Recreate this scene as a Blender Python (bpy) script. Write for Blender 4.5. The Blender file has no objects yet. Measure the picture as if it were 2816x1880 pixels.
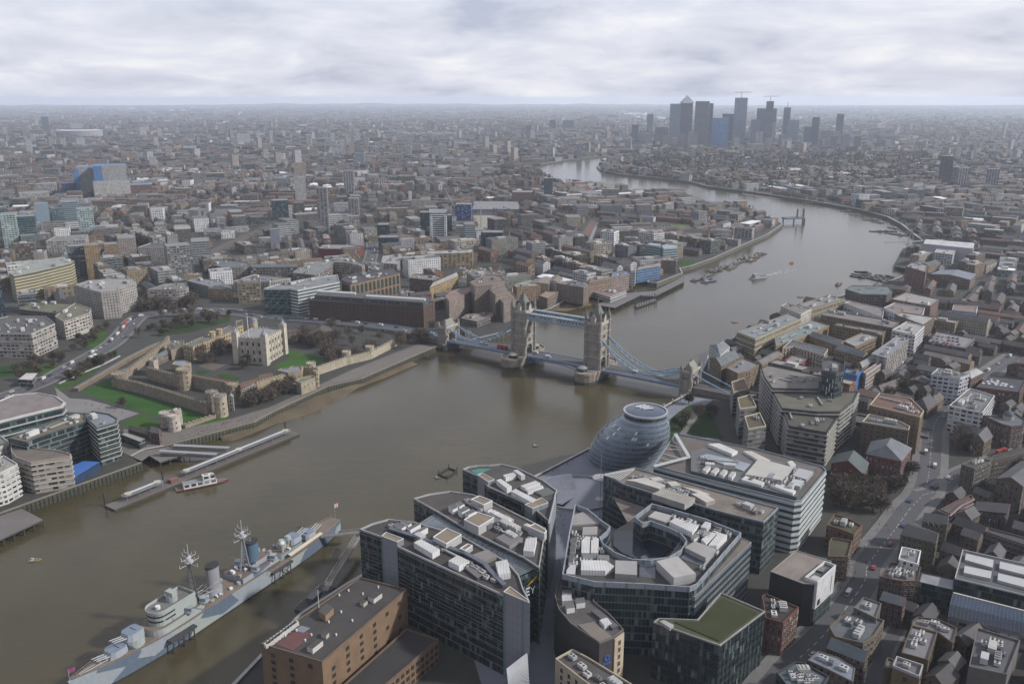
import bpy,math,random
import numpy as np
from mathutils import Vector,Matrix,geometry
random.seed(7)
RNG = np.random.default_rng(11)
SC = bpy.context.scene
COL = SC.collection
R = math.radians
PI = math.pi
# ---------------------------------------------------------------- camera
H = 247.0            # eye height above the river
PIT = R(16.0)        # looking down
FPX = 2336.5         # focal length in pixels of a 2816 px wide picture
G = 5.0              # street level above the river
cam_d = bpy.data.cameras.new('camera')
cam = bpy.data.objects.new('camera',cam_d)
COL.objects.link(cam)
cam.location = (0,0,H)
cam.rotation_euler = (PI / 2 - PIT,0,0)
cam_d.sensor_width = 36.0
cam_d.lens = FPX / 2816 * 36.0
cam_d.clip_start = 1.0
cam_d.clip_end = 200000.0
SC.camera = cam
SC.render.resolution_x,SC.render.resolution_y = 1024,683
# ---------------------------------------------------------------- exposure
SC.view_settings.view_transform = 'Standard'
SC.view_settings.look = 'None'
SC.view_settings.exposure = 0.3
SC.view_settings.gamma = 1.0
SC.cycles.max_bounces = 6
SC.cycles.diffuse_bounces = 2
SC.cycles.glossy_bounces = 3
SC.cycles.volume_bounces = 2
SC.cycles.use_denoising = True
# ---------------------------------------------------------------- sun and sky
SUN_AZ,SUN_EL = R(97.0),R(34.0)     # azimuth clockwise from the view direction
sun_d = bpy.data.lights.new('sun','SUN')
sun_d.energy = 4.3
sun_d.angle = R(3.0)
sun_d.color = (1.0,0.97,0.92)
sun = bpy.data.objects.new('sun',sun_d)
COL.objects.link(sun)
_sd = Vector((math.sin(SUN_AZ) * math.cos(SUN_EL),math.cos(SUN_AZ) * math.cos(SUN_EL),math.sin(SUN_EL)))
sun.rotation_euler = _sd.to_track_quat('Z','Y').to_euler()
sun.location = _sd * 900
W = bpy.data.worlds.new('World')
SC.world = W
W.use_nodes = True
_n = W.node_tree.nodes
_l = W.node_tree.links
_n.clear()
_out = _n.new('ShaderNodeOutputWorld')
_sky = _n.new('ShaderNodeTexSky')
_sky.sky_type = 'NISHITA'
_sky.sun_disc = False
_sky.sun_elevation = SUN_EL
_sky.sun_rotation = SUN_AZ
_sky.dust_density = 3.0
_bg1 = _n.new('ShaderNodeBackground')
_bg1.inputs['Strength'].default_value = 0.1
_l.new(_sky.outputs[0],_bg1.inputs['Color'])
_tc = _n.new('ShaderNodeTexCoord')
_sx = _n.new('ShaderNodeSeparateXYZ')
_l.new(_tc.outputs['Generated'],_sx.inputs[0])
def _math(op,a,b=None,nodes=_n,links=_l,c=None):
 m = nodes.new('ShaderNodeMath')
 m.operation = op
 for i,v in enumerate((a,b,c)):
  if v is None:
   continue
  if isinstance(v,(int,float)):
   m.inputs[i].default_value = v
  else:
   links.new(v,m.inputs[i])
 return m.outputs[0]
# a cloud deck seen at a low angle: the direction is laid out on a flat layer overhead
_zz = _math('ADD',_math('MAXIMUM',_sx.outputs[2],0.0),0.2)
_cx = _math('DIVIDE',_sx.outputs[0],_zz)
_cy = _math('DIVIDE',_sx.outputs[1],_zz)
_cb = _n.new('ShaderNodeCombineXYZ')
_l.new(_cx,_cb.inputs[0])
_l.new(_math('MULTIPLY',_cy,0.95),_cb.inputs[1])
_n1 = _n.new('ShaderNodeTexNoise')
_n1.inputs['Scale'].default_value = 1.7
_n1.inputs['Detail'].default_value = 9
_n1.inputs['Roughness'].default_value = 0.56
_n1.inputs['Distortion'].default_value = 0.35
_l.new(_cb.outputs[0],_n1.inputs['Vector'])
_n2 = _n.new('ShaderNodeTexNoise')
_n2.inputs['Scale'].default_value = 0.33
_n2.inputs['Detail'].default_value = 3
_l.new(_cb.outputs[0],_n2.inputs['Vector'])
_cf = _math('ADD',_math('MULTIPLY',_n1.outputs[0],0.75),_math('MULTIPLY',_n2.outputs[0],0.25))
_rp = _n.new('ShaderNodeValToRGB')
_l.new(_cf,_rp.inputs[0])
_e = _rp.color_ramp.elements
_e[0].position,_e[0].color = 0.35,(0.50,0.535,0.67,1)
_e[1].position,_e[1].color = 0.66,(0.97,0.96,0.98,1)
_q = _e.new(0.44)
_q.color = (0.66,0.68,0.79,1)
_q = _e.new(0.52)
_q.color = (0.75,0.77,0.87,1)
_bg2 = _n.new('ShaderNodeBackground')
_bg2.inputs['Strength'].default_value = 0.9
_l.new(_rp.outputs[0],_bg2.inputs['Color'])
_mx = _n.new('ShaderNodeMixShader')
_mx.inputs[0].default_value = 0.86
_l.new(_bg1.outputs[0],_mx.inputs[1])
_l.new(_bg2.outputs[0],_mx.inputs[2])
_l.new(_mx.outputs[0],_out.inputs['Surface'])
# ---------------------------------------------------------------- pixel of the photograph <-> point of the place
_C,_S = math.cos(PIT),math.sin(PIT)
def U(px,py,z=G):
 """point at height z seen at pixel px, py of the 2816 x 1880 photograph"""
 dx,dy = (px - 1408) / FPX,-(py - 940) / FPX
 t = (z - H) / (-_S + dy * _C)
 return Vector((dx * t,(_C + dy * _S) * t,z))
def hz(p,py):
 """height of a point above ground point p that is seen at row py"""
 k = -(py - 940) / FPX
 return H + p[1] * (k * _C - _S) / (_C + k * _S)
def to_px(p):
 h = p[2] - H
 zc = p[1] * _C - h * _S
 return 1408 + FPX * p[0] / zc,940 - FPX * (p[1] * _S + h * _C) / zc
def zoomed(ox,oy,s):
 return lambda pts,z=G: [U(ox + x * s,oy + y * s,z) for x,y in pts]
# ---------------------------------------------------------------- materials: every face carries its own paint in «Col»
MATS = {}
def _newmat(name):
 m = bpy.data.materials.new(name)
 m.use_nodes = True
 nt = m.node_tree
 b = nt.nodes['Principled BSDF']
 MATS[name] = m
 return m,nt.nodes,nt.links,b
def _noise(n,l,scale,detail=4,vec=None,rough=0.55):
 t = n.new('ShaderNodeTexNoise')
 t.inputs['Scale'].default_value = scale
 t.inputs['Detail'].default_value = detail
 t.inputs['Roughness'].default_value = rough
 if vec is not None:
  l.new(vec,t.inputs['Vector'])
 return t.outputs[0]
def _attr(n):
 a = n.new('ShaderNodeAttribute')
 a.attribute_name = 'Col'
 s = n.new('ShaderNodeVectorMath')
 s.operation = 'SCALE'
 s.inputs['Scale'].default_value = 0.57
 n.id_data.links.new(a.outputs['Color'],s.inputs[0])
 return s.outputs[0]
def _mixc(n,l,f,a,b,mode='MIX'):
 m = n.new('ShaderNodeMix')
 m.data_type = 'RGBA'
 m.blend_type = mode
 for s,v in ((m.inputs[0],f),(m.inputs[6],a),(m.inputs[7],b)):
  if isinstance(v,(int,float)):
   s.default_value = v
  elif isinstance(v,tuple):
   s.default_value = v
  else:
   l.new(v,s)
 return m.outputs[2]
def plain(name,rough=0.8,metal=0.0,stain=0.25,scale=0.15,spec=0.5,fine=1.2):
 m,n,l,b = _newmat(name)
 geo = n.new('ShaderNodeNewGeometry').outputs['Position']
 a = _noise(n,l,scale,5,geo)
 f = _noise(n,l,fine,3,geo)
 v = _math('ADD',_math('MULTIPLY',a,0.6,n,l),_math('MULTIPLY',f,0.4,n,l),n,l)
 mr = n.new('ShaderNodeMapRange')
 mr.inputs[1].default_value,mr.inputs[2].default_value = 0.3,0.7
 mr.inputs[3].default_value,mr.inputs[4].default_value = 1 - stain,1 + stain
 l.new(v,mr.inputs[0])
 cc = n.new('ShaderNodeCombineColor')
 for i in range(3):
  l.new(mr.outputs[0],cc.inputs[i])
 l.new(_mixc(n,l,1.0,_attr(n),cc.outputs[0],'MULTIPLY'),b.inputs['Base Color'])
 b.inputs['Roughness'].default_value = rough
 b.inputs['Metallic'].default_value = metal
 b.inputs['Specular IOR Level'].default_value = spec
 return m
def facade(name,bay,floor,x0,x1,y0,y1,glass=(0.016,0.019,0.023),blind=(0.17,0.18,0.19),lit=0.25,rough=0.12,stain=0.22,top=0.0):
 """wall with a grid of windows; UV is metres along the wall and metres up"""
 m,n,l,b = _newmat(name)
 uv = n.new('ShaderNodeUVMap').outputs[0]
 s = n.new('ShaderNodeSeparateXYZ')
 l.new(uv,s.inputs[0])
 M = lambda op,a,c=None: _math(op,a,c,n,l)
 u,v = M('DIVIDE',s.outputs[0],bay),M('DIVIDE',s.outputs[1],floor)
 fu,fv = M('FRACT',u),M('FRACT',v)
 k = M('MULTIPLY',M('MULTIPLY',M('GREATER_THAN',fu,x0),M('LESS_THAN',fu,x1)),M('MULTIPLY',M('GREATER_THAN',fv,y0),M('LESS_THAN',fv,y1)))
 cb = n.new('ShaderNodeCombineXYZ')
 l.new(M('FLOOR',u),cb.inputs[0])
 l.new(M('FLOOR',v),cb.inputs[1])
 oi = n.new('ShaderNodeObjectInfo').outputs['Random']
 l.new(M('MULTIPLY',oi,97.0),cb.inputs[2])
 wn = n.new('ShaderNodeTexWhiteNoise')
 wn.noise_dimensions = '3D'
 l.new(cb.outputs[0],wn.inputs['Vector'])
 gl = _mixc(n,l,M('MULTIPLY',M('POWER',wn.outputs[0],1.0 / max(lit,0.01) * 0.9),1.0),(*glass,1),(*blind,1))
 geo = n.new('ShaderNodeNewGeometry').outputs['Position']
 mr = n.new('ShaderNodeMapRange')
 mr.inputs[1].default_value,mr.inputs[2].default_value = 0.3,0.7
 mr.inputs[3].default_value,mr.inputs[4].default_value = 1 - stain,1 + stain
 l.new(_noise(n,l,0.12,6,geo),mr.inputs[0])
 cc = n.new('ShaderNodeCombineColor')
 for i in range(3):
  l.new(mr.outputs[0],cc.inputs[i])
 wall = _mixc(n,l,1.0,_attr(n),cc.outputs[0],'MULTIPLY')
 l.new(_mixc(n,l,k,wall,gl),b.inputs['Base Color'])
 l.new(M('SUBTRACT',0.82,M('MULTIPLY',k,0.82 - rough)),b.inputs['Roughness'])
 return m
plain('paint',0.55,stain=0.12)
plain('stone',0.9,stain=0.38,scale=0.25)
plain('brick',0.92,stain=0.28,scale=0.2)
plain('concrete',0.88,stain=0.25)
plain('roofing',0.85,stain=0.32,scale=0.11,fine=0.9)
plain('steel',0.4,0.35,stain=0.1)
plain('asphalt',0.9,stain=0.2,scale=0.05)
plain('timber',0.85,stain=0.3,fine=2.5)
plain('foliage',0.9,stain=0.4,scale=0.2,spec=0.2)
plain('lawn',0.95,stain=0.35,scale=0.06,spec=0.15)
plain('glazing',0.08,stain=0.3,scale=0.08,spec=0.6,fine=0.35)
facade('punched',3.1,3.3,0.3,0.7,0.28,0.78)
facade('small_windows',2.4,3.0,0.3,0.68,0.3,0.75)
facade('wide_windows',4.2,3.4,0.14,0.86,0.3,0.82,blind=(0.3,0.33,0.34))
facade('ribbon',1.5,3.6,0.05,0.95,0.38,0.9,glass=(0.025,0.035,0.042),blind=(0.12,0.15,0.16))
facade('curtain',1.5,3.8,0.05,0.96,0.1,0.93,glass=(0.011,0.019,0.022),blind=(0.11,0.145,0.145),lit=0.11,rough=0.06)
facade('balconies',6.5,3.1,0.08,0.62,0.12,0.85,glass=(0.04,0.04,0.045),blind=(0.2,0.2,0.2))
facade('georgian',2.6,3.5,0.32,0.68,0.25,0.8,glass=(0.02,0.02,0.025),blind=(0.35,0.35,0.34),lit=0.2)
facade('tower_grid',3.0,2.9,0.22,0.86,0.3,0.85,glass=(0.03,0.035,0.05),blind=(0.2,0.2,0.22))
facade('ribbed',1.3,60.0,0.0,0.14,0.0,1.0,glass=(0.2,0.2,0.2),blind=(0.26,0.26,0.26),rough=0.7,stain=0.15)
facade('stripes',60.0,3.7,0.0,1.0,0.36,1.0,glass=(0.03,0.045,0.05),blind=(0.05,0.07,0.075),rough=0.1)
# ---------------------------------------------------------------- mesh builder
class MB:
 def __init__(s):
  s.v,s.f,s.m,s.c,s.uv = [],[],[],[],[]
  s.mats = []
 def mi(s,mat):
  if mat not in s.mats:
   s.mats.append(mat)
  return s.mats.index(mat)
 def face(s,pts,mat,col,uv=None):
  i = len(s.v)
  s.v.extend((p[0],p[1],p[2]) for p in pts)
  s.f.append(tuple(range(i,i + len(pts))))
  s.m.append(s.mi(mat))
  s.c.append(col)
  if uv is None:
   a,b,c = Vector(pts[0]),Vector(pts[1]),Vector(pts[2])
   nn = (b - a).cross(c - a)
   if abs(nn.z) > max(abs(nn.x),abs(nn.y)):
    uv = [(p[0],p[1]) for p in pts]
   else:
    d = Vector((nn.y,-nn.x,0))
    d = -d.normalized() if d.length > 1e-9 else Vector((1,0,0))
    uv = [(p[0] * d.x + p[1] * d.y,p[2]) for p in pts]
  s.uv.append(uv)
  return s
 def prism(s,poly,z0,z1,mat,col,tmat=None,tcol=None,cap=True,bottom=False,u0=0.0,seg=None):
  """upright walls on a counter-clockwise outline, UV in metres, flat top"""
  poly = ccw(poly)
  u = u0
  for i in range(len(poly)):
   a,b = poly[i],poly[(i + 1) % len(poly)]
   d = math.hypot(b[0] - a[0],b[1] - a[1])
   s.face([(a[0],a[1],z0),(b[0],b[1],z0),(b[0],b[1],z1),(a[0],a[1],z1)],mat,col,[(u,0),(u + d,0),(u + d,z1 - z0),(u,z1 - z0)])
   u = math.ceil((u + d) / 3.0) * 3.0 if seg is None else u + d
  if cap:
   s.poly([(p[0],p[1],z1) for p in poly],tmat or mat,tcol or col)
  if bottom:
   s.poly([(p[0],p[1],z0) for p in reversed(poly)],tmat or mat,tcol or col)
  return s
 def poly(s,pts,mat,col):
  if len(pts) <= 4:
   return s.face(pts,mat,col,[(p[0],p[1]) for p in pts])
  tr = geometry.tessellate_polygon([[Vector(p) for p in pts]])
  for t in tr:
   q = [pts[i] for i in t]
   nn = (Vector(q[1]) - Vector(q[0])).cross(Vector(q[2]) - Vector(q[0]))
   if nn.z < 0:
    q.reverse()
   s.face(q,mat,col,[(p[0],p[1]) for p in q])
  return s
 def box(s,x,y,z,sx,sy,sz,mat,col,rot=0.0,tmat=None,tcol=None):
  """box standing on z, centred on x, y"""
  s.prism(rect(x,y,sx,sy,rot),z,z + sz,mat,col,tmat,tcol)
  return s
 def bar(s,a,b,w,h,mat,col):
  """square bar from a to b"""
  a,b = Vector(a),Vector(b)
  d = (b - a).normalized()
  side = d.cross(Vector((0,0,1)))
  side = side.normalized() if side.length > 1e-6 else Vector((1,0,0))
  up = side.cross(d)
  q = [(-w / 2,-h / 2),(w / 2,-h / 2),(w / 2,h / 2),(-w / 2,h / 2)]
  A = [a + side * i + up * j for i,j in q]
  B = [b + side * i + up * j for i,j in q]
  for i in range(4):
   j = (i + 1) % 4
   s.face([A[i],A[j],B[j],B[i]],mat,col)
  s.face(A[::-1],mat,col)
  s.face(B,mat,col)
  return s
 def cyl(s,x,y,z0,z1,r,mat,col,n=12,r2=None,tmat=None,tcol=None,a0=0.0):
  r2 = r if r2 is None else r2
  P = [(math.cos(a0 + 2 * PI * i / n),math.sin(a0 + 2 * PI * i / n)) for i in range(n)]
  for i in range(n):
   j = (i + 1) % n
   a,b = P[i],P[j]
   u0,u1 = r * 2 * PI * i / n,r * 2 * PI * (i + 1) / n
   q = [(x + a[0] * r,y + a[1] * r,z0),(x + b[0] * r,y + b[1] * r,z0)]
   uv = [(u0,0),(u1,0)]
   if r2 > 1e-4:
    q += [(x + b[0] * r2,y + b[1] * r2,z1),(x + a[0] * r2,y + a[1] * r2,z1)]
    uv += [(u1,z1 - z0),(u0,z1 - z0)]
   else:
    q += [(x,y,z1)]
    uv += [(u0,z1 - z0)]
   s.face(q,mat,col,uv)
  if r2 > 1e-4:
   s.poly([(x + a[0] * r2,y + a[1] * r2,z1) for a in P],tmat or mat,tcol or col)
  return s
 def rod(s,a,b,r,mat,col,n=6,r2=None):
  a,b = Vector(a),Vector(b)
  r2 = r if r2 is None else r2
  d = (b - a).normalized()
  e = d.cross(Vector((0,0,1)) if abs(d.z) < 0.95 else Vector((1,0,0))).normalized()
  f = d.cross(e)
  for i in range(n):
   t0,t1 = 2 * PI * i / n,2 * PI * (i + 1) / n
   o0,o1 = e * math.cos(t0) + f * math.sin(t0),e * math.cos(t1) + f * math.sin(t1)
   s.face([a + o1 * r,a + o0 * r,b + o0 * r2,b + o1 * r2],mat,col)
  s.face([b + (e * math.cos(2 * PI * i / n) + f * math.sin(2 * PI * i / n)) * r2 for i in range(n)][::-1],mat,col)
  return s
 def dome(s,x,y,z,r,mat,col,n=12,k=4,hh=None,a1=PI / 2):
  hh = r if hh is None else hh
  for j in range(k):
   t0,t1 = a1 * j / k,a1 * (j + 1) / k
   for i in range(n):
    p0,p1 = 2 * PI * i / n,2 * PI * (i + 1) / n
    q = lambda p,t: (x + r * math.cos(t) * math.cos(p),y + r * math.cos(t) * math.sin(p),z + hh * math.sin(t))
    s.face([q(p0,t0),q(p1,t0),q(p1,t1)] + ([q(p0,t1)] if j < k - 1 else []),mat,col)
  return s
 def gable(s,r4,z0,z1,mat,col,rmat,rcol,rise=3.0,over=0.25,hip=0.0,walls=True):
  """rectangle r4 (a,b,c,d with ab the long side): walls and a pitched roof along ab"""
  a,b,c,d = [Vector((p[0],p[1],0)) for p in r4]
  if walls:
   s.prism([a,b,c,d],z0,z1,mat,col,cap=False)
  m0,m1 = (a + d) / 2,(b + c) / 2
  ax = (m1 - m0)
  L = ax.length
  ax.normalize()
  r0,r1 = m0 + ax * L * hip,m1 - ax * L * hip
  up = lambda p,z: (p.x,p.y,z)
  zr = z1 + rise
  n = (d - a).normalized() * over
  s.face([up(a - n,z1),up(b - n,z1),up(r1,zr),up(r0,zr)],rmat,rcol)
  s.face([up(c + n,z1),up(d + n,z1),up(r0,zr),up(r1,zr)],rmat,rcol)
  gm,gc = (rmat,rcol) if hip else (mat,col)
  s.face([up(b,z1),up(c,z1),up(r1,zr)],gm,gc)
  s.face([up(d,z1),up(a,z1),up(r0,zr)],gm,gc)
  return s
 def ring(s,poly,z0,z1,w,mat,col):
  """upright parapet of thickness w just inside an outline"""
  poly = ccw(poly)
  inn = inset(poly,w)
  n = len(poly)
  for i in range(n):
   j = (i + 1) % n
   a,b,c,d = poly[i],poly[j],inn[j],inn[i]
   s.face([(a[0],a[1],z0),(b[0],b[1],z0),(b[0],b[1],z1),(a[0],a[1],z1)],mat,col)
   s.face([(c[0],c[1],z0),(d[0],d[1],z0),(d[0],d[1],z1),(c[0],c[1],z1)],mat,col)
   s.face([(a[0],a[1],z1),(b[0],b[1],z1),(c[0],c[1],z1),(d[0],d[1],z1)],mat,col)
   s.face([(d[0],d[1],z0),(c[0],c[1],z0),(b[0],b[1],z0),(a[0],a[1],z0)],mat,col)
  return s
 def build(s,name,parent=None,origin=None,smooth=False):
  me = bpy.data.meshes.new(name)
  o3 = Vector(origin) if origin is not None else (parent_world(parent) if parent is not None else Vector((0,0,0)))
  v = np.array(s.v,dtype=np.float64).reshape(-1,3) - np.array(o3)
  me.from_pydata(v.tolist(),[],s.f)
  finish(me,s.m,s.c,s.uv,s.mats)
  if smooth:
   me.polygons.foreach_set('use_smooth',[True] * len(s.f))
  ob = bpy.data.objects.new(name,me)
  COL.objects.link(ob)
  if parent is not None:
   ob.parent = parent
   KIDS.setdefault(parent.name,[]).append(ob)
  else:
   ob.location = o3
  return ob
def finish(me,m,c,uv,mats):
 me.polygons.foreach_set('material_index',m)
 n = np.fromiter((p.loop_total for p in me.polygons),dtype=np.int32,count=len(me.polygons))
 ca = np.ones((len(c),4),dtype=np.float32)
 ca[:,:3] = np.array([x[:3] for x in c],dtype=np.float32).reshape(-1,3)
 at = me.color_attributes.new('Col','FLOAT_COLOR','CORNER')
 at.data.foreach_set('color',np.repeat(ca,n,axis=0).ravel())
 ul = me.uv_layers.new(name='UVMap')
 flat = [k for q in uv for t in q for k in (t[0],t[1])]
 ul.data.foreach_set('uv',flat)
 for k in mats:
  me.materials.append(MATS[k])
def parent_world(p):
 v = Vector((0,0,0))
 while p is not None:
  v = v + p.location
  p = p.parent
 return v
def area2(p):
 return sum(p[i][0] * p[(i + 1) % len(p)][1] - p[(i + 1) % len(p)][0] * p[i][1] for i in range(len(p)))
def ccw(p):
 return list(p) if area2(p) > 0 else list(reversed(p))
def inset(poly,w):
 n = len(poly)
 out = []
 for i in range(n):
  a,b,c = (Vector((poly[k % n][0],poly[k % n][1])) for k in (i - 1,i,i + 1))
  d1,d2 = (b - a),(c - b)
  if d1.length < 1e-6 or d2.length < 1e-6:
   out.append((b.x,b.y))
   continue
  d1.normalize()
  d2.normalize()
  n1,n2 = Vector((-d1.y,d1.x)),Vector((-d2.y,d2.x))
  m = n1 + n2
  k = max(0.35,1 + n1.dot(n2))
  q = b + m * (w / k)
  out.append((q.x,q.y))
 return out
def rect(x,y,sx,sy,rot=0.0):
 c,s = math.cos(rot),math.sin(rot)
 return [(x + i * sx / 2 * c - j * sy / 2 * s,y + i * sx / 2 * s + j * sy / 2 * c) for i,j in ((-1,-1),(1,-1),(1,1),(-1,1))]
def lerp(a,b,t):
 return Vector(a) * (1 - t) + Vector(b) * t
def tag(o,label,cat,group=None,kind=None):
 if label:
  o['label'] = label
 if cat:
  o['category'] = cat
 if group:
  o['group'] = group
 if kind:
  o['kind'] = kind
 return o
def thing(name,label,cat,loc,group=None):
 o = bpy.data.objects.new(name,None)
 COL.objects.link(o)
 o.location = (loc[0],loc[1],loc[2] if len(loc) > 2 else G)
 o.empty_display_size = 1.0
 return tag(o,label,cat,group)
def copy_tree(o,loc=None,rotz=None,parent=None,scale=None):
 c = o.copy()
 COL.objects.link(c)
 c.parent = parent
 if loc is not None:
  c.location = loc
 if rotz is not None:
  c.rotation_euler = (0,0,rotz)
 if scale is not None:
  c.scale = scale if not isinstance(scale,(int,float)) else (scale,) * 3
 if parent is not None:
  KIDS.setdefault(parent.name,[]).append(c)
 for ch in KIDS.get(o.name,[]):
  copy_tree(ch,parent=c)
 return c
KIDS = {}
# ---------------------------------------------------------------- which ground is already built on
CELL,OX,OY,NX,NY = 4.0,-1900.0,0.0,1000,1000
OCC = np.zeros((NX,NY),dtype=np.uint8)
def inside(poly,X,Y):
 """even-odd test of arrays of points"""
 p = [(float(a[0]),float(a[1])) for a in poly]
 r = np.zeros(X.shape,dtype=bool)
 j = len(p) - 1
 for i in range(len(p)):
  (xi,yi),(xj,yj) = p[i],p[j]
  if yi != yj:
   t = ((yi > Y) != (yj > Y)) & (X < (xj - xi) * (Y - yi) / (yj - yi) + xi)
   r ^= t
  j = i
 return r
def occupy(poly,val=1,grow=0.0):
 x = [p[0] for p in poly]
 y = [p[1] for p in poly]
 i0,i1 = int((min(x) - grow - OX) // CELL),int((max(x) + grow - OX) // CELL) + 1
 j0,j1 = int((min(y) - grow - OY) // CELL),int((max(y) + grow - OY) // CELL) + 1
 i0,j0,i1,j1 = max(i0,0),max(j0,0),min(i1,NX),min(j1,NY)
 if i1 <= i0 or j1 <= j0:
  return
 X,Y = np.meshgrid(OX + (np.arange(i0,i1) + 0.5) * CELL,OY + (np.arange(j0,j1) + 0.5) * CELL,indexing='ij')
 k = inside(poly,X,Y)
 if grow:
  g = int(math.ceil(grow / CELL))
  kk = k.copy()
  for a in range(-g,g + 1):
   for b in range(-g,g + 1):
    kk |= np.roll(np.roll(k,a,0),b,1)
  k = kk
 OCC[i0:i1,j0:j1] = np.maximum(OCC[i0:i1,j0:j1],k.astype(np.uint8) * val)
def occ_line(pts,w):
 for a,b in zip(pts[:-1],pts[1:]):
  d = Vector((b[0] - a[0],b[1] - a[1]))
  n = Vector((-d.y,d.x)).normalized() * w / 2
  occupy([(a[0] + n.x,a[1] + n.y),(b[0] + n.x,b[1] + n.y),(b[0] - n.x,b[1] - n.y),(a[0] - n.x,a[1] - n.y)])
def free(poly):
 """nothing built under the outline (tested on a 4 m raster)"""
 c = (sum(p[0] for p in poly) / len(poly),sum(p[1] for p in poly) / len(poly))
 pts = [c]
 for i in range(len(poly)):
  a,b = poly[i],poly[(i + 1) % len(poly)]
  L = math.hypot(b[0] - a[0],b[1] - a[1])
  k = max(1,int(L / 5))
  for t in range(k):
   f = t / k
   q = (a[0] + (b[0] - a[0]) * f,a[1] + (b[1] - a[1]) * f)
   pts += [q,((q[0] + c[0]) / 2,(q[1] + c[1]) / 2)]
 for x,y in pts:
  i,j = int((x - OX) // CELL),int((y - OY) // CELL)
  if 0 <= i < NX and 0 <= j < NY and OCC[i,j]:
   return False
 return True
# colours (linear)
BROWN,STOCK,REDB,DKBR = (0.15,0.105,0.075),(0.25,0.19,0.12),(0.17,0.082,0.06),(0.085,0.06,0.05)
WHITE,CREAM,PALE,GREY,DGREY,SLATE,LEAD = (0.82,0.82,0.84),(0.52,0.46,0.36),(0.42,0.41,0.40),(0.24,0.24,0.25),(0.10,0.10,0.11),(0.075,0.08,0.09),(0.2,0.205,0.22)
STONE,PORT = (0.36,0.31,0.235),(0.45,0.42,0.36)
BLUEP = (0.06,0.22,0.42)
# ================================================================ river,ground,streets,lawns
Z5 = zoomed(0,800,0.3827)          # working views of the photograph
Z6 = zoomed(600,450,0.3189)
Z7 = zoomed(1200,500,0.3189)
Z8 = zoomed(1150,800,0.3507)
ZA = zoomed(1900,500,0.39)
ZB = zoomed(1900,900,0.39)
ZT = zoomed(400,850,0.21286)
ZR = zoomed(2300,1200,0.2232)
ZS = zoomed(1880,1530,0.2232)
ZQ = zoomed(2300,900,0.2232)
ZP = zoomed(2150,800,0.2232)
ZD = zoomed(2300,1530,0.2232)
Z3 = zoomed(1800,200,0.4325)
Z2 = zoomed(900,200,0.4257)
Z1 = zoomed(0,0,0.4257)
Z4 = zoomed(0,400,0.3189)
north_px = [(115,1374),(390,1275),(362,1257),(382,1246),(400,1238),(452,1229),(700,1163),(751,1135),(900,1065),(995,1043),(1199,955),
   (1219,952),(1296,936),(1404,911),(1477,860),(1514,850),(1567,820),(1595,826),(1626,813),(1680,800),(1742,781),(1784,768),(1780,777),
   (1806,780),(1877,752),(1870,739),(1900,733),(1962,711),(2048,672),(2110,646),(2152,617),(2118,597),(2048,572),(1966,560),(1900,543),(1800,532),
   (1709,518),(1600,510),(1538,502),(1475,480),(1449,460),(1505,449),(1560,440),(1641,431),(1720,425),(1800,421),(1950,418),(2150,417),(2300,421),(2440,426)]
south_px = [(2440,430),(2300,425.5),(2150,422),(1950,422.5),(1800,426),(1713,432),(1660,443),(1641,456),(1650,467),(1709,480),(1794,488),(1900,500),(1947,513),(2042,525),(2146,540),(2232,553),
   (2362,576),(2440,597),(2479,618),(2509,642),(2535,662),(2540,664),(2482,684),(2456,731),(2493,739),(2485,758),(2446,774),(2368,795),(2321,812),(2251,830),(2142,866),(2087,896),(2025,925),(1951,972),
   (1935,1010),(1893,1082),(1616,1236),(1473,1310)]
NORTH = [U(*p) for p in north_px]
SOUTH = [U(*p) for p in south_px]
# the bank runs on straight behind and below the picture
d0 = (NORTH[0] - NORTH[1]).normalized()
NORTH = [NORTH[0] + d0 * 420] + NORTH
sb = [U(1440,1332),U(955,1606),U(826,1690),U(640,1885)]
SOUTH += sb
d1 = (sb[-1] - sb[-2]).normalized()
SOUTH.append(sb[-1] + d1 * 160)
RIVER = [(p.x,p.y) for p in NORTH + SOUTH]
def on_river(x,y):
 return bool(inside(RIVER,np.array([float(x)]),np.array([float(y)]))[0])
# ---- ground: one sheet out to the horizon with the river cut out of it
BIG = 32000.0
outer = [Vector((-BIG,-1500,G)),Vector((BIG,-1500,G)),Vector((BIG,BIG,G)),Vector((-BIG,BIG,G))]
hole = [Vector((x,y,G)) for x,y in RIVER]
tri = geometry.tessellate_polygon([outer,hole])
allp = outer + hole
gm = MB()
m_,n_,l_,b_ = _newmat('ground')
_geo = n_.new('ShaderNodeNewGeometry').outputs['Position']
_r1 = n_.new('ShaderNodeValToRGB')
l_.new(_noise(n_,l_,0.011,8,_geo,0.7),_r1.inputs[0])
_r1.color_ramp.elements[0].position,_r1.color_ramp.elements[0].color = 0.32,(0.016,0.016,0.017,1)
_r1.color_ramp.elements[1].position,_r1.color_ramp.elements[1].color = 0.68,(0.042,0.041,0.041,1)
_q = _r1.color_ramp.elements.new(0.46)
_q.color = (0.027,0.026,0.024,1)
_q = _r1.color_ramp.elements.new(0.57)
_q.color = (0.026,0.027,0.021,1)
_f2 = _noise(n_,l_,0.16,4,_geo,0.6)
l_.new(_mixc(n_,l_,0.35,_r1.outputs[0],_f2,'OVERLAY'),b_.inputs['Base Color'])
b_.inputs['Roughness'].default_value = 0.95
for t in tri:
 q = [allp[i] for i in t]
 if (q[1] - q[0]).cross(q[2] - q[0]).z < 0:
  q.reverse()
 gm.face(q,'ground',(0.08,0.08,0.08))
tag(gm.build('ground'),'dark city ground of streets and yards either side of the river',None,kind='structure')
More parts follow.
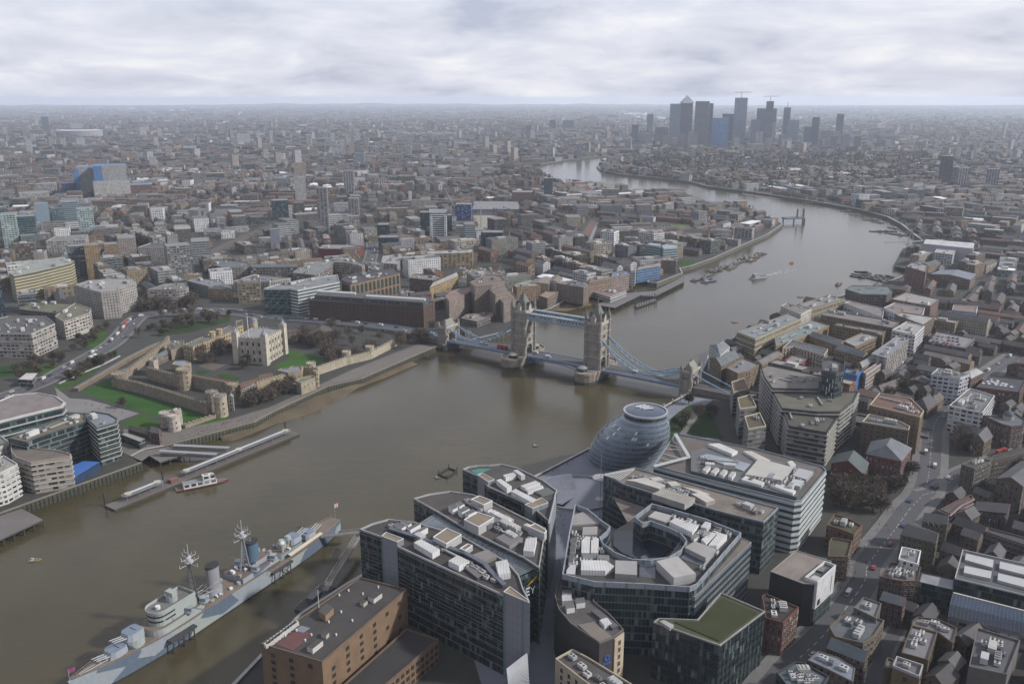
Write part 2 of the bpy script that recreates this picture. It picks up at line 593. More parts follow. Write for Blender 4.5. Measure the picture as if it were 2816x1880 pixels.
# ---- water
m_,n_,l_,b_ = _newmat('river_water')
_geo = n_.new('ShaderNodeNewGeometry').outputs['Position']
_mp = n_.new('ShaderNodeMapping')
l_.new(_geo,_mp.inputs['Vector'])
_mp.inputs['Rotation'].default_value = (0,0,0.5)
_mp.inputs['Scale'].default_value = (1.0,2.2,1.0)
_w1 = _noise(n_,l_,0.35,5,_mp.outputs[0],0.6)
_w2 = _noise(n_,l_,0.012,4,_geo,0.5)
_bp = n_.new('ShaderNodeBump')
_bp.inputs['Strength'].default_value = 0.22
_bp.inputs['Distance'].default_value = 0.35
_mp2 = n_.new('ShaderNodeMapping')
l_.new(_geo,_mp2.inputs['Vector'])
_mp2.inputs['Rotation'].default_value = (0,0,-0.35)
_mp2.inputs['Scale'].default_value = (0.6,1.7,1.0)
_w3 = _noise(n_,l_,0.085,6,_mp2.outputs[0],0.65)
l_.new(_math('ADD',_math('MULTIPLY',_w1,0.9,n_,l_),_math('MULTIPLY',_w3,2.2,n_,l_),n_,l_),_bp.inputs['Height'])
l_.new(_bp.outputs[0],b_.inputs['Normal'])
_rw = n_.new('ShaderNodeValToRGB')
l_.new(_w2,_rw.inputs[0])
_rw.color_ramp.elements[0].position,_rw.color_ramp.elements[0].color = 0.35,(0.038,0.032,0.016,1)
_rw.color_ramp.elements[1].position,_rw.color_ramp.elements[1].color = 0.65,(0.052,0.043,0.023,1)
l_.new(_rw.outputs[0],b_.inputs['Base Color'])
b_.inputs['Roughness'].default_value = 0.16
b_.inputs['IOR'].default_value = 1.33
wm = MB()
xs = [p[0] for p in RIVER]
ys = [p[1] for p in RIVER]
wm.face([(min(xs) - 50,min(ys) - 50,0),(max(xs) + 50,min(ys) - 50,0),(max(xs) + 50,max(ys) + 50,0),(min(xs) - 50,max(ys) + 50,0)],'river_water',(0.07,0.06,0.03))
tag(wm.build('river_water'),'wide brown tidal river winding through the city',None,kind='structure')
def water_sheet(name,label,px,z=G + 0.06):
 mb = MB()
 mb.poly([U(x,y,z) for x,y in px],'river_water',(0.07,0.06,0.03))
 tag(mb.build(name),label,None,kind='structure')
 occupy([U(x,y) for x,y in px])
# ---- river walls
def river_wall(label,pts,col,mat='stone',top=0.9,w=1.2,fender=None):
 o = thing('river_wall',label,'river wall',pts[len(pts) // 2])
 a,f,c = MB(),MB(),MB()
 for p,q in zip(pts[:-1],pts[1:]):
  d = (q - p)
  L = d.length
  d.normalize()
  nrm = Vector((d.y,-d.x,0))
  if on_river(*((p + q) / 2 - nrm * 1.5).xy):
   nrm = -nrm
  # nrm points to the river side or land side; wall is built towards land
  land = nrm if not on_river(*((p + q) / 2 + nrm * 1.5).xy) else -nrm
  P = [p - land * 0.15,q - land * 0.15,q + land * w,p + land * w]
  a.prism([(v.x,v.y) for v in P],-1.0,G + top,mat,col)
  c.prism([(v.x,v.y) for v in (p - land * 0.35,q - land * 0.35,q + land * (w + 0.2),p + land * (w + 0.2))],G + top,G + top + 0.25,'concrete',PALE if fender is None else (0.25,0.22,0.18))
  if fender:
   k = max(1,int(L / 2.6))
   for i in range(k):
    t = p + d * (L * (i + 0.5) / k) - land * 0.5
    f.box(t.x,t.y,-1,0.45,0.45,G + 1.2,'timber',fender,math.atan2(d.y,d.x))
   for zz in (1.2,3.2):
    f.bar(p - land * 0.55 + Vector((0,0,zz - G)),q - land * 0.55 + Vector((0,0,zz - G)),0.3,0.3,'timber',fender)
 a.build('wall_face',o)
 c.build('coping',o)
 if fender:
  f.build('timber_fender',o)
 return o
GREENW = (0.065,0.068,0.045)
river_wall('dark timber fendered quay wall under the curved balcony hotel',NORTH[0:3],GREENW,fender=(0.04,0.042,0.03))
river_wall('stone wharf wall with timber fenders below the old fortress',NORTH[6:12],(0.10,0.10,0.065),fender=(0.055,0.06,0.04))
river_wall('stained stone river wall between the wharf and the bridge abutment',NORTH[3:7],(0.12,0.10,0.07))
river_wall('river wall below the stepped hotel and the wharf houses',NORTH[12:22],(0.09,0.08,0.06))
river_wall('long pale topped river wall beyond the moored barges',NORTH[22:33],(0.11,0.10,0.085))
river_wall('far shore river wall curving past the docks',NORTH[37:51],(0.06,0.06,0.055),w=3)
river_wall('dark river wall round the far wooded headland',SOUTH[0:22],(0.06,0.058,0.05),w=3)
river_wall('river wall under the warehouse flats on the right bank',SOUTH[25:36],(0.09,0.08,0.065))
river_wall('grey promenade river wall beside the leaning glass hall',SOUTH[35:39],(0.13,0.12,0.10))
river_wall('river wall beside the brown brick hospital block',SOUTH[38:43],(0.10,0.09,0.075))
# ---- foreshore
bm_ = MB()
edge = [U(x,y,-0.05) for x,y in ((612,1212),(640,1213),(685,1196),(760,1165),(821,1148),(870,1131),(925,1108),(988,1065),(1061,1038),(1149,1001))]
def onto(p,line):
 best = None
 for a,b in zip(line[:-1],line[1:]):
  d = b - a
  t = max(0,min(1,(p - a).dot(d) / d.length_squared))
  q = a + d * t
  if best is None or (q - p).length < (best - p).length:
   best = q
 return best
bank = [onto(p,NORTH[4:12]) for p in edge]
for i in range(len(edge) - 1):
 a,b = bank[i],bank[i + 1]
 bm_.face([(a.x,a.y,2.2),tuple(edge[i]),tuple(edge[i + 1]),(b.x,b.y,2.2)],'lawn',(0.14,0.112,0.076))
tag(bm_.build('beach'),'strip of brown sand left by the tide below the wharf',None,kind='structure')
bm_ = MB()
bm_.poly([U(1497,853,0.3),U(1530,835,1.2),U(1567,822,2.2),U(1600,828,2),U(1630,815,1.5),U(1665,815,0.2),U(1640,836,0.1),U(1560,855,0.1)],'lawn',(0.20,0.14,0.09))
tag(bm_.build('beach'),'small brown beach below the rounded wharf house',None,kind='structure')
bm_ = MB()
bm_.poly([U(2042,526,0.6),U(2146,541,0.6),U(2190,548,0.1),U(2120,547,0.1),U(2040,534,0.1)],'lawn',(0.20,0.15,0.11))
tag(bm_.build('beach'),'thin pale beach on the far headland',None,kind='structure')
# ---- streets, pavements, lawns
SHEETS = [0]
def sheet(name,label,pts,mat,col,dz=0.05,occ=True,kind='structure'):
 SHEETS[0] += 1
 dz += SHEETS[0] * 0.005
 mb = MB()
 mb.poly([(p.x,p.y,p.z + dz) for p in pts],mat,col)
 o = tag(mb.build(name),label,None,kind=kind)
 if occ:
  occupy([(p.x,p.y) for p in pts])
 return o
def ribbon(pts,w):
 L,Rr = [],[]
 for i,p in enumerate(pts):
  a,b = pts[max(i - 1,0)],pts[min(i + 1,len(pts) - 1)]
  d = Vector((b.x - a.x,b.y - a.y,0)).normalized()
  n = Vector((-d.y,d.x,0)) * w / 2
  L.append(p + n)
  Rr.append(p - n)
 return L,Rr
def smooth(pts,k=4):
 out = []
 n = len(pts)
 for i in range(n - 1):
  p0,p1,p2,p3 = pts[max(i - 1,0)],pts[i],pts[i + 1],pts[min(i + 2,n - 1)]
  for j in range(k):
   t = j / k
   out.append(0.5 * ((2 * p1) + (p2 - p0) * t + (2 * p0 - 5 * p1 + 4 * p2 - p3) * t * t + (3 * p1 - p0 - 3 * p2 + p3) * t ** 3))
 out.append(pts[-1])
 return out
ROADS = {}
def road(key,label,pts,w,pave=3.0,dz=0.05,centre=True):
 dz = 0.3 + len(ROADS) * 0.03
 pts = smooth([Vector(p) for p in pts])
 ROADS[key] = (pts,w)
 mb,kb,lb = MB(),MB(),MB()
 L,Rr = ribbon(pts,w)
 L2,R2 = ribbon(pts,w + 2 * pave)
 up = Vector((0,0,1))
 s = 0.0
 for i in range(len(pts) - 1):
  mb.face([Rr[i] + up * dz,Rr[i + 1] + up * dz,L[i + 1] + up * dz,L[i] + up * dz],'asphalt',(0.085,0.085,0.095))
  if pave:
   h = dz + 0.13
   for A,B in ((L,L2),(R2,Rr)):
    kb.face([A[i] + up * h,A[i + 1] + up * h,B[i + 1] + up * h,B[i] + up * h],'concrete',(0.17,0.165,0.165))
    for E in (A,B):
     kb.face([E[i] + up * (dz - 0.04),E[i + 1] + up * (dz - 0.04),E[i + 1] + up * h,E[i] + up * h],'concrete',(0.2,0.2,0.2))
  if centre:
   a,b = pts[i],pts[i + 1]
   d = (b - a)
   n = Vector((-d.y,d.x,0)).normalized() * 0.12
   t = 0.0
   while t < d.length - 1:
    u0,u1 = a + d * (t / d.length),a + d * (min(t + 2.5,d.length) / d.length)
    lb.face([u0 - n + up * (dz + 0.02),u1 - n + up * (dz + 0.02),u1 + n + up * (dz + 0.02),u0 + n + up * (dz + 0.02)],'paint',(0.6,0.6,0.58))
    t += 6.0
 tag(mb.build('road'),label,None,kind='structure')
 if pave:
  tag(kb.build('pavement'),'kerbed pavements along the ' + label,None,kind='structure')
 if centre:
  tag(lb.build('road_marking'),'dashed centre line of the ' + label,None,kind='structure')
 occ_line(pts,w + 2 * pave + 2)
road('hill','busy road past the fortress moat',Z5([(-260,830),(0,768),(200,700),(340,640),(480,560),(640,475),(790,390),(875,315),(950,225),(1010,180)]),17)
road('north','wide road behind the fortress towards the bridge',[U(382,868),U(450,862),U(520,856),U(600,856),U(680,862),U(737,873)],22)
road('street','broad shopping street on the right bank',[U(2080,1960),U(2120,1898),U(2181,1827),U(2259,1753),U(2326,1673),U(2378,1597),U(2389,1550),U(2456,1463),U(2501,1401),U(2536,1362),U(2553,1310),U(2561,1230),U(2570,1165),U(2600,1130),U(2640,1092),U(2724,1025),U(2800,975)],13,5)
road('crescent','side street curving off round the brick estate',[U(2536,1362),U(2590,1345),U(2625,1312),U(2670,1290),U(2740,1262),U(2830,1232)],10,3)
road('lane','narrow lane between the bottom right brick blocks',ZD([(430,1600),(540,1330),(640,1080),(760,880)]),6,1.5,centre=False)
road('highway','road running away from the docks past the glass towers',Z6([(1275,905),(1310,830),(1330,740),(1330,680)]),16)
road('parker','street beside the pale warehouse flats',ZQ([(560,640),(640,590),(900,330),(1000,260)]),8,2,centre=False)
sheet('plaza','pale blue grey stone plaza and riverside walk round the leaning glass hall',[U(1893,1088),U(1616,1241),U(1473,1316),U(1440,1337),U(1200,1475),U(1330,1900),U(1480,1960),U(1700,1700),U(2010,1240),U(1905,1135),U(1960,1100)],'asphalt',(0.20,0.215,0.26),0.04,occ=False)
occupy([(p.x,p.y) for p in [U(1893,1088),U(1473,1316),U(955,1610),U(640,1900),U(1480,2000),U(2220,1760),U(2420,1480),U(2480,1290),U(2320,1120),U(1990,1060)]])
GRASS,GRASS2 = (0.05,0.11,0.02),(0.06,0.10,0.03)
sheet('lawn','bright green grass filling the dry moat below the outer wall',Z5([(575,730),(700,670),(835,625),(845,700),(1100,775),(1510,905),(1320,950),(1160,915),(1030,872),(860,820)]),'lawn',(0.04,0.108,0.022))
sheet('lawn','small lawn between the moat path and the white gate tower',Z5([(860,965),(1020,880),(1165,945),(1165,985),(1000,985)]),'lawn',GRASS)
sheet('lawn','lawn in front of the round gate towers',Z5([(1200,1020),(1330,985),(1560,900),(1640,905),(1600,960),(1380,1020),(1260,1050)]),'lawn',(0.05,0.14,0.022))
sheet('lawn','round lawn beside the station pavilion',Z5([(0,545),(110,520),(225,535),(270,575),(240,610),(0,620),(-60,590)]),'lawn',(0.03,0.07,0.016))
sheet('lawn','small lawn beside the pavilion trees',Z5([(290,535),(400,525),(440,560),(350,600),(285,600)]),'lawn',GRASS)
sheet('lawn','lawn with a ruined wall beside the busy road',Z5([(610,330),(770,275),(760,350),(690,410),(590,410)]),'lawn',GRASS)
sheet('lawn','grassy slope above the moat behind the barracks',Z5([(1130,300),(1280,225),(1500,215),(1640,175),(1660,215),(1400,290),(1130,330)]),'lawn',(0.04,0.062,0.02))
sheet('lawn','long green verge beside the moat wall',Z5([(400,680),(560,610),(700,545),(720,560),(600,640),(500,700),(420,720)]),'lawn',GRASS2)
sheet('lawn','green in front of the square keep',ZT([(1640,745),(1820,660),(2000,560),(2349,640),(2200,720),(1900,790),(1700,780)]),'lawn',(0.05,0.125,0.024))
sheet('lawn','small green beside the keep corner path',ZT([(1815,530),(1985,545),(1830,640),(1810,600)]),'lawn',(0.05,0.125,0.024))
sheet('lawn','green strip inside the inner wall',ZT([(665,790),(840,800),(700,870),(660,880)]),'lawn',(0.035,0.08,0.015))
sheet('lawn','sunny green in the middle of the fortress yard',ZT([(940,850),(1090,840),(1230,890),(1170,920),(930,880)]),'lawn',(0.035,0.085,0.015))
sheet('plaza','brown cobbled parade yard between keep and barracks',ZT([(680,740),(860,640),(1130,560),(1180,690),(1040,720),(880,800)]),'asphalt',(0.13,0.105,0.085))
sheet('plaza','pale paved walk between moat and hotel',Z5([(395,690),(500,770),(640,780),(1000,880),(850,935),(700,880),(480,870),(420,790)]),'asphalt',(0.22,0.21,0.21))
sheet('plaza','riverside wharf walk below the fortress',[U(390,1268),U(452,1222),U(700,1157),U(751,1129),U(900,1059),U(995,1037),U(1190,955),U(1150,945),U(960,1020),U(870,1062),U(740,1120),U(640,1150),U(470,1185),U(340,1180),U(330,1240)],'asphalt',(0.17,0.15,0.135))
sheet('lawn','park lawn between the riverside walk and the diagonal path',Z8([(1965,1015),(2040,950),(2125,893),(2180,900),(2060,1105),(1930,1290),(1945,1150)]),'lawn',(0.035,0.06,0.016),0.09)
sheet('lawn','larger park lawn below the bridge approach',Z8([(2100,1120),(2250,915),(2290,950),(2390,1160),(2250,1150)]),'lawn',(0.03,0.052,0.016),0.09)
sheet('path','brown path crossing the park lawns',Z8([(2060,1110),(2185,900),(2245,910),(2100,1125)]),'asphalt',(0.2,0.18,0.16),0.08)
sheet('lawn','pale green sports pitch among the far houses',Z7([(1740,365),(2170,370),(2130,412),(1780,408)]),'lawn',(0.14,0.17,0.05))
sheet('lawn','small riverside green beyond the wharf houses',Z7([(2075,690),(2190,665),(2240,700),(2110,735)]),'lawn',(0.04,0.09,0.018))
sheet('lawn','garden square behind the red theatre',Z6([(1225,560),(1370,540),(1390,610),(1300,640),(1225,620)]),'lawn',(0.04,0.06,0.02))
sheet('yard','sandy building site below the tower cranes',Z7([(320,290),(520,290),(560,330),(540,400),(400,425),(320,350)]),'asphalt',(0.32,0.29,0.25))
sheet('path','red brown towpath beside the straight canal',Z7([(1210,520),(1330,330),(1390,330),(1290,530)]),'asphalt',(0.15,0.09,0.07))
water_sheet('canal','narrow straight canal shining between the houses',[(1200 + .3189 * x,500 + .3189 * y) for x,y in [(1300,530),(1380,345),(1402,345),(1330,535)]])
water_sheet('dock_water','square dock basin shining beyond the building site',[(900 + .4257 * x,200 + .4257 * y) for x,y in [(1180,735),(1395,735),(1400,765),(1270,772),(1190,752)]])
water_sheet('dock_water','marina basin full of small white boats',[(1250,752),(1290,735),(1385,728),(1392,760),(1330,775),(1262,776)])
water_sheet('dock_water','small marina pool behind the long brick warehouse',[(1080,800),(1120,790),(1180,800),(1170,822),(1100,818)])
water_sheet('dock_water','pond among trees near the canal',[(1200 + .3189 * x,500 + .3189 * y) for x,y in [(1440,615),(1530,615),(1570,650),(1490,650)]])
for lab,px in (('bright far reach of the river behind the skyscrapers',[(2128,322),(2150,322),(2148,356),(2130,356)]),('pale distant river reach near the horizon',[(1705,305),(1800,310),(1790,318),(1720,316)]),
    ('bright river bend beyond the right hand towers',[(2552,397),(2600,397),(2625,402),(2618,409),(2560,406)]),('far glint of water among the far roofs',[(1740,318),(1830,322),(1832,342),(1790,335)])):
 water_sheet('river_reach',lab,px)
# railway viaduct strip through the east end
RAIL = smooth(Z6([(-420,930),(-100,800),(200,660),(420,565),(640,480)]))
sheet('railway','brown railway tracks running diagonally through the east end',ribbon(RAIL,34)[0] + ribbon(RAIL,34)[1][::-1],'asphalt',(0.105,0.085,0.07),0.06)
# low hills along the horizon
hm = MB()
for x0,x1,y,h,c in ((-24000,-9000,26000,78,1),(-12000,2000,30000,95,2),(-2000,7000,30500,70,3),(6500,26000,16500,118,4),(9000,30000,23000,150,5)):
 N = 60
 prof = [h * (math.sin(PI * (i / N)) ** 0.7) * (0.75 + 0.25 * math.sin(i * 0.7 + c) * math.cos(i * 0.23 + c)) for i in range(N + 1)]
 for i in range(N):
  xa,xb = x0 + (x1 - x0) * i / N,x0 + (x1 - x0) * (i + 1) / N
  hm.face([(xa,y - 1800,G - 1),(xb,y - 1800,G - 1),(xb,y,prof[i + 1]),(xa,y,prof[i])],'ground',(0.08,0.08,0.08))
  hm.face([(xa,y,prof[i]),(xb,y,prof[i + 1]),(xb,y + 1800,G - 1),(xa,y + 1800,G - 1)],'ground',(0.08,0.08,0.08))
tag(hm.build('hills'),'low hazy hills along the horizon',None,kind='structure')
# ---- the air: haze between the viewer and the far city
m_ = bpy.data.materials.new('haze')
m_.use_nodes = True
m_.node_tree.nodes.clear()
_o = m_.node_tree.nodes.new('ShaderNodeOutputMaterial')
_v = m_.node_tree.nodes.new('ShaderNodeVolumePrincipled')
_v.inputs['Density'].default_value = 0.00005
_v.inputs['Color'].default_value = (0.78,0.86,1.0,1)
_v.inputs['Anisotropy'].default_value = 0.2
m_.node_tree.links.new(_v.outputs[0],_o.inputs['Volume'])
MATS['haze'] = m_
hb = MB()
hb.prism(rect(0,15800,66000,34000),-1.5,268.0,'haze',(1,1,1),bottom=True)
tag(hb.build('haze'),'thin blue haze over the whole city',None,kind='stuff')
# ================================================================ helpers for buildings
def jit(c,k=0.15):
 f = 1 + random.uniform(-k,k)
 return tuple(min(1,max(0,v * f)) for v in c)
ROOFOF = {}
ON_ROOF = ('plant_room','chiller','air_handling_unit','duct','skylight','roof_deck','roof_screen','roof_panel','green_roof','condenser_unit','roof_vent','flagpole')
def host(o,name):
 return ROOFOF.get(o.name,o) if name in ON_ROOF else o
def xy(pts):
 return [(p[0],p[1]) for p in pts]
def centre(pts):
 return Vector((sum(p[0] for p in pts) / len(pts),sum(p[1] for p in pts) / len(pts),0))
def add_bands(o,poly,z0,z1,pitch,proud,th,col,mat='paint',first=None):
 out = inset(ccw(poly),-proud)
 z = z0 + (first if first is not None else pitch)
 while z < z1 + 0.2:
  b = MB()
  t = z1 - 0.04 if abs(z - z1) < 0.3 else z
  b.prism(out,t - th,t,mat,col,bottom=True)
  b.build('floor_band',o)
  z += pitch
def add_fins(o,poly,z0,z1,step,proud,w,col,mat='steel'):
 """upright mullions, one part for each wall that faces the viewer"""
 poly = ccw(poly)
 for i in range(len(poly)):
  a,b = Vector((*poly[i],0)),Vector((*poly[(i + 1) % len(poly)],0))
  d = b - a
  L = d.length
  if L < step * 2 or Vector((d.y,-d.x,0)).dot(-(a + b)) <= 0:
   continue
  mb = MB()
  n = Vector((d.y,-d.x,0)).normalized() * proud / 2
  for k in range(1,int(L / step) + 1):
   p = a + d * (k * step / L) + n
   if k * step < L - .3:
    mb.box(p.x,p.y,z0,w,proud,z1 - z0,mat,col,math.atan2(d.y,d.x))
  mb.build('mullions',o)
def add_windows(o,poly,z0,z1,bay,floor,w,h,sill=1.0,frame=None,n=1,bars=1,glass=(0.03,0.035,0.045),arch=False,limit=100,skip=0.0,edges=None):
 poly = ccw(poly)
 frame = frame or PORT
 if o.location.x > 120 and o.location.y < 560:
  frame = tuple(v * .62 for v in frame)  # same right bank dimness painted into the window frame colour
 me = window_mesh(w,h,n,frame,glass,0.14,bars,arch)
 spots = []
 for i in range(len(poly)):
  if edges is not None and i not in edges:
   continue
  a,b = Vector((*poly[i],0)),Vector((*poly[(i + 1) % len(poly)],0))
  d = b - a
  L = d.length
  if L < bay * 0.9:
   continue
  d.normalize()
  nrm = Vector((d.y,-d.x,0))
  mid = (a + b) / 2
  if nrm.dot(Vector((0,0,0)) - mid) <= 0:
   continue
  k = int((L - 0.6) // bay)
  nf = int((z1 - z0 + 0.3) // floor)
  for f in range(nf):
   for j in range(k):
    if random.random() < skip:
     continue
    p = a + d * ((L - k * bay) / 2 + bay * (j + 0.5)) + nrm * 0.03
    spots.append((Vector((p.x,p.y,z0 + f * floor + sill)),math.atan2(d.y,d.x)))
 for p,r in spots[:limit]:
  put_window(o,me,p,r)
 if len(spots) > limit:
  mb = MB()
  for p,r in spots[limit:]:
   dx = Vector((math.cos(r),math.sin(r),0))
   ou = Vector((dx.y,-dx.x,0)) * 0.06
   W0 = w * n / 2
   q = [p - dx * W0 + ou,p + dx * W0 + ou]
   mb.face([q[0],q[1],q[1] + Vector((0,0,h)),q[0] + Vector((0,0,h))],'glazing',glass)
   mb.bar(q[0],q[1],0.12,0.12,'stone',frame or PORT)
   mb.bar(q[0] + Vector((0,0,h)),q[1] + Vector((0,0,h)),0.12,0.12,'stone',frame or PORT)
  x = mb.build('further_windows',o)
  x['kind'] = 'stuff'
def plant(o,poly,z,n,seed=1,big=True):
 """air handling units, chillers, ducts and plant rooms standing on a roof"""
 rs = random.Random(seed)
 poly = ccw(inset(ccw(poly),2.2))
 xs,ys = [p[0] for p in poly],[p[1] for p in poly]
 L = max(((math.dist(poly[i],poly[(i + 1) % len(poly)]),math.atan2(poly[(i + 1) % len(poly)][1] - poly[i][1],poly[(i + 1) % len(poly)][0] - poly[i][0])) for i in range(len(poly))))
 rot = L[1]
 done = []
 tries = 0
 while len(done) < n and tries < n * 30:
  tries += 1
  x,y = rs.uniform(min(xs),max(xs)),rs.uniform(min(ys),max(ys))
  k = rs.random()
  sx,sy = (rs.uniform(5,9),rs.uniform(2.4,4)) if k < 0.35 else (rs.uniform(2,4),rs.uniform(1.6,2.6)) if k < 0.8 else (rs.uniform(9,16),1.0)
  q = rect(x,y,sx,sy,rot)
  if not all(inside(poly,np.array([c[0]]),np.array([c[1]]))[0] for c in q):
   continue
  if any(abs(x - a) + abs(y - b) < (sx + s) * 0.5 for a,b,s in done):
   continue
  done.append((x,y,sx))
  mb = MB()
  c = jit(rs.choice([(0.62,0.62,0.62),(0.5,0.5,0.5),(0.42,0.42,0.43),(0.56,0.55,0.52),LEAD]),0.15)
  if k < 0.35:
   mb.prism(q,z + 0.3,z + 0.3 + rs.uniform(2.0,3.0),'paint',c)
   mb.prism(inset(ccw(q),0.3),z,z + 0.3,'paint',DGREY,cap=False)
   for t in range(3):
    mb.box(x + (t - 1) * sx * 0.3 * math.cos(rot),y + (t - 1) * sx * 0.3 * math.sin(rot),z + 2.3,0.5,sy * 0.8,0.9,'paint',jit(c),rot)
   nm = 'air_handling_unit'
  elif k < 0.8:
   mb.prism(q,z + 0.2,z + 1.7,'paint',c)
   for t in (-0.25,0.25):
    mb.cyl(x + t * sx * math.cos(rot),y + t * sx * math.sin(rot),z + 1.7,z + 1.95,min(sx,sy) * 0.22,'paint',(0.06,0.06,0.06),8)
   nm = 'chiller'
  else:
   mb.prism(q,z + 0.5,z + 1.3,'steel',(0.5,0.5,0.5))
   for t in (-0.4,0,0.4):
    mb.box(x + t * sx * math.cos(rot),y + t * sx * math.sin(rot),z,0.3,0.8,0.5,'paint',DGREY,rot)
   nm = 'duct'
  mb.build(nm,host(o,nm))
def item(o,name,pts,z,h,mat='paint',col=PALE,top=None,tmat=None,rim=None):
 """a piece of roof furniture from the outline of its top"""
 mb = MB()
 q = xy(pts)
 if name == 'air_handling_unit' and mat == 'paint':
  mat = 'ribbed'
 mb.prism(q,z,z + h,mat,col,tmat or mat,top or col)
 if rim:
  mb.ring(q,z + h,z + h + 0.35,0.35,'paint',rim)
 return mb.build(name,host(o,name))
def block(name,label,cat,pts,h,wm='punched',wc=PALE,rc=GREY,par=0.9,parc=None,g=0.0,hip=0.0,b=None,w=None,p=0,seed=0,z0=G,group=None,occ=True,wname='wall',rmat='roofing',grow=0.0):
 poly = ccw(xy(pts))
 if g and len(poly) == 4 and math.dist(poly[0],poly[1]) < math.dist(poly[1],poly[2]):
  poly = poly[1:] + poly[:1]
 c = centre(poly)
 if c.x > 120 and c.y < 560:      # dim shading over the right bank is put into wall and roof colours
  wc,rc = [tuple(v * .7 for v in q) if max(q) < .5 else q for q in (wc,rc)]
 o = thing(name,label,cat,(c.x,c.y,z0),group)
 zt = z0 + h
 m = MB()
 m.prism(poly,z0,zt,wm,wc,cap=False)
 m.build(wname,o)
 r = MB()
 if g:
  r.gable(poly,z0,zt,'brick',wc,rmat,rc,g,0.4,hip,walls=False)
  ROOFOF[o.name] = r.build('roof',o)
 else:
  r.poly([(q[0],q[1],zt) for q in poly],rmat,rc)
  ROOFOF[o.name] = r.build('roof',o)
  if par:
   r = MB()
   r.ring(poly,zt - 0.02,zt + par,0.45,'concrete',parc or wc)
   r.build('parapet',ROOFOF[o.name])
 if b:
  add_bands(o,poly,z0,zt,*b)
 if w:
  add_windows(o,poly,z0,zt,**w)
 if p:
  plant(o,poly,zt,p,seed or int(abs(c.x * 7 + c.y)))
 if occ:
  occupy(poly,1,grow)
 return o,poly,zt
def many(rows):
 for r in rows:
  name,label,cat,zf,px,h,wm,wc,rc = r[:9]
  block(name,label,cat,zf(px,G + h),h,wm,wc,rc,**(r[9] if len(r) > 9 else {}))
def tower(name,label,cat,zf,xl,xr,yb,yt,depth,rot,wm,wc,rc,**kw):
 """upright block from the edges, foot and top it has in the photograph"""
 a,b,c = zf([(xl,yb),(xr,yb),((xl + xr) / 2,yt)])
 m = (a + b) / 2
 h = hz(m,to_px(c)[1]) - G
 w = (b - a).length / max(0.7,abs(math.cos(rot)) + depth / (b - a).length * abs(math.sin(rot)) if rot else 1)
 ce = m + Vector((m.x,m.y,0)).normalized() * depth / 2
 return block(name,label,cat,[Vector((*q,G)) for q in rect(ce.x,ce.y,w,depth,rot - math.atan2(m.x,m.y))],h,wm,wc,rc,**kw)
def towers(rows):
 for r in rows:
  tower(*r[:13],**(r[13] if len(r) > 13 else {}))
m_,n_,l_,b_ = _newmat('silver_panels')
_uv = n_.new('ShaderNodeUVMap').outputs[0]
_s = n_.new('ShaderNodeSeparateXYZ')
l_.new(_uv,_s.inputs[0])
_M = lambda op,a,c=None: _math(op,a,c,n_,l_)
_k = _M('MAXIMUM',_M('LESS_THAN',_M('FRACT',_M('DIVIDE',_s.outputs[0],2.4)),0.04),_M('LESS_THAN',_M('FRACT',_M('DIVIDE',_s.outputs[1],4.2)),0.035))
_gl = _M('MULTIPLY',_M('GREATER_THAN',_M('FRACT',_M('DIVIDE',_s.outputs[0],9.6)),0.5),_M('LESS_THAN',_M('FRACT',_M('DIVIDE',_s.outputs[0],9.6)),0.64))
_c1 = _mixc(n_,l_,_k,_attr(n_),(0.1,0.11,0.13,1))
l_.new(_mixc(n_,l_,_gl,_c1,(0.12,0.17,0.19,1)),b_.inputs['Base Color'])
b_.inputs['Roughness'].default_value = 0.35
b_.inputs['Metallic'].default_value = 0.25
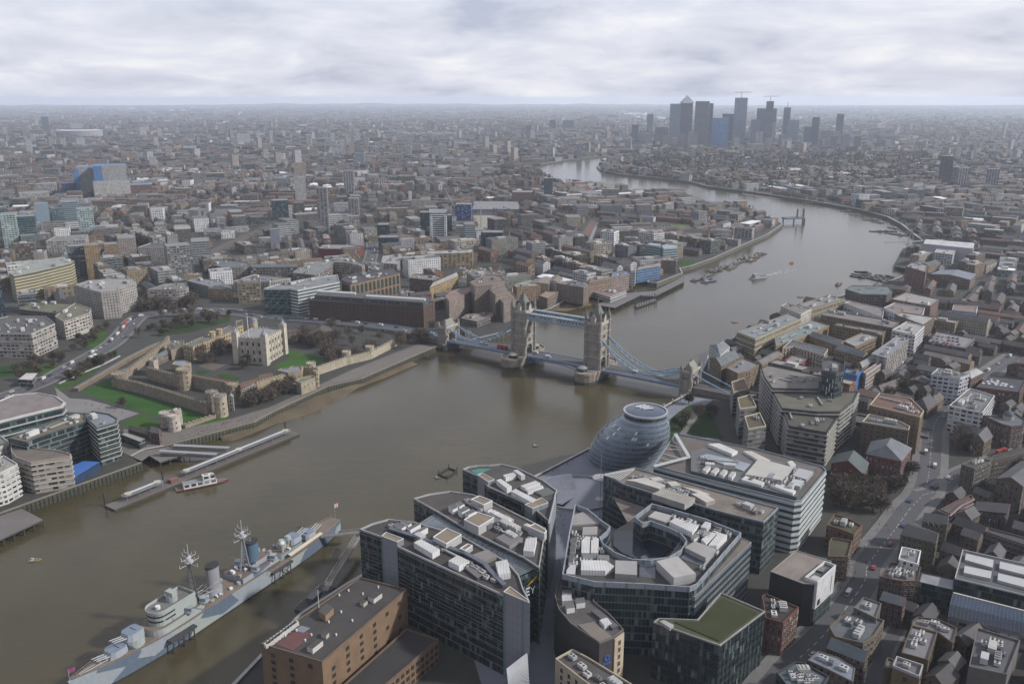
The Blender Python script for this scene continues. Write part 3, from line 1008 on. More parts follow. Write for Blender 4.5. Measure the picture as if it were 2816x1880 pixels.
# ================================================================ twin towered bridge
n1,n2 = U(1390,1017,0),U(1594,1059,0)
bv = (n1 - n2).normalized()                 # along the bridge,towards the far bank
dv = Vector((bv.y,-bv.x,0))               # downstream
BO = (n1 + n2) / 2 + dv * 31
HALF = (n1 - n2).length / 2
brot = math.atan2(bv.y,bv.x)
def T(u,v,z):
 return BO + bv * u + dv * v + Vector((0,0,z))
def Tq(u0,u1,v0,v1):
 return [T(u0,v0,0),T(u1,v0,0),T(u1,v1,0),T(u0,v1,0)]
TST,TGR,BL,WH2 = (0.30,0.27,0.235),(0.22,0.20,0.18),(0.22,0.38,0.55),(0.68,0.75,0.8)
bridge = thing('tower_bridge','stone bridge with two spired towers, high walkways and blue suspension chains across the river','bridge',(BO.x,BO.y,0))
win_cache = {}
def window_mesh(w,h,n=1,frame=PORT,glass=(0.03,0.035,0.045),depth=0.14,bars=1,arch=False):
 """window standing on the origin in the x-z plane and looking along -y"""
 key = (w,h,n,frame,glass,arch,bars)
 if key in win_cache:
  return win_cache[key]
 mb = MB()
 t = min(0.16,w * 0.1)
 W0 = w * n + t * (n - 1)
 for i in range(n):
  x = -W0 / 2 + i * (w + t)
  if arch:
   pts = [(x,-0.04,0),(x + w,-0.04,0),(x + w,-0.04,h - w / 2)] + [(x + w / 2 + w / 2 * math.cos(a),-0.04,h - w / 2 + w / 2 * math.sin(a)) for a in (0.5,1.05,PI / 2,2.1,2.64)] + [(x,-0.04,h - w / 2)]
   c = (x + w / 2,-0.04,h / 2)
   for k in range(len(pts)):
    mb.face([pts[k],pts[(k + 1) % len(pts)],c],'glazing',glass)
  else:
   mb.face([(x,-0.04,0),(x + w,-0.04,0),(x + w,-0.04,h),(x,-0.04,h)],'glazing',glass)
  for k in range(1,bars + 1):
   zb = h * k / (bars + 1)
   mb.bar((x,-0.06,zb),(x + w,-0.06,zb),0.06,0.08,'paint',frame)
 for x in [-W0 / 2 - t / 2] + [-W0 / 2 + i * (w + t) - t / 2 for i in range(1,n)] + [W0 / 2 + t / 2]:
  mb.box(x,-depth / 2,-t,t,depth,h + 2 * t,'stone',frame)
 for zb in (-t,h):
  mb.box(0,-depth / 2 - 0.03,zb,W0 + 2 * t,depth + 0.06,t,'stone',frame)
 me = mb.build('window').data
 ob = [o for o in bpy.data.objects if o.data == me][0]
 bpy.data.objects.remove(ob)
 win_cache[key] = me
 return me
def put_window(parent,me,p,rot,name='window'):
 o = bpy.data.objects.new(name,me)
 COL.objects.link(o)
 o.parent = parent
 o.location = Vector(p) - parent_world(parent)
 o.rotation_euler = (0,0,rot)
 KIDS.setdefault(parent.name,[]).append(o)
 return o
def build_tower(u0,name='tower'):
 U2,V2 = 7.0,8.6
 DZ,CZ = 9.5,51.5
 tb = MB()
 # legs beside the roadway arch, then the shaft above
 for v0,v1 in ((-V2,-4.6),(4.6,V2)):
  tb.prism(Tq(u0 - U2,u0 + U2,v0,v1),DZ,19.5,'stone',TST)
 tb.prism(Tq(u0 - U2,u0 + U2,-V2,V2),19.5,CZ,'stone',TST,'roofing',SLATE,bottom=True)
 for s in (-1,1):
  for k in range(6):                 # pointed arch over the road
   a0,a1 = PI * k / 6,PI * (k + 1) / 6
   q = [T(u0 + s * U2,-4.6 * math.cos(a),15.5 + 4.0 * math.sin(a)) for a in (a0,a1)]
   top = [T(u0 + s * (U2 + 0.02),-4.6 * math.cos(a),19.6) for a in (a1,a0)]
   tb.face(q + top,'stone',TST)
 for z,w,hh in ((20.2,0.5,0.7),(28.0,0.35,0.5),(35.8,0.35,0.5),(43.2,0.6,0.9),(50.6,0.9,1.3)):
  tb.prism(Tq(u0 - U2 - w,u0 + U2 + w,-V2 - w,V2 + w),z,z + hh,'stone',PORT,bottom=True)
 tb.ring([(p.x,p.y) for p in Tq(u0 - U2 - 0.6,u0 + U2 + 0.6,-V2 - 0.6,V2 + 0.6)],CZ + 0.4,CZ + 2.0,0.5,'stone',PORT)
 tw = tb.build(name,bridge,origin=T(u0,0,0))
 tw.location = T(u0,0,0) - bridge.location
 rf = MB()                              # steep roof with a lantern and gilt finial
 base,mid,top = 5.6,2.2,1.2
 q = lambda k,kv: [T(u0 + i * k,j * kv,0) for i,j in ((-1,-1),(1,-1),(1,1),(-1,1))]
 A,B = q(base,base + 1.2),q(mid * 0.75,mid + 0.3)
 for i in range(4):
  j = (i + 1) % 4
  rf.face([(A[i].x,A[i].y,CZ + 1),(A[j].x,A[j].y,CZ + 1),(B[j].x,B[j].y,66.5),(B[i].x,B[i].y,66.5)],'roofing',(0.17,0.185,0.17))
 rf.box(*T(u0,0,0).xy,66.5,2.6,3.4,1.6,'stone',TGR,brot)
 rf.cyl(*T(u0,0,0).xy,68.1,72.0,1.1,'roofing',(0.15,0.16,0.15),8,0.2)
 rf.cyl(*T(u0,0,0).xy,72.0,75.0,0.28,'paint',(0.45,0.3,0.06),6,0.05)
 rf.build('spire_roof',tw)
 gb = MB()                              # stone dormer gables on each side of the roof
 for du,dv_,r in ((U2 - 0.8,0,brot),(-U2 + 0.8,0,brot + PI),(0,V2 - 0.8,brot + PI / 2),(0,-V2 + 0.8,brot - PI / 2)):
  c = T(u0 + du,-dv_ if False else dv_,0)
  gb.gable(rect(c.x,c.y,3.2,4.2,r if abs(du) > 0 else r),CZ,57.0,'stone',PORT,'roofing',SLATE,3.6)
 gb.build('dormer_gables',tw)
 for i in (-1,1):
  for j in (-1,1):
   t = MB()
   c = T(u0 + i * U2,j * V2,0)
   t.cyl(c.x,c.y,DZ,54.5,1.75,'stone',TST,8,a0=PI / 8)
   for z in (20.2,35.8,43.2,53.6):
    t.cyl(c.x,c.y,z,z + 0.9,2.1,'stone',PORT,8,a0=PI / 8)
   t.cyl(c.x,c.y,54.5,57.5,1.5,'stone',TGR,8,a0=PI / 8)
   t.cyl(c.x,c.y,57.5,64.5,1.9,'roofing',(0.2,0.19,0.17),8,0.15,a0=PI / 8)
   t.cyl(c.x,c.y,64.5,66.2,0.25,'paint',PORT,6,0.08)
   t.build('turret',tw)
 w3 = window_mesh(1.1,3.1,3,PORT)
 w2 = window_mesh(1.0,2.4,2,PORT)
 for z in (12.2,22.5,30.2,38.0,46.0):
  put_window(tw,w3,T(u0,-V2 - 0.02,z),brot)
  put_window(tw,w3,T(u0,V2 + 0.02,z),brot + PI)
  if z > 20:
   for s in (-1,1):
    put_window(tw,w3 if z < 45 else w2,T(u0 + s * (U2 + 0.02),0,z),brot + (-PI / 2 if s < 0 else PI / 2))
 gate = MB()
 for s in (-1,1):
  gate.face([T(u0 + s * 5.5,-4.6,15.2),T(u0 + s * 5.5,4.6,15.2),T(u0 + s * 5.5,4.6,19.5),T(u0 + s * 5.5,-4.6,19.5)],'paint',(0.05,0.12,0.17))
 gate.build('portal_girder',tw)
 return tw
for u0 in (HALF,-HALF):
 build_tower(u0)
 pb = MB()
 prof = [(-10.6,-18),(-10.6,18),(-7,25),(0,31),(7,25),(10.6,18),(10.6,-18),(7,-25),(0,-31),(-7,-25)]
 prof = [(10.6 * math.cos(a),(18 if math.sin(a) > 0 else -18) + 12.5 * math.sin(a)) for a in [PI * k / 8 for k in range(17)]]
 pl = [T(u0 + a,b,0) for a,b in prof]
 pb.prism(pl,2.6,9.2,'stone',(0.25,0.215,0.17))
 pb.prism([T(u0 + a * 1.02,b * 1.01,0) for a,b in prof],-1,2.6,'stone',(0.06,0.058,0.045))
 pb.prism([T(u0 + a * 1.035,b * 1.015,0) for a,b in prof],8.6,9.3,'stone',(0.3,0.265,0.21))
 pb.ring([(p.x,p.y) for p in pl],9.2,10.4,0.5,'stone',(0.29,0.25,0.2))
 pb.build('pier',bridge)
 for s in (-1,1):                      # bridge master's cabins on the pier ends
  cb = MB()
  c = T(u0 + (4 if u0 < 0 else -1),s * 19,0)
  cb.cyl(c.x,c.y,9.2,12.4,4.4,'curtain',(0.12,0.16,0.17),10)
  cb.cyl(c.x,c.y,12.4,13.0,5.0,'roofing',(0.3,0.3,0.28),10,4.6)
  cb.cyl(c.x,c.y,13.0,14.2,4.4,'roofing',(0.33,0.31,0.27),10,2.5)
  cb.build('control_cabin',bridge)
# high level walkways with lattice sides
for v in (-7.2,7.2):
 wb = MB()
 ua,ub = -HALF + 7,HALF - 7
 wb.prism(Tq(ua,ub,v - 1.7,v + 1.7),47.2,47.7,'paint',(0.3,0.42,0.5),bottom=True)
 wb.prism(Tq(ua,ub,v - 1.4,v + 1.4),47.8,51.2,'wide_windows',(0.35,0.42,0.47))
 wb.prism(Tq(ua,ub,v - 1.9,v + 1.9),51.2,52.1,'paint',(0.36,0.47,0.55),'roofing',(0.36,0.40,0.43),bottom=True)
 wb.build('walkway',bridge)
 lb = MB()
 N = 20
 for s in (-1.75,1.75):
  for i in range(N):
   a,b = ua + (ub - ua) * i / N,ua + (ub - ua) * (i + 1) / N
   for z0,z1 in ((46.2,51.4),(51.4,46.2)):
    lb.bar(T(a,v + s,z0),T(b,v + s,z1),0.28,0.28,'paint',WH2)
  for z in (46.0,51.6):
   lb.bar(T(ua,v + s,z),T(ub,v + s,z),0.5,0.8,'paint',(0.27,0.45,0.58))
  lb.box(*T(0,v + s,0).xy,45.8,5.0,0.5,6.4,'paint',(0.5,0.5,0.5),brot)
 lb.build('walkway_lattice',bridge)
def deck(u0,u1,z0,z1,arc=0.0,name='deck'):
 k = 10
 db,rbs = MB(),{-9: MB(),9: MB()}
 zf = lambda t: z0 + (z1 - z0) * t + arc * 4 * t * (1 - t)
 for i in range(k):
  ta,tb_ = i / k,(i + 1) / k
  ua,ub = u0 + (u1 - u0) * ta,u0 + (u1 - u0) * tb_
  za,zb = zf(ta),zf(tb_)
  db.face([T(ua,-9,za),T(ua,9,za),T(ub,9,zb),T(ub,-9,zb)][:: (1 if u1 > u0 else -1)][::-1],'asphalt',(0.10,0.10,0.11))
  for s in (-9,9):
   db.face([T(ua,s,za - 1.6),T(ub,s,zb - 1.6),T(ub,s,zb),T(ua,s,za)],'paint',(0.13,0.22,0.4))
   rbs[s].bar(T(ua,s,za + 1.0),T(ub,s,zb + 1.0),0.25,0.25,'paint',(0.4,0.52,0.66))
   rbs[s].bar(T(ua,s,za + 0.1),T(ub,s,zb + 0.1),0.4,0.5,'paint',(0.16,0.28,0.5))
   for j in range(5):
    t = (j + 0.5) / 5
    p = lerp(T(ua,s,za),T(ub,s,zb),t)
    rbs[s].box(p.x,p.y,p.z + 0.2,1.0,0.16,0.7,'paint',(0.5,0.55,0.6),brot)
  for s in (-5.9,5.9):
   db.bar(T(ua,s,za + 0.1),T(ub,s,zb + 0.1),0.3,0.25,'concrete',(0.2,0.2,0.2))
  for s in (-7.5,7.5):
   db.face([T(ua,s - 1.4,za + 0.12),T(ua,s + 1.4,za + 0.12),T(ub,s + 1.4,zb + 0.12),T(ub,s - 1.4,zb + 0.12)],'concrete',(0.19,0.19,0.19))
  db.face([T(ua,-9,za - 1.6),T(ub,-9,zb - 1.6),T(ub,9,zb - 1.6),T(ua,9,za - 1.6)],'paint',(0.05,0.08,0.14))
 db.build(name,bridge)
 for rb in rbs.values():
  rb.build('parapet_railing',bridge)
SPAN = 88.0
DZ = 9.6
deck(-HALF + 7,0,DZ,DZ + 0.5,0.15,'bascule_leaf')
deck(0,HALF - 7,DZ + 0.5,DZ,0.15,'bascule_leaf')
deck(HALF + 7,HALF + SPAN,DZ,DZ - 0.4,0,'side_span_deck')
deck(-HALF - SPAN,-HALF - 7,DZ - 0.4,DZ,0,'side_span_deck')
deck(-HALF - 7,-HALF + 7,DZ,DZ,0,'tower_deck')
deck(HALF - 7,HALF + 7,DZ,DZ,0,'tower_deck')
ub_ = MB()                                  # blue arched girders below the opening leaves
for s in (-8.5,-3,3,8.5):
 for i in range(12):
  t0,t1 = i / 12,(i + 1) / 12
  f = lambda t: DZ - 2.0 - 4.2 * (2 * t - 1) ** 2
  a,b = T(-HALF + 10.6 + (2 * HALF - 21.2) * t0,s,f(t0)),T(-HALF + 10.6 + (2 * HALF - 21.2) * t1,s,f(t1))
  ub_.bar(a,b,0.6,0.6,'paint',(0.10,0.22,0.36))
  ub_.bar(a,Vector((a.x,a.y,DZ - 1.2)),0.3,0.3,'paint',(0.24,0.38,0.5))
  ub_.bar(a,Vector((b.x,b.y,DZ - 1.2)),0.25,0.25,'paint',(0.24,0.38,0.5))
ub_.build('bascule_girder',bridge)
# suspension chains: deep lattice between two curved chords
for side in (1,-1):
 for v in (-7.4,7.4):
  ch,la,hg = MB(),MB(),MB()
  u_of = lambda t: side * (HALF + 7.2 + (SPAN - 9) * t)
  tl = 0.62
  def chord(t):
   if t < tl:
    k = t / tl
    zl = 38.5 + (12.9 - 38.5) * (1.72 * k - 0.72 * k * k)
    return zl + 2.4 * math.sin(PI * k) ** 0.8 * 0.55,zl - 2.7 * math.sin(PI * k) ** 0.8
   k = (t - tl) / (1 - tl)
   zl = 12.9 + (22.0 - 12.9) * (0.55 * k + 0.45 * k * k)
   return zl + 1.2 * math.sin(PI * k) ** 0.8,zl - 1.1 * math.sin(PI * k) ** 0.8
  N = 30
  ts = [i / N for i in range(N + 1)]
  for i in range(N):
   (a0,a1),(b0,b1) = chord(ts[i]),chord(ts[i + 1])
   ua,ub2 = u_of(ts[i]),u_of(ts[i + 1])
   ch.bar(T(ua,v,a0),T(ub2,v,b0),0.75,0.7,'paint',BL)
   ch.bar(T(ua,v,a1),T(ub2,v,b1),0.65,0.6,'paint',(0.16,0.32,0.47))
   if i % 1 == 0:
    p,q = (T(ua,v,a0),T(ub2,v,b1)) if i % 2 else (T(ua,v,a1),T(ub2,v,b0))
    la.bar(p,q,0.28,0.28,'paint',WH2)
   if i > 0 and i % 2 == 0:
    zd = DZ - 0.4 * ts[i]
    hg.bar(T(ua,v,a1),T(ua,v,zd),0.16,0.16,'paint',(0.45,0.5,0.55))
  ch.build('suspension_chain',bridge)
  la.build('chain_lattice',bridge)
  hg.build('hanger_rods',bridge)
# anchor towers on the banks
for side in (1,-1):
 ua = side * (HALF + SPAN + 3.5)
 ab = MB()
 for v0,v1 in ((-11,-5.2),(5.2,11)):
  ab.prism(Tq(ua - 4.5,ua + 4.5,v0,v1),-1,19,'stone',TST)
 ab.prism(Tq(ua - 4.5,ua + 4.5,-11,11),17.0,23.0,'stone',TST,bottom=True)
 ab.prism(Tq(ua - 5,ua + 5,-11.5,11.5),22.4,23.2,'stone',PORT,bottom=True)
 ab.ring([(p.x,p.y) for p in Tq(ua - 5,ua + 5,-11.5,11.5)],23.2,24.6,0.6,'stone',PORT)
 at = ab.build('anchor_tower',bridge,origin=T(ua,0,0))
 at.location = T(ua,0,0) - bridge.location
 r = MB()
 q = [T(ua - 4,-7,0),T(ua - 4,7,0),T(ua + 4,7,0),T(ua + 4,-7,0)]
 r.gable([(p.x,p.y) for p in q],23.2,23.4,'stone',PORT,'roofing',(0.26,0.27,0.23),7.0,hip=0.12)
 r.build('roof',at)
 for i in (-1,1):
  for j in (-1,1):
   t = MB()
   c = T(ua + i * 4.3,j * 10.6,0)
   t.cyl(c.x,c.y,0,26.5,1.5,'stone',TST,8)
   t.cyl(c.x,c.y,26.5,29.5,1.6,'roofing',TGR,8,0.1)
   t.build('turret',at)
 w2 = window_mesh(0.9,2.6,2,PORT)
 for v in (-8,8):
  for z in (12.5,18.2):
   put_window(at,w2,T(ua - 4.52,v,z),brot - PI / 2)
 # back stay to the ground
 for v in (-7.4,7.4):
  s = MB()
  s.bar(T(ua + side * 4.5,v,21.5),T(ua + side * 37,v,G + 5.5),0.8,0.8,'paint',BL)
  s.build('back_stay',bridge)
 # approach viaduct
 ap = MB()
 u1,u2 = ua + side * 4.5,ua + side * 190
 N = 12
 for i in range(N):
  a,b = u1 + (u2 - u1) * i / N,u1 + (u2 - u1) * (i + 1) / N
  if side > 0:
   continue
  za,zb = DZ - 0.4 - 3.2 * i / N,DZ - 0.4 - 3.2 * (i + 1) / N
  ap.face([T(a,9,za),T(a,-9,za),T(b,-9,zb),T(b,9,zb)],'asphalt',(0.10,0.10,0.11))
  for s in (-9,9):
   ap.face([T(a,s,3),T(b,s,3),T(b,s,zb + 1.1),T(a,s,za + 1.1)],'stone',(0.2,0.17,0.14))
   ap.bar(T(a,s,za + 1.2),T(b,s,zb + 1.2),0.5,0.3,'stone',(0.3,0.26,0.22))
 if side < 0:
  ap.build('approach_viaduct',bridge)
  occ_line([T(u1,0,0),T(u2,0,0)],26)
 else:
  pass
occ_line([T(-HALF - SPAN - 10,0,0),T(HALF + SPAN + 10,0,0)],30)
# far approach: bends along the old warehouse
APP = smooth([T(HALF + SPAN + 8,0,9.2),T(HALF + SPAN + 30,0,9.0),U(1100,905,8.2),U(1000,893,7.5),U(870,882,6.2),U(740,873,5.15)])
amb,arl,abp = MB(),MB(),MB()
L_,R_ = ribbon(APP,18)
for i in range(len(APP) - 1):
 amb.face([R_[i],R_[i + 1],L_[i + 1],L_[i]],'asphalt',(0.105,0.105,0.115))
 for E in (L_,R_):
  a,b = E[i],E[i + 1]
  abp.face([(a.x,a.y,4),(b.x,b.y,4),(b.x,b.y,b.z + 0.2),(a.x,a.y,a.z + 0.2)],'stone',(0.2,0.17,0.14))
  arl.bar(a + Vector((0,0,1.1)),b + Vector((0,0,1.1)),0.3,0.35,'paint',(0.16,0.28,0.5))
  for k in range(6):
   p = lerp(a,b,(k + 0.5) / 6)
   d = math.atan2((b - a).y,(b - a).x)
   arl.box(p.x,p.y,p.z + 0.15,(b - a).length / 6 * 0.62,0.2,0.75,'paint',(0.5,0.54,0.6),d)
ao = amb.build('bridge_approach_road')
tag(ao,'road on the rising bridge approach beside the old warehouse',None,kind='structure')
w_ = thing('approach_parapet','blue and white railed wall along the raised bridge approach','parapet',APP[8])
abp.build('retaining_wall',w_)
arl.build('railing',w_)
occ_line([(p.x,p.y) for p in APP],24)
ROADS['bridge'] = ([T(-HALF - SPAN - 180,0,6.2),T(-HALF - SPAN,0,DZ - 0.35),T(-HALF,0,DZ + 0.02),T(0,0,DZ + 0.66),T(HALF,0,DZ + 0.02),T(HALF + SPAN,0,DZ - 0.35)],12)
ROADS['approach'] = (APP,14)
# ================================================================ museum warship
SB,SE = U(168,1876,7),U(925,1427,7)
_d = (SE - SB).normalized()
SB = SB - Vector((-_d.y,_d.x,0)) * 8.0
sx_ = (SE - SB).normalized()                # bow to stern
sy_ = Vector((-sx_.y,sx_.x,0))            # to the far side
SLEN = (SE - SB).length
srot = math.atan2(sx_.y,sx_.x)
CAMO1,CAMO2,CAMO3,DECK = (0.36,0.40,0.44),(0.13,0.175,0.235),(0.40,0.45,0.44),(0.2,0.155,0.12)
def V(s,t,z):
 p = SB + sx_ * s + sy_ * t
 return Vector((p.x,p.y,z))
def sat(px,py,z):
 """distance along and across the ship of a pixel at height z"""
 p = U(px,py,z) - SB
 return p.dot(sx_),p.dot(sy_)
m_,n_,l_,b_ = _newmat('camouflage')
_g = n_.new('ShaderNodeTexCoord').outputs['Object']
_vo = n_.new('ShaderNodeTexVoronoi')
_vo.inputs['Scale'].default_value = 0.06
_mp = n_.new('ShaderNodeMapping')
_mp.inputs['Rotation'].default_value = (0.3,0.4,0.9)
_mp.inputs['Scale'].default_value = (1.0,1.0,2.2)
l_.new(_g,_mp.inputs['Vector'])
l_.new(_mp.outputs[0],_vo.inputs['Vector'])
_sp = n_.new('ShaderNodeSeparateColor')
l_.new(_vo.outputs['Color'],_sp.inputs[0])
_cr = n_.new('ShaderNodeValToRGB')
_cr.color_ramp.interpolation = 'CONSTANT'
l_.new(_sp.outputs[0],_cr.inputs[0])
_cr.color_ramp.elements[0].position,_cr.color_ramp.elements[0].color = 0.0,(0.075,0.1,0.14,1)
_cr.color_ramp.elements[1].position,_cr.color_ramp.elements[1].color = 0.35,(0.20,0.225,0.25,1)
_q = _cr.color_ramp.elements.new(0.75)
_q.color = (0.225,0.25,0.245,1)
_dn = _noise(n_,l_,0.6,5,_g)
l_.new(_mixc(n_,l_,0.25,_cr.outputs[0],_dn,'OVERLAY'),b_.inputs['Base Color'])
b_.inputs['Roughness'].default_value = 0.6
ship = thing('warship','long grey and blue camouflaged warship with gun turrets moored on the brown river','warship',(*V(SLEN / 2,0,0).xy,0))
def beam(s):
 k = s / SLEN
 if k < 0.34:
  return 8.4 * math.sin(PI / 2 * (k / 0.34)) ** 0.75
 if k < 0.72:
  return 8.4
 return 8.4 * (1 - 0.62 * ((k - 0.72) / 0.28) ** 2.4)
def sheer(s):
 k = s / SLEN
 return (9.6 if k < 0.62 else 7.4) + (2.2 * (1 - k / 0.3) ** 2 if k < 0.3 else 0)
hb_,dk,rl = MB(),MB(),MB()
N = 44
st = [SLEN * i / N for i in range(N + 1)]
for i in range(N):
 a,b = st[i],st[i + 1]
 za,zb = sheer(a),sheer(b)
 for s in (-1,1):
  lo = lambda q: max(0.05,beam(q) * 0.88)
  for f0,f1 in (((lo,-0.5),(beam,'z')),):
   q = [V(a + (2.5 if i == 0 else 0),s * lo(a),-0.5),V(b,s * lo(b),-0.5),V(b,s * beam(b),zb),V(a - (1.5 if i == 0 else 0),s * max(beam(a),0.02),za)]
   hb_.face(q if s > 0 else q[::-1],'camouflage',CAMO1)
   bt = [V(a,s * (lo(a) + 0.12),-0.5),V(b,s * (lo(b) + 0.12),-0.5),V(b,s * (lo(b) + 0.2),0.7),V(a,s * (lo(a) + 0.2),0.7)]
   hb_.face(bt if s > 0 else bt[::-1],'paint',(0.03,0.03,0.035))
  rl.bar(V(a,s * max(beam(a) - 0.2,0.02),za + 1.0),V(b,s * (beam(b) - 0.2),zb + 1.0),0.08,0.08,'paint',PALE)
  rl.bar(V(a,s * max(beam(a) - 0.2,0.02),za),V(a,s * max(beam(a) - 0.2,0.02),za + 1.05),0.08,0.08,'paint',PALE)
 dk.face([V(a,-max(beam(a),0.02),za),V(b,-beam(b),zb),V(b,beam(b),zb),V(a,max(beam(a),0.02),za)],'timber',DECK)
hb_.face([V(SLEN,-beam(SLEN) * 0.88,-0.5),V(SLEN,beam(SLEN) * 0.88,-0.5),V(SLEN,beam(SLEN),sheer(SLEN)),V(SLEN,-beam(SLEN),sheer(SLEN))],'camouflage',CAMO1)
k = SLEN * 0.615
hb_.face([V(k,-8.4,7.4),V(k,8.4,7.4),V(k,8.4,9.6),V(k,-8.4,9.6)],'camouflage',CAMO1)
hb_.build('hull',ship)
dk.build('deck',ship)
rl.build('guard_rail',ship)
def turret(px,py,z,face,hh=0.0):
 s,t = sat(px,py,z + 2)
 c = V(s,0,z)
 if hh:
  bb = MB()
  bb.cyl(c.x,c.y,z - hh,z,4.9,'camouflage',CAMO2,16)
  bb.build('barbette',ship)
 tb = MB()
 fr = lambda x,y,zz: c + sx_ * (x * face * .84) + sy_ * (y * .84) + Vector((0,0,zz * .88))
 o = [(-5.0,-3.4),(-3.2,-4.6),(3.0,-4.6),(5.6,-3.0),(5.6,3.0),(3.0,4.6),(-3.2,4.6),(-5.0,3.4)]
 o2 = [(a * 0.93 if a < 4 else a * 0.8,b * 0.93) for a,b in o]
 for i in range(8):
  j = (i + 1) % 8
  q = [fr(*o[i],0),fr(*o[j],0),fr(*o2[j],3.6),fr(*o2[i],3.6)]
  tb.face(q if face > 0 else q[::-1],'paint',CAMO1 if z < 12 or face > 0 else CAMO1)
 tb.poly([fr(*q,3.6) for q in (o2 if face > 0 else o2[::-1])],'paint',(0.20,0.25,0.33))
 tb.box(*fr(-1.5,0,0).xy,z + 3.15,1.2,4,0.4,'paint',(0.2,0.24,0.3),srot)
 tu = tb.build('gun_turret',ship,origin=c)
 tu.location = c - ship.location
 for y in (-2,0,2):
  g = MB()
  g.rod(fr(5.0,y,1.9),fr(12.5,y,3.6),0.32,'paint',(0.42,0.45,0.48),8,0.2)
  g.build('gun_barrel',tu)
turret(326,1789,10.6,-1)
turret(374,1741,14.0,-1,4.2)
turret(799,1476,10.8,1,3.4)
turret(834,1463,7.9,1)
# bridge superstructure
s0,s1 = sat(398,1720,12)[0],sat(520,1655,12)[0]
sp_ = MB()
ov = lambda a,b,w,r=0.75: [(a + (0.12 * (b - a)) * (1 - math.cos(q)) if False else a,0) for q in ()]
def bowed(a,b,w):
 w = w * .86
 """outline with a rounded front at a"""
 return [V(b,-w,0),V(b,w,0)] + [V(a + w * 0.9 * (1 - math.cos(q)),w * math.sin(q),0) for q in [PI / 2 - PI * i / 10 for i in range(11)]]
sp_.prism(bowed(s0 - 3,s1 + 2,8.0),9.6,13.2,'camouflage',CAMO2,'timber',DECK)
sp_.prism(bowed(s0,s0 + 22,6.2),13.2,19.5,'paint',CAMO3,'roofing',(0.16,0.16,0.15))
for z in (15.2,17.6):
 sp_.prism(bowed(s0 - 0.1,s0 + 10,6.28),z,z + 0.8,'glazing',(0.03,0.03,0.035),cap=False)
sp_.ring([(p.x,p.y) for p in bowed(s0 - 0.4,s0 + 22,6.5)],19.5,20.8,0.3,'paint',CAMO3)
sp_.prism(bowed(s0 + 9,s1,5),13.2,16.2,'paint',(0.34,0.38,0.42),'roofing',GREY)
sp_.build('bridge_superstructure',ship)
dr = MB()
c = V(s0 + 13,0,0)
dr.cyl(c.x,c.y,19.5,22.5,2.6,'paint',CAMO3,12)
dr.box(c.x,c.y,22.5,3.0,5.0,2.0,'paint',CAMO3,srot)
dr.cyl(*V(s0 + 5,0,0).xy,19.5,21,1.2,'paint',WHITE,8)
dr.build('gun_director',ship)
def twin_gun(s,t,z):
 g = MB()
 c = V(s,t,z)
 g.cyl(c.x,c.y,z,z + 0.6,2.4,'paint',CAMO1,10)
 g.box(c.x,c.y,z + 0.6,3.0,3.0,2.0,'paint',(0.34,0.39,0.43),srot + 0.4)
 for y in (-0.6,0.6):
  g.rod(c + Vector((0,0,1.9)) + sx_ * y,c - sy_ * 4.6 * (1 if t < 0 else -1) + sx_ * y + Vector((0,0,3.4)),0.14,'paint',PALE)
 g.build('secondary_gun',ship)
for s,t,z in ((s0 + 17,-6.6,13.2),(s0 + 26,-6.0,13.2),(s0 + 17,6.6,13.2),(SLEN * 0.585,-6,12.4),(SLEN * 0.66,-6,12.4),(SLEN * 0.585,6,12.4),(SLEN * 0.66,6,12.4)):
 twin_gun(s,t,z)
def mast(px,py,zt):
 s,_ = sat(px,py,12)
 m = MB()
 top = V(s + 0.8,0,zt - 9)
 for ds,dt in ((-2.4,0),(1.8,-2.4),(1.8,2.4)):
  m.rod(V(s + ds,dt,12),V(s + 0.6,dt * 0.25,zt - 9),0.36,'paint',DGREY if zt > 40 else (0.3,0.32,0.35),6)
 for z in range(15,int(zt - 9),3):
  k = (z - 12) / (zt - 21)
  p = [lerp(V(s + a,b,12),V(s + 0.6,b * 0.25,zt - 9),k) for a,b in ((-2.4,0),(1.8,-2.4),(1.8,2.4))]
  for i in range(3):
   m.rod(p[i],p[(i + 1) % 3],0.13,'paint',GREY,4)
   q = lerp(V(s + (-2.4,1.8,1.8)[(i + 1) % 3],(0,-2.4,2.4)[(i + 1) % 3],12),top,min(1,k + 3 / (zt - 21)))
   m.rod(p[i],q,0.1,'paint',GREY,4)
 m.cyl(top.x,top.y,zt - 9.5,zt - 8.8,2.2,'paint',(0.55,0.56,0.58),8)
 m.rod(top,top + Vector((0,0,9)),0.17,'paint',(0.55,0.56,0.58))
 for k,(z,L) in enumerate(((-1.5,5.6),(1.5,4.2),(4.0,2.6))):
  for d in (sy_,sx_) if k < 2 else (sy_,):
   m.rod(top - d * L + Vector((0,0,z + .3)),top + Vector((0,0,z)),0.13,'paint',(0.55,0.56,0.58),5)
   m.rod(top + d * L + Vector((0,0,z + .3)),top + Vector((0,0,z)),0.13,'paint',(0.55,0.56,0.58),5)
   for e in (-L,L):
    m.rod(top + d * e + Vector((0,0,z)),top + d * e + Vector((0,0,z + 1.9)),0.13,'paint',(0.55,0.56,0.58),5)
 m.box(top.x,top.y,zt - 8.4,3.4,1.0,1.6,'paint',(0.55,0.56,0.58),srot + 0.5)
 m.build('lattice_mast',ship)
mast(490,1640,43)
mast(662,1562,40)
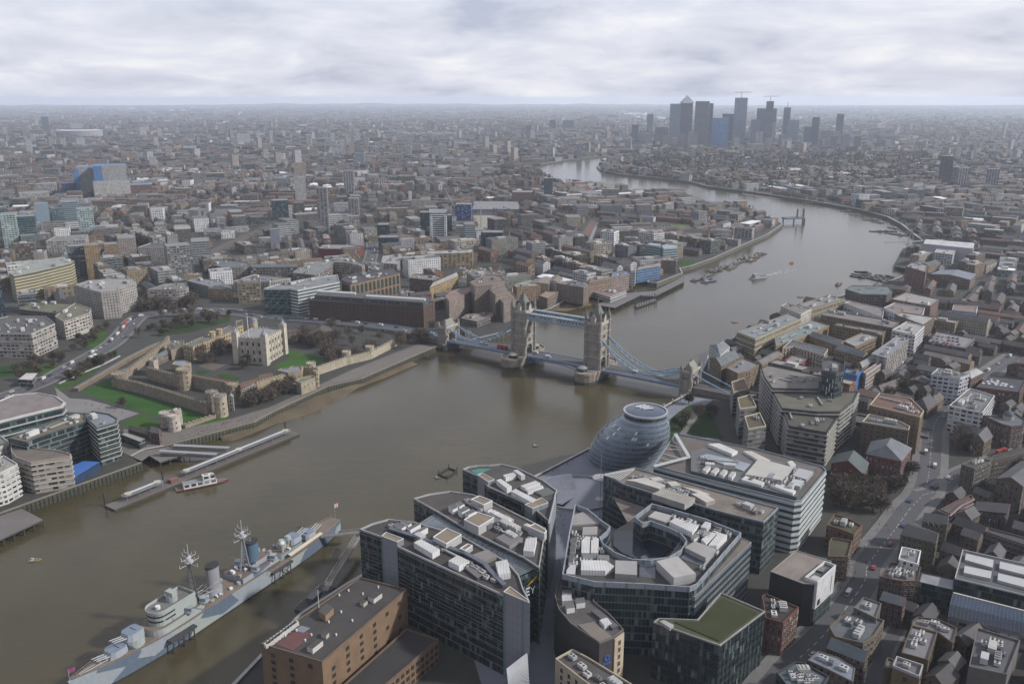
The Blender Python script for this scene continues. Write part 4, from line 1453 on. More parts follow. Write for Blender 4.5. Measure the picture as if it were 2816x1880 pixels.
for px,py,c1,zt in ((601,1617,(0.33,0.33,0.36),25.5),(700,1545,(0.10,0.17,0.25),25.5)):
 s,_ = sat(px,py,13)
 f = MB()
 P = lambda k: [V(s + 3.6 * k * math.cos(q),2.6 * k * math.sin(q),0) for q in [2 * PI * i / 18 for i in range(18)]]
 f.prism(P(1.25),9.6,12.5,'paint',CAMO1)
 f.prism(P(1.0),12.5,zt - 1.2,'paint',c1)
 f.prism(P(1.04),zt - 1.2,zt,'paint',(0.05,0.05,0.06),'paint',(0.015,0.015,0.015))
 f.build('funnel',ship)
ms = MB()                                   # midship deck houses and boat deck
a,b = SLEN * 0.53,SLEN * 0.69
ms.prism([V(a,-6.8,0),V(b,-6.8,0),V(b,6.8,0),V(a,6.8,0)],9.6,12.4,'camouflage',CAMO2,'timber',(0.16,0.12,0.10))
ms.prism([V(a + 12,-4,0),V(b - 6,-4,0),V(b - 6,4,0),V(a + 12,4,0)],12.4,15.0,'paint',CAMO1,'roofing',(0.2,0.14,0.12))
ms.prism([V(SLEN * 0.695,-5,0),V(SLEN * 0.79,-5,0),V(SLEN * 0.79,5,0),V(SLEN * 0.695,5,0)],7.4,10.6,'paint',(0.27,0.34,0.38),'timber',DECK)
ms.build('deck_house',ship)
for s,z,r in ((SLEN * 0.735,10.6,2.4),(SLEN * 0.765,10.6,2.2)):
 d = MB()
 c = V(s,0,0)
 d.cyl(c.x,c.y,z,z + 3.5,r,'paint',CAMO3,10)
 d.cyl(c.x,c.y,z + 3.5,z + 5,r * 0.8,'paint',(0.4,0.45,0.47),10,r * 0.6)
 d.build('gun_director',ship)
d = MB()
c = V(SLEN * 0.718,-3,0)
d.cyl(c.x,c.y,10.6,14.5,0.9,'paint',CAMO1,8)
d.dome(c.x,c.y,15.4,1.5,'paint',(0.7,0.68,0.62),10,4)
d.build('radar_dome',ship)
aw = MB()
aw.face([V(SLEN * 0.72,-9.0,9.5),V(SLEN * 0.88,-7.6,9.5),V(SLEN * 0.88,-5.6,10.0),V(SLEN * 0.72,-6.6,10.0)],'paint',(0.62,0.55,0.44))
aw.build('awning',ship)
for i in range(64):                          # boats,reels,ventilators and lockers on deck
 k = MB()
 s = random.uniform(0.36,0.53) * SLEN if i < 24 else random.uniform(.53,.69) * SLEN if i < 46 else random.uniform(0.72,0.8) * SLEN if i < 54 else random.uniform(.27,.36) * SLEN if i < 60 else random.uniform(0.08,0.16) * SLEN
 t = random.uniform(-6.5,6.5) * min(1,beam(s) / 9.6)
 c = V(s,t,0)
 z = sheer(s) if i < 24 or i > 59 else 12.4 if i < 46 else 10.6 if i < 54 else 13.2
 if i >= 24:
  c = V(s,t * .75,0)
 if i % 3 == 0:
  k.cyl(c.x,c.y,z,z + random.uniform(0.8,1.8),random.uniform(0.5,1.1),'paint',jit((0.4,0.42,0.45),0.3) if 'jit' in globals() else PALE,8)
 else:
  k.box(c.x,c.y,z,random.uniform(1,3),random.uniform(0.8,1.8),random.uniform(0.7,1.6),'paint',random.choice([PALE,CAMO1,(0.45,0.33,0.24),WHITE]),random.random() * 3)
 k.build('deck_fitting',ship)
cr = MB()
for t in (-3,3):
 cr.rod(V(SLEN * 0.46,t,12.5),V(SLEN * 0.38,t * 0.5,14.5),0.22,'paint',PALE,5)
 cr.rod(V(SLEN * 0.46,t,17),V(SLEN * 0.38,t * 0.5,14.5),0.1,'paint',PALE,4)
cr.build('boat_crane',ship)
an = MB()
for t in (-0.8,0.8):
 an.rod(V(4,t * 0.6,11.6),V(26,t * 2.2,10.6),0.2,'paint',(0.35,0.35,0.36),5)
an.box(*V(27,0,0).xy,10.3,2.5,4,1.2,'paint',CAMO1,srot)
an.build('anchor_chain',ship)
for s,col,zt,nm in ((-0.5,((0.5,0.08,0.08),(0.5,0.5,0.5)),17,'flag'),(SLEN - 1,((0.75,0.75,0.75),(0.7,0.3,0.3)),17,'flag')):
 f = MB()
 z = sheer(max(s,0))
 f.rod(V(s,0,z),V(s,0,zt),0.12,'paint',PALE,5)
 f.build('flagstaff',ship)
 f = MB()
 for i in range(5):
  for j in range(3):
   cc = col[1] if (i == 2 or j == 1) else ((0.06,0.08,0.3) if s < 0 else col[0])
   P0 = lambda a,b: V(s + 0.15 + a * 0.6,0.25 * math.sin(a * 1.3),zt - 2.4 + b * 0.75)
   f.face([P0(i,j),P0(i + 1,j),P0(i + 1,j + 1),P0(i,j + 1)],'paint',(0.45,0.05,0.06) if (i == 2 or j == 1) and s < 0 else cc)
 f.build(nm,ship)
occ_line([V(-5,0,0),V(SLEN + 5,0,0)],24)
# steel mooring platforms on lattice legs
for px,py,lab in ((490,1735,'dark steel mooring platform beside the front gun turrets of the warship'),(763,1553,'dark steel mooring platform beside the blue funnel of the warship')):
 s,t = sat(px,py,7)
 o = thing('mooring_platform',lab,'platform',(*V(s,t,0).xy,0))
 d = MB()
 d.box(*V(s,t,0).xy,6.2,15,8.5,1.0,'timber',(0.05,0.05,0.055),srot)
 d.build('deck',o)
 for i in (-6,0,6):
  for j in (-3.5,3.5):
   l = MB()
   l.rod(V(s + i,t + j,-1),V(s + i,t + j,6.3),0.32,'timber',(0.05,0.045,0.04))
   l.rod(V(s + i,t + j,0.5),V(s + (i + 6 if i < 6 else 0),t + j,6),0.18,'timber',(0.05,0.045,0.04))
   l.build('leg',o)
# gangways and pontoon
def gangway(a,b,w,label,col=(0.4,0.4,0.42)):
 a,b = Vector(a),Vector(b)
 o = thing('gangway',label,'gangway',(a + b) / 2)
 d = (b - a).normalized()
 n = Vector((-d.y,d.x,0)).normalized() * w / 2
 f,r = MB(),MB()
 f.face([a - n,b - n,b + n,a + n],'timber',(0.22,0.2,0.18))
 f.bar(a - Vector((0,0,.3)),b - Vector((0,0,.3)),w,0.4,'paint',GREY)
 f.build('walk_deck',o)
 K = max(6,int((b - a).length / 2.5))
 for s in (-1,1):
  for i in range(K):
   p,q = lerp(a,b,i / K) + n * s,lerp(a,b,(i + 1) / K) + n * s
   r.bar(p + Vector((0,0,1.5)),q + Vector((0,0,1.5)),0.15,0.15,'paint',col)
   r.bar(p,q + Vector((0,0,1.5)),0.1,0.1,'paint',col)
   r.bar(p,p + Vector((0,0,1.5)),0.1,0.1,'paint',col)
 r.build('truss_railing',o)
 return o
gangway(V(SLEN - 22,-7.0,8.2),U(988,1462,8.5),3,'grey lattice gangway from the warship stern to the glass office block')
gangway(U(985,1475,8.0),U(893,1622,4.6),3.4,'long sloping lattice gangway running down to the small pontoon')
po = thing('pontoon','small dark landing pontoon with rails beside the brown brick block','pontoon',(*U(860,1655,0).xy,0))
pm = MB()
a,b = U(905,1612,0.6),U(828,1682,0.6)
d = (b - a).normalized()
pr = math.atan2(d.y,d.x)
c = (a + b) / 2
pm.box(c.x,c.y,-0.4,(b - a).length,8,1.6,'timber',(0.07,0.07,0.075),pr)
pm.build('float',po)
pm = MB()
for k in range(9):
 for s in (-3.8,3.8):
  q = c + d * ((k - 4) * 3.0) + Vector((-d.y,d.x,0)) * s
  pm.box(q.x,q.y,1.2,0.12,0.12,2.4,'paint',PALE,pr)
for s in (-3.8,3.8):
 q = Vector((-d.y,d.x,0)) * s
 pm.bar(c - d * 12 + q + Vector((0,0,1.8)),c + d * 12 + q + Vector((0,0,1.8)),0.12,0.12,'paint',PALE)
pm.build('railing',po)
pm = MB()
pm.box(*(c + d * 1).xy,1.2,8,4,2.6,'paint',(0.14,0.14,0.15),pr)
pm.build('shelter',po)
# ================================================================ leaning egg shaped glass hall
cb_,ct_ = U(1705,1262,5),U(1775,1143,45)
hall = thing('glass_hall','leaning egg shaped glass hall with stacked rings and a round glazed roof','city hall',(cb_.x,cb_.y,G))
NF = 10
def ring_at(t):
 c = lerp(cb_,ct_,t ** 1.05)
 r = 21.5 + 17.5 * t - 24.5 * t * t
 return c.x,c.y,G + 40.0 * t,r
m_,n_,l_,b_ = _newmat('hall_glass')
_uv = n_.new('ShaderNodeUVMap').outputs[0]
_s = n_.new('ShaderNodeSeparateXYZ')
l_.new(_uv,_s.inputs[0])
_M = lambda op,a,c=None: _math(op,a,c,n_,l_)
_fu,_fv = _M('FRACT',_M('MULTIPLY',_s.outputs[0],1.0)),_M('FRACT',_s.outputs[1])
_k = _M('MULTIPLY',_M('MULTIPLY',_M('GREATER_THAN',_fu,0.1),_M('LESS_THAN',_fu,0.9)),_M('MULTIPLY',_M('GREATER_THAN',_fv,0.12),_M('LESS_THAN',_fv,0.62)))
_cb = n_.new('ShaderNodeCombineXYZ')
l_.new(_M('FLOOR',_s.outputs[0]),_cb.inputs[0])
l_.new(_M('FLOOR',_s.outputs[1]),_cb.inputs[1])
_wn = n_.new('ShaderNodeTexWhiteNoise')
l_.new(_cb.outputs[0],_wn.inputs['Vector'])
_pn = _noise(n_,l_,0.35,2,_cb.outputs[0])
_lit = _M('MULTIPLY',_M('GREATER_THAN',_pn,0.6),_M('GREATER_THAN',_wn.outputs[0],0.35))
_g1 = _mixc(n_,l_,_wn.outputs[0],(0.05,0.07,0.095,1),(0.10,0.13,0.165,1))
_g2 = _mixc(n_,l_,_lit,_g1,(0.42,0.45,0.46,1))
l_.new(_mixc(n_,l_,_k,(0.15,0.18,0.22,1),_g2),b_.inputs['Base Color'])
b_.inputs['Roughness'].default_value = 0.18
gb,rb = MB(),MB()
NS = 72
for f in range(NF):
 t0,t1 = f / NF,(f + 1) / NF
 x0,y0,z0,r0 = ring_at(t0)
 x1,y1,z1,r1 = ring_at(t1)
 for i in range(NS):
  a,b = 2 * PI * i / NS,2 * PI * (i + 1) / NS
  P0 = lambda x,y,z,r,q: (x + r * math.cos(q),y + r * math.sin(q),z)
  for h0,h1 in ((0,1),):
   u0,u1 = r0 * a,r0 * b
   gb.face([P0(x0,y0,z0,r0,a),P0(x0,y0,z0,r0,b),P0(x1,y1,z1,r1,b),P0(x1,y1,z1,r1,a)],'hall_glass',(0.1,0.13,0.17),[(i,f),(i + 1,f),(i + 1,f + 1),(i,f + 1)])
 fb = MB()
 for i in range(NS):
  a,b = 2 * PI * i / NS,2 * PI * (i + 1) / NS
  P0 = lambda r,z,q: (x1 + r * math.cos(q),y1 + r * math.sin(q),z)
  ro = r1 + 0.16
  fb.face([P0(ro,z1 - 0.12,a),P0(ro,z1 - 0.12,b),P0(ro,z1 + 0.15,b),P0(ro,z1 + 0.15,a)],'steel',(0.3,0.34,0.39))
  fb.face([P0(r1 - 0.6,z1 + 0.15,b),P0(r1 - 0.6,z1 + 0.15,a),P0(ro,z1 + 0.15,a),P0(ro,z1 + 0.15,b)],'steel',(0.3,0.34,0.39))
 fb.build('floor_ring',hall)
gb.build('glass_skin',hall)
x1,y1,z1,r1 = ring_at(1.0)
tr = MB()
tr.cyl(x1,y1,z1 + 0.15,z1 + 3.4,r1 - 0.8,'curtain',(0.2,0.24,0.28),48,r1 - 0.2,'glazing',(0.055,0.075,0.12))
tr.build('top_storey',hall)
rr = MB()
P = [(x1 + (r1 + 0.2) * math.cos(2 * PI * i / 48),y1 + (r1 + 0.2) * math.sin(2 * PI * i / 48)) for i in range(48)]
rr.ring(P,z1 + 2.9,z1 + 4.1,1.3,'steel',(0.5,0.51,0.53))
rr.build('roof_rim',hall)
rr = MB()
rr.dome(x1,y1,z1 + 3.4,r1 - 1.2,'glazing',(0.05,0.075,0.12),40,3,1.2)
rr.build('glazed_roof',hall)
rr = MB()
for k in range(3):
 rr.bar((x1 - 6 + k * 2.2,y1 + 4 - k * 2,z1 + 4.9),(x1 + 1 + k * 2,y1 + 7 - k * 3,z1 + 5.2),1.2,0.5,'paint',WHITE)
rr.rod((x1 - 2,y1 + 3,z1 + 4),(x1 - 2,y1 + 3,z1 + 8.5),0.2,'paint',PALE)
rr.build('roof_cradle',hall)
# ================================================================ offices on the near right bank
ZN4 = zoomed(700,1350,0.3406)
ZN5 = zoomed(1400,1350,0.338)
ZN6 = zoomed(2050,1350,0.338)
ZN7 = zoomed(1200,1050,0.3406)
BAND = (0.30,0.31,0.33)
GL = (0.05,0.075,0.08)
SILV = (0.36,0.37,0.42)
BRN = (0.16,0.125,0.085)
# --- first office block
Z = G + 39
A,ap_,az = block('office_building','large dark glass office block with silver stair towers, nearest the warship gangway','office building',ZN4([(848,318),(950,272),(1080,237),(1300,262),(1680,375),(2050,590),(2135,690),(2170,800),(2222,905),(2008,852),(1150,455),(1020,378)],Z),39,'curtain',(0.09,0.10,0.10),(0.055,0.048,0.044),par=1.0,parc=(0.42,0.42,0.43),b=(4.2,0.18,0.35,(0.22,0.23,0.22),'steel'),wname='glass_facade')
for q in ([(1022,365),(1060,332),(1205,385),(1150,412)],[(2008,815),(2060,770),(2200,872),(2224,907)]):
 item(A,'stair_tower',ZN4(q,Z + 3),G,42,'silver_panels',SILV,(0.24,0.19,0.13),'roofing',(0.6,0.6,0.6))
PL = 'plant_room'
for nm,q,h,c,t,rim in ((PL,[(1440,372),(1550,298),(1672,352),(1548,428)],4,(0.5,0.5,0.5),(0.25,0.2,0.14),WHITE),('chiller',[(1128,262),(1155,248),(1222,280),(1190,300)],3,WHITE,(0.12,0.12,0.12),None),('chiller',[(1178,238),(1205,226),(1268,258),(1240,275)],3,WHITE,(0.12,0.12,0.12),None),
      ('chiller',[(1235,295),(1320,250),(1342,265),(1258,312)],3,WHITE,(0.12,0.12,0.12),None),('chiller',[(1295,322),(1378,278),(1400,292),(1318,340)],3,WHITE,(0.14,0.14,0.14),None),('air_handling_unit',[(1285,412),(1345,385),(1495,468),(1435,502)],3,WHITE,(0.62,0.62,0.6),None),
      ('air_handling_unit',[(1565,560),(1640,515),(1735,562),(1650,602)],3,WHITE,(0.6,0.6,0.58),None),(PL,[(1655,465),(1720,425),(1762,440),(1700,482)],2.5,(0.5,0.5,0.5),(0.2,0.16,0.12),WHITE),('air_handling_unit',[(1945,570),(2040,548),(2068,655),(1972,672)],3,WHITE,(0.62,0.62,0.62),None),
      (PL,[(1760,510),(1880,468),(1965,520),(1850,570)],1.6,(0.26,0.24,0.23),(0.24,0.22,0.21),None),(PL,[(1700,620),(1790,590),(1890,650),(1800,700)],1.2,DGREY,(0.16,0.15,0.15),None)):
 item(A,nm,ZN4(q,Z + h),Z,h,'paint',c,t,None,rim)
plant(A,xy(ZN4([(1700,620),(1790,575),(1950,680),(1900,740)],Z)),Z + 1.3,7,3)
d = MB()
pts = ZN4([(1090,300),(1400,400),(1700,500),(1860,590),(1900,640),(2020,760)],Z + 1.5)
for i in range(5):
 d.bar(pts[i],pts[i + 1],2.2,1.0,'steel',(0.16,0.18,0.22))
d.build('cable_gantry',A)
plant(A,xy(ZN4([(1180,400),(1330,330),(2020,700),(2000,820)],Z)),Z,34,31)
plant(A,xy(ZN4([(1020,300),(1100,250),(1300,280),(1300,400),(1180,380)],Z)),Z,6,32)
# --- atrium and second wing
B_,bp_,bz = block('office_building','dark glass office block with a curved river end, yellow sign and glass atrium roof','office building',[U(1137.7,1373,Z),U(1180,1361,Z),U(1238,1353,Z),U(1300,1362,Z),U(1354,1382,Z),U(1501,1456,Z),U(1483,1564,Z),U(1440,1536,Z),U(1279,1456,Z),U(1200,1408,Z)],39,'curtain',(0.09,0.10,0.10),(0.075,0.064,0.06),parc=(0.42,0.42,0.43),b=(4.2,0.18,0.35,(0.22,0.23,0.22),'steel'),wname='glass_facade')
for nm,q,h,c,t,rim in ((PL,[(1690,232),(1800,170),(1935,215),(1808,292)],4.5,(0.5,0.5,0.5),(0.25,0.2,0.14),WHITE),(PL,[(1745,68),(1815,38),(1922,80),(1850,112)],3.5,(0.5,0.5,0.5),(0.22,0.18,0.13),WHITE),('chiller',[(1565,118),(1610,100),(1642,128),(1600,150)],3,WHITE,(0.12,0.12,0.12),None),
      ('chiller',[(1622,92),(1662,78),(1695,103),(1655,122)],3,WHITE,(0.12,0.12,0.12),None),('chiller',[(1642,150),(1705,118),(1738,140),(1675,172)],3,WHITE,(0.12,0.12,0.12),None),('chiller',[(1698,172),(1760,140),(1790,160),(1725,192)],3,WHITE,(0.12,0.12,0.12),None),
      ('air_handling_unit',[(1900,165),(1935,148),(2075,220),(2040,242)],3,WHITE,(0.6,0.59,0.56),None),(PL,[(1945,372),(2060,320),(2165,378),(2060,440)],2,(0.3,0.3,0.3),(0.2,0.18,0.175),None),('air_handling_unit',[(2170,480),(2190,380),(2280,370),(2255,485)],3,WHITE,(0.6,0.6,0.6),None),
      (PL,[(2205,285),(2265,262),(2360,320),(2340,345)],4,(0.5,0.5,0.5),(0.22,0.18,0.13),WHITE)):
 item(B_,nm,ZN4(q,Z + h),Z,h,'paint',c,t,None,rim)
plant(B_,xy(ZN4([(1830,270),(1960,240),(2160,330),(2040,420)],Z)),Z,8,5)
plant(B_,xy(ZN4([(1500,60),(1800,60),(2350,340),(2280,520),(1700,280)],Z)),Z,22,41)
at = MB()
q0,q1 = ZN4([(1330,262),(1680,372),(2050,588),(2135,686)],Z - 3),ZN4([(1470,172),(1700,308),(2100,505),(2288,612)],Z - 1)
for i in range(3):
 at.face([q0[i],q0[i + 1],q1[i + 1],q1[i]],'glazing',(0.16,0.19,0.22))
at.build('atrium_roof',B_)
at = MB()
for i in range(29):
 t = i / 28 * 3
 k = min(2,int(t))
 at.bar(lerp(q0[k],q0[k + 1],t - k) + Vector((0,0,.15)),lerp(q1[k],q1[k + 1],t - k) + Vector((0,0,.15)),0.22,0.2,'steel',(0.3,0.33,0.36))
at.build('atrium_rafters',B_)
# the glazed end wall between the two wings with its sign
e0,e1 = U(1429,1586,G + 36.5),U(1480,1560,G + 38)
ew = MB()
ew.face([(e0.x,e0.y,G),(e1.x,e1.y,G),(e1.x,e1.y,G + 37.5),(e0.x,e0.y,G + 36.5)],'curtain',(0.05,0.055,0.07),[(0,0),((e1 - e0).length,0),((e1 - e0).length,37),(0,36)])
ew.build('end_wall',B_)
dd = Vector((e1.x - e0.x,e1.y - e0.y,0)).normalized()
on = Vector((dd.y,-dd.x,0)) * 0.8
def on_wall(x,z):
 return Vector((e0.x,e0.y,0)) + dd * x + on + Vector((0,0,G + z))
LW = (e1.xy - e0.xy).length
sg = MB()
def stroke(mb,a,b,wd,mat='paint',col=(0.9,0.9,0.9),f=on_wall):
 mb.bar(f(*a),f(*b),0.12,wd,mat,col) if abs(a[1] - b[1]) < 0.01 else mb.bar(f(*a),f(*b),wd,0.12,mat,col)
x0 = LW * 0.3
for a,b in (((0,0),(0,3.4)),((0,0),(1.9,0)),((0,1.7),(1.6,1.7)),((0,3.4),(1.9,3.4))):
 stroke(sg,(x0 + a[0],26.5 + a[1]),(x0 + b[0],26.5 + b[1]),0.55)
for a,b in (((3.6,0),(3.6,1.6)),((3.6,1.6),(2.5,3.4)),((3.6,1.6),(4.7,3.4))):
 stroke(sg,(x0 + a[0],26.5 + a[1]),(x0 + b[0],26.5 + b[1]),0.55)
sg.build('sign_letters',B_)
sg = MB()
sg.face([on_wall(x0 + 0.2,31.0),on_wall(x0 + 7.5,34.0),on_wall(x0 + 7.0,36.6),on_wall(x0 + 6.6,36.2)],'paint',(0.8,0.6,0.02))
sg.face([on_wall(x0 + 0.2,31.0),on_wall(x0 + 6.6,36.2),on_wall(x0 + 7.0,36.6),on_wall(x0 + 7.5,34.0)],'paint',(0.8,0.6,0.02))
sg.build('sign_beam',B_)
# --- third block
C3,cp_,cz = block('office_building','dark glass office block with a green pool roof corner beside the plaza amphitheatre','office building',ZN7([(212,712),(260,692),(330,682),(430,680),(525,670),(650,700),(860,800),(975,885),(960,925),(908,1130),(770,1015),(715,985),(415,850),(330,765)],Z),39,'curtain',(0.09,0.10,0.10),(0.07,0.067,0.065),parc=(0.42,0.42,0.43),b=(4.2,0.18,0.35,(0.22,0.23,0.22),'steel'),wname='glass_facade')
for q in ([(330,750),(372,735),(470,788),(415,808)],[(712,990),(850,935),(905,975),(775,1022)]):
 item(C3,'stair_tower',ZN7(q,Z + 2.5),G,41.5,'silver_panels',SILV,(0.24,0.19,0.13),'roofing',(0.6,0.6,0.6))
fin = MB()
f3 = ZN7([(908,1132),(962,918)],Z + 2.5)
fin.bar((f3[0].x,f3[0].y,G + 20.5),(f3[1].x,f3[1].y,G + 20.5),0.8,41,'silver_panels',(0.5,0.52,0.55))
fin.build('blade_wall',C3)
item(C3,'pool_roof',ZN7([(275,716),(340,698),(440,700),(330,745)],Z + .4),Z,0.4,'paint',(0.05,0.22,0.19),(0.05,0.22,0.19))
for nm,q,h,c,t in (('air_handling_unit',[(485,790),(520,778),(608,840),(570,858)],3,WHITE,(0.62,0.62,0.6)),('air_handling_unit',[(540,748),(625,728),(645,748),(560,772)],2.5,WHITE,(0.58,0.58,0.56)),('air_handling_unit',[(605,880),(640,860),(805,945),(770,970)],3,WHITE,(0.62,0.62,0.62)),
     ('air_handling_unit',[(680,835),(800,795),(840,815),(720,858)],2,WHITE,(0.55,0.54,0.52)),('air_handling_unit',[(725,868),(850,830),(865,845),(740,885)],2,WHITE,(0.57,0.56,0.54)),(PL,[(785,880),(900,850),(955,885),(850,912)],1,(0.2,0.22,0.2),(0.12,0.13,0.12))):
 item(C3,nm,ZN7(q,Z + h),Z,h,'paint',c,t)
plant(C3,xy(ZN7([(560,740),(640,720),(790,780),(690,830)],Z)),Z,20,8)
# --- horseshoe block
D1,dp_,dz_ = block('office_building','large glass office block with an oval courtyard cut into its plant covered roof','office building',ZN5([(690,768),(1515,862),(1972,418),(1720,310),(1500,250),(1300,540),(1000,560),(700,480),(430,700)],G + 31),31,'stripes',(0.25,0.28,0.31),(0.2,0.17,0.14),par=0.3,b=(3.7,0.12,0.22,(0.34,0.36,0.38),'steel'),wname='glass_facade')
hs = ZN5([(535,112),(490,330),(432,682),(700,745),(1100,762),(1470,788),(1530,762),(1890,345),(1600,230),(1160,105),(1015,215),(1085,268),(1150,250),(1290,300),(1395,350),(1440,410),(1400,480),(1300,540),(1150,566),(1000,556),(860,500),(765,430),(742,380),(800,335),(825,292),(745,238),(640,150)],G + 36)
up = MB()
up.prism(xy(hs),G,G + 34,'curtain',(0.11,0.13,0.15),'roofing',(0.065,0.062,0.06))
up.build('upper_storeys',D1)
up = MB()
up.ring(xy(hs),G + 33.9,G + 36.6,0.5,'silver_panels',(0.42,0.45,0.51))
up.build('parapet',D1)
cf = MB()
ov = ZN5([(850,345),(880,325),(960,318),(1060,330),(1160,330),(1260,355),(1330,410),(1310,480),(1240,535),(1140,552),(1030,545),(920,500),(850,440)],G + 26)
cf.prism(xy(ov),G,G + 26,'curtain',(0.03,0.04,0.05),'glazing',(0.012,0.02,0.03))
cf.build('courtyard_glass',D1)
cf = MB()
cf.poly(ZN5([(742,380),(850,320),(1015,230),(1150,250),(1395,350),(1440,420),(1300,545),(1000,560),(765,430)],G + 25),'roofing',(0.15,0.14,0.13))
cf.build('terrace',D1)
zr = G + 34
for nm,q,h,c,t in (('air_handling_unit',[(590,400),(625,365),(660,370),(655,500),(588,498)],2.6,WHITE,(0.64,0.64,0.64)),('air_handling_unit',[(668,400),(700,368),(730,385),(726,500),(664,498)],2.6,WHITE,(0.64,0.64,0.64)),('air_handling_unit',[(588,558),(790,562),(858,610),(785,645),(584,640)],2.6,WHITE,(0.66,0.66,0.66)),
     (PL,[(865,560),(1040,568),(1040,680),(862,668)],3,(0.42,0.41,0.40),(0.36,0.35,0.345)),('air_handling_unit',[(1200,568),(1370,525),(1520,668),(1340,702)],4.5,(0.5,0.5,0.5),(0.46,0.44,0.43)),('air_handling_unit',[(1305,245),(1350,215),(1542,275),(1490,335)],3,WHITE,(0.6,0.6,0.6)),
     ('air_handling_unit',[(1565,390),(1670,318),(1700,330),(1600,425)],3,WHITE,(0.62,0.61,0.6)),('air_handling_unit',[(1620,440),(1705,335),(1775,355),(1690,440)],3,WHITE,(0.62,0.61,0.6)),(PL,[(1430,455),(1510,405),(1685,470),(1600,540)],3,(0.4,0.39,0.38),(0.36,0.345,0.33)),
     (PL,[(1130,205),(1190,160),(1320,195),(1270,250)],2,(0.4,0.4,0.4),(0.42,0.41,0.4)),('chiller',[(510,372),(555,375),(548,425),(505,422)],2,WHITE,(0.1,0.1,0.1)),('chiller',[(500,432),(545,435),(538,495),(495,492)],2,WHITE,(0.1,0.1,0.1)),('chiller',[(490,515),(532,515),(522,580),(482,580)],2,WHITE,(0.1,0.1,0.1)),
     ('chiller',[(600,508),(686,510),(686,545),(598,540)],2,WHITE,(0.2,0.2,0.2)),('chiller',[(728,515),(815,520),(812,555),(722,548)],2,WHITE,(0.2,0.2,0.2)),('chiller',[(1480,360),(1520,345),(1550,365),(1505,390)],2,WHITE,(0.2,0.2,0.2)),('chiller',[(1535,320),(1570,295),(1605,305),(1570,340)],2,WHITE,(0.2,0.2,0.2)),
     ('duct',[(468,640),(500,595),(545,600),(535,675),(465,672)],2,PALE,(0.5,0.5,0.52)),(PL,[(600,290),(720,285),(715,350),(595,355)],2,(0.4,0.38,0.37),(0.34,0.32,0.31)),(PL,[(528,190),(600,168),(700,200),(735,260),(505,275)],1,(0.4,0.38,0.36),(0.32,0.3,0.29)),
     ('skylight',[(1062,580),(1190,588),(1190,705),(1060,690)],0.6,CREAM,(0.08,0.09,0.11)),('skylight',[(1395,540),(1440,500),(1625,560),(1575,610)],0.5,CREAM,(0.08,0.09,0.12))):
 item(D1,nm,ZN5(q,zr + h),zr,h,'paint',c,t,'glazing' if nm == 'skylight' else None)
wt = MB()
wt.face(ZN5([(840,40),(1105,130),(1010,225),(965,255)],G + 22),'roofing',(0.19,0.16,0.14))
wt.build('wedge_canopy',D1)
plant(D1,xy(ZN5([(470,300),(740,380),(860,520),(700,700),(445,670)],zr)),zr,26,21)
plant(D1,xy(ZN5([(1200,150),(1880,345),(1560,740),(1400,500),(1450,380)],zr)),zr,34,22)
# --- green roofed lower block
D2,gp_,gz_ = block('office_building','black glass block with a mossy green roof below the courtyard offices','office building',ZN5([(1172,1072),(1215,1040),(1530,1052),(1722,832),(2082,985),(1715,1262)],G + 27),27,'curtain',(0.025,0.028,0.03),(0.06,0.075,0.03),par=0.7,parc=(0.33,0.32,0.31),b=(3.6,0.08,0.18,(0.07,0.075,0.08),'steel'),wname='glass_facade')
item(D2,'green_roof',ZN5([(1340,1060),(1545,1060),(1735,865),(2020,985),(1705,1215)],G + 27.4),G + 27,0.4,'lawn',(0.055,0.062,0.03))
item(D2,'air_handling_unit',ZN5([(1225,1055),(1260,1045),(1340,1085),(1310,1110)],G + 28.5),G + 27,1.5,'paint',PALE)
# --- curved hotel
E1,ep_,ez_ = block('hotel_building','dark curved hotel wing with a cream end wall and a blue emblem','hotel',ZN5([(432,700),(400,745),(372,860),(400,965),(500,1085),(735,1242),(852,1192),(932,1135),(820,1010),(690,905),(690,765)],G + 27),27,'brick',(0.055,0.05,0.055),(0.10,0.09,0.09),parc=(0.14,0.13,0.13))
q = ZN5([(856,1192),(932,1137)],G + 27)
ew = MB()
dd2 = (q[1] - q[0]).normalized()
on2 = Vector((dd2.y,-dd2.x,0))
ew.prism(xy([q[0] + on2 * 0.4,q[1] + on2 * 0.4,q[1] - on2 * 2,q[0] - on2 * 2]),G,G + 26.5,'concrete',(0.5,0.42,0.31))
ew.build('cream_end_wall',E1)
add_windows(E1,xy([q[0] + on2 * 0.42,q[1] + on2 * 0.42,q[1] - on2 * 2,q[0] - on2 * 2]),G + 1,G + 26,4.4,3.4,1.4,2.0,frame=(0.4,0.33,0.25))
q = ZN5([(738,1242),(852,1194)],G + 27)
dd3 = (q[1] - q[0]).normalized()
on3 = Vector((dd3.y,-dd3.x,0)) * 0.2
em = MB()
ec = lerp(q[0],q[1],0.55) + on3
for k in range(14):
 a,b = 2 * PI * k / 14,2 * PI * (k + 1) / 14
 P = lambda a,r: ec + dd3 * (r * math.cos(a)) + Vector((0,0,-8 + r * math.sin(a)))
 em.face([P(a,0.7),P(b,0.7),P(b,1.5),P(a,1.5)],'paint',(0.05,0.13,0.42))
for z in (-11,-10.4):
 em.bar(ec + dd3 * -2.2 + Vector((0,0,z)),ec + dd3 * 2.2 + Vector((0,0,z)),0.1,0.35,'paint',(0.05,0.13,0.42))
em.build('emblem',E1)
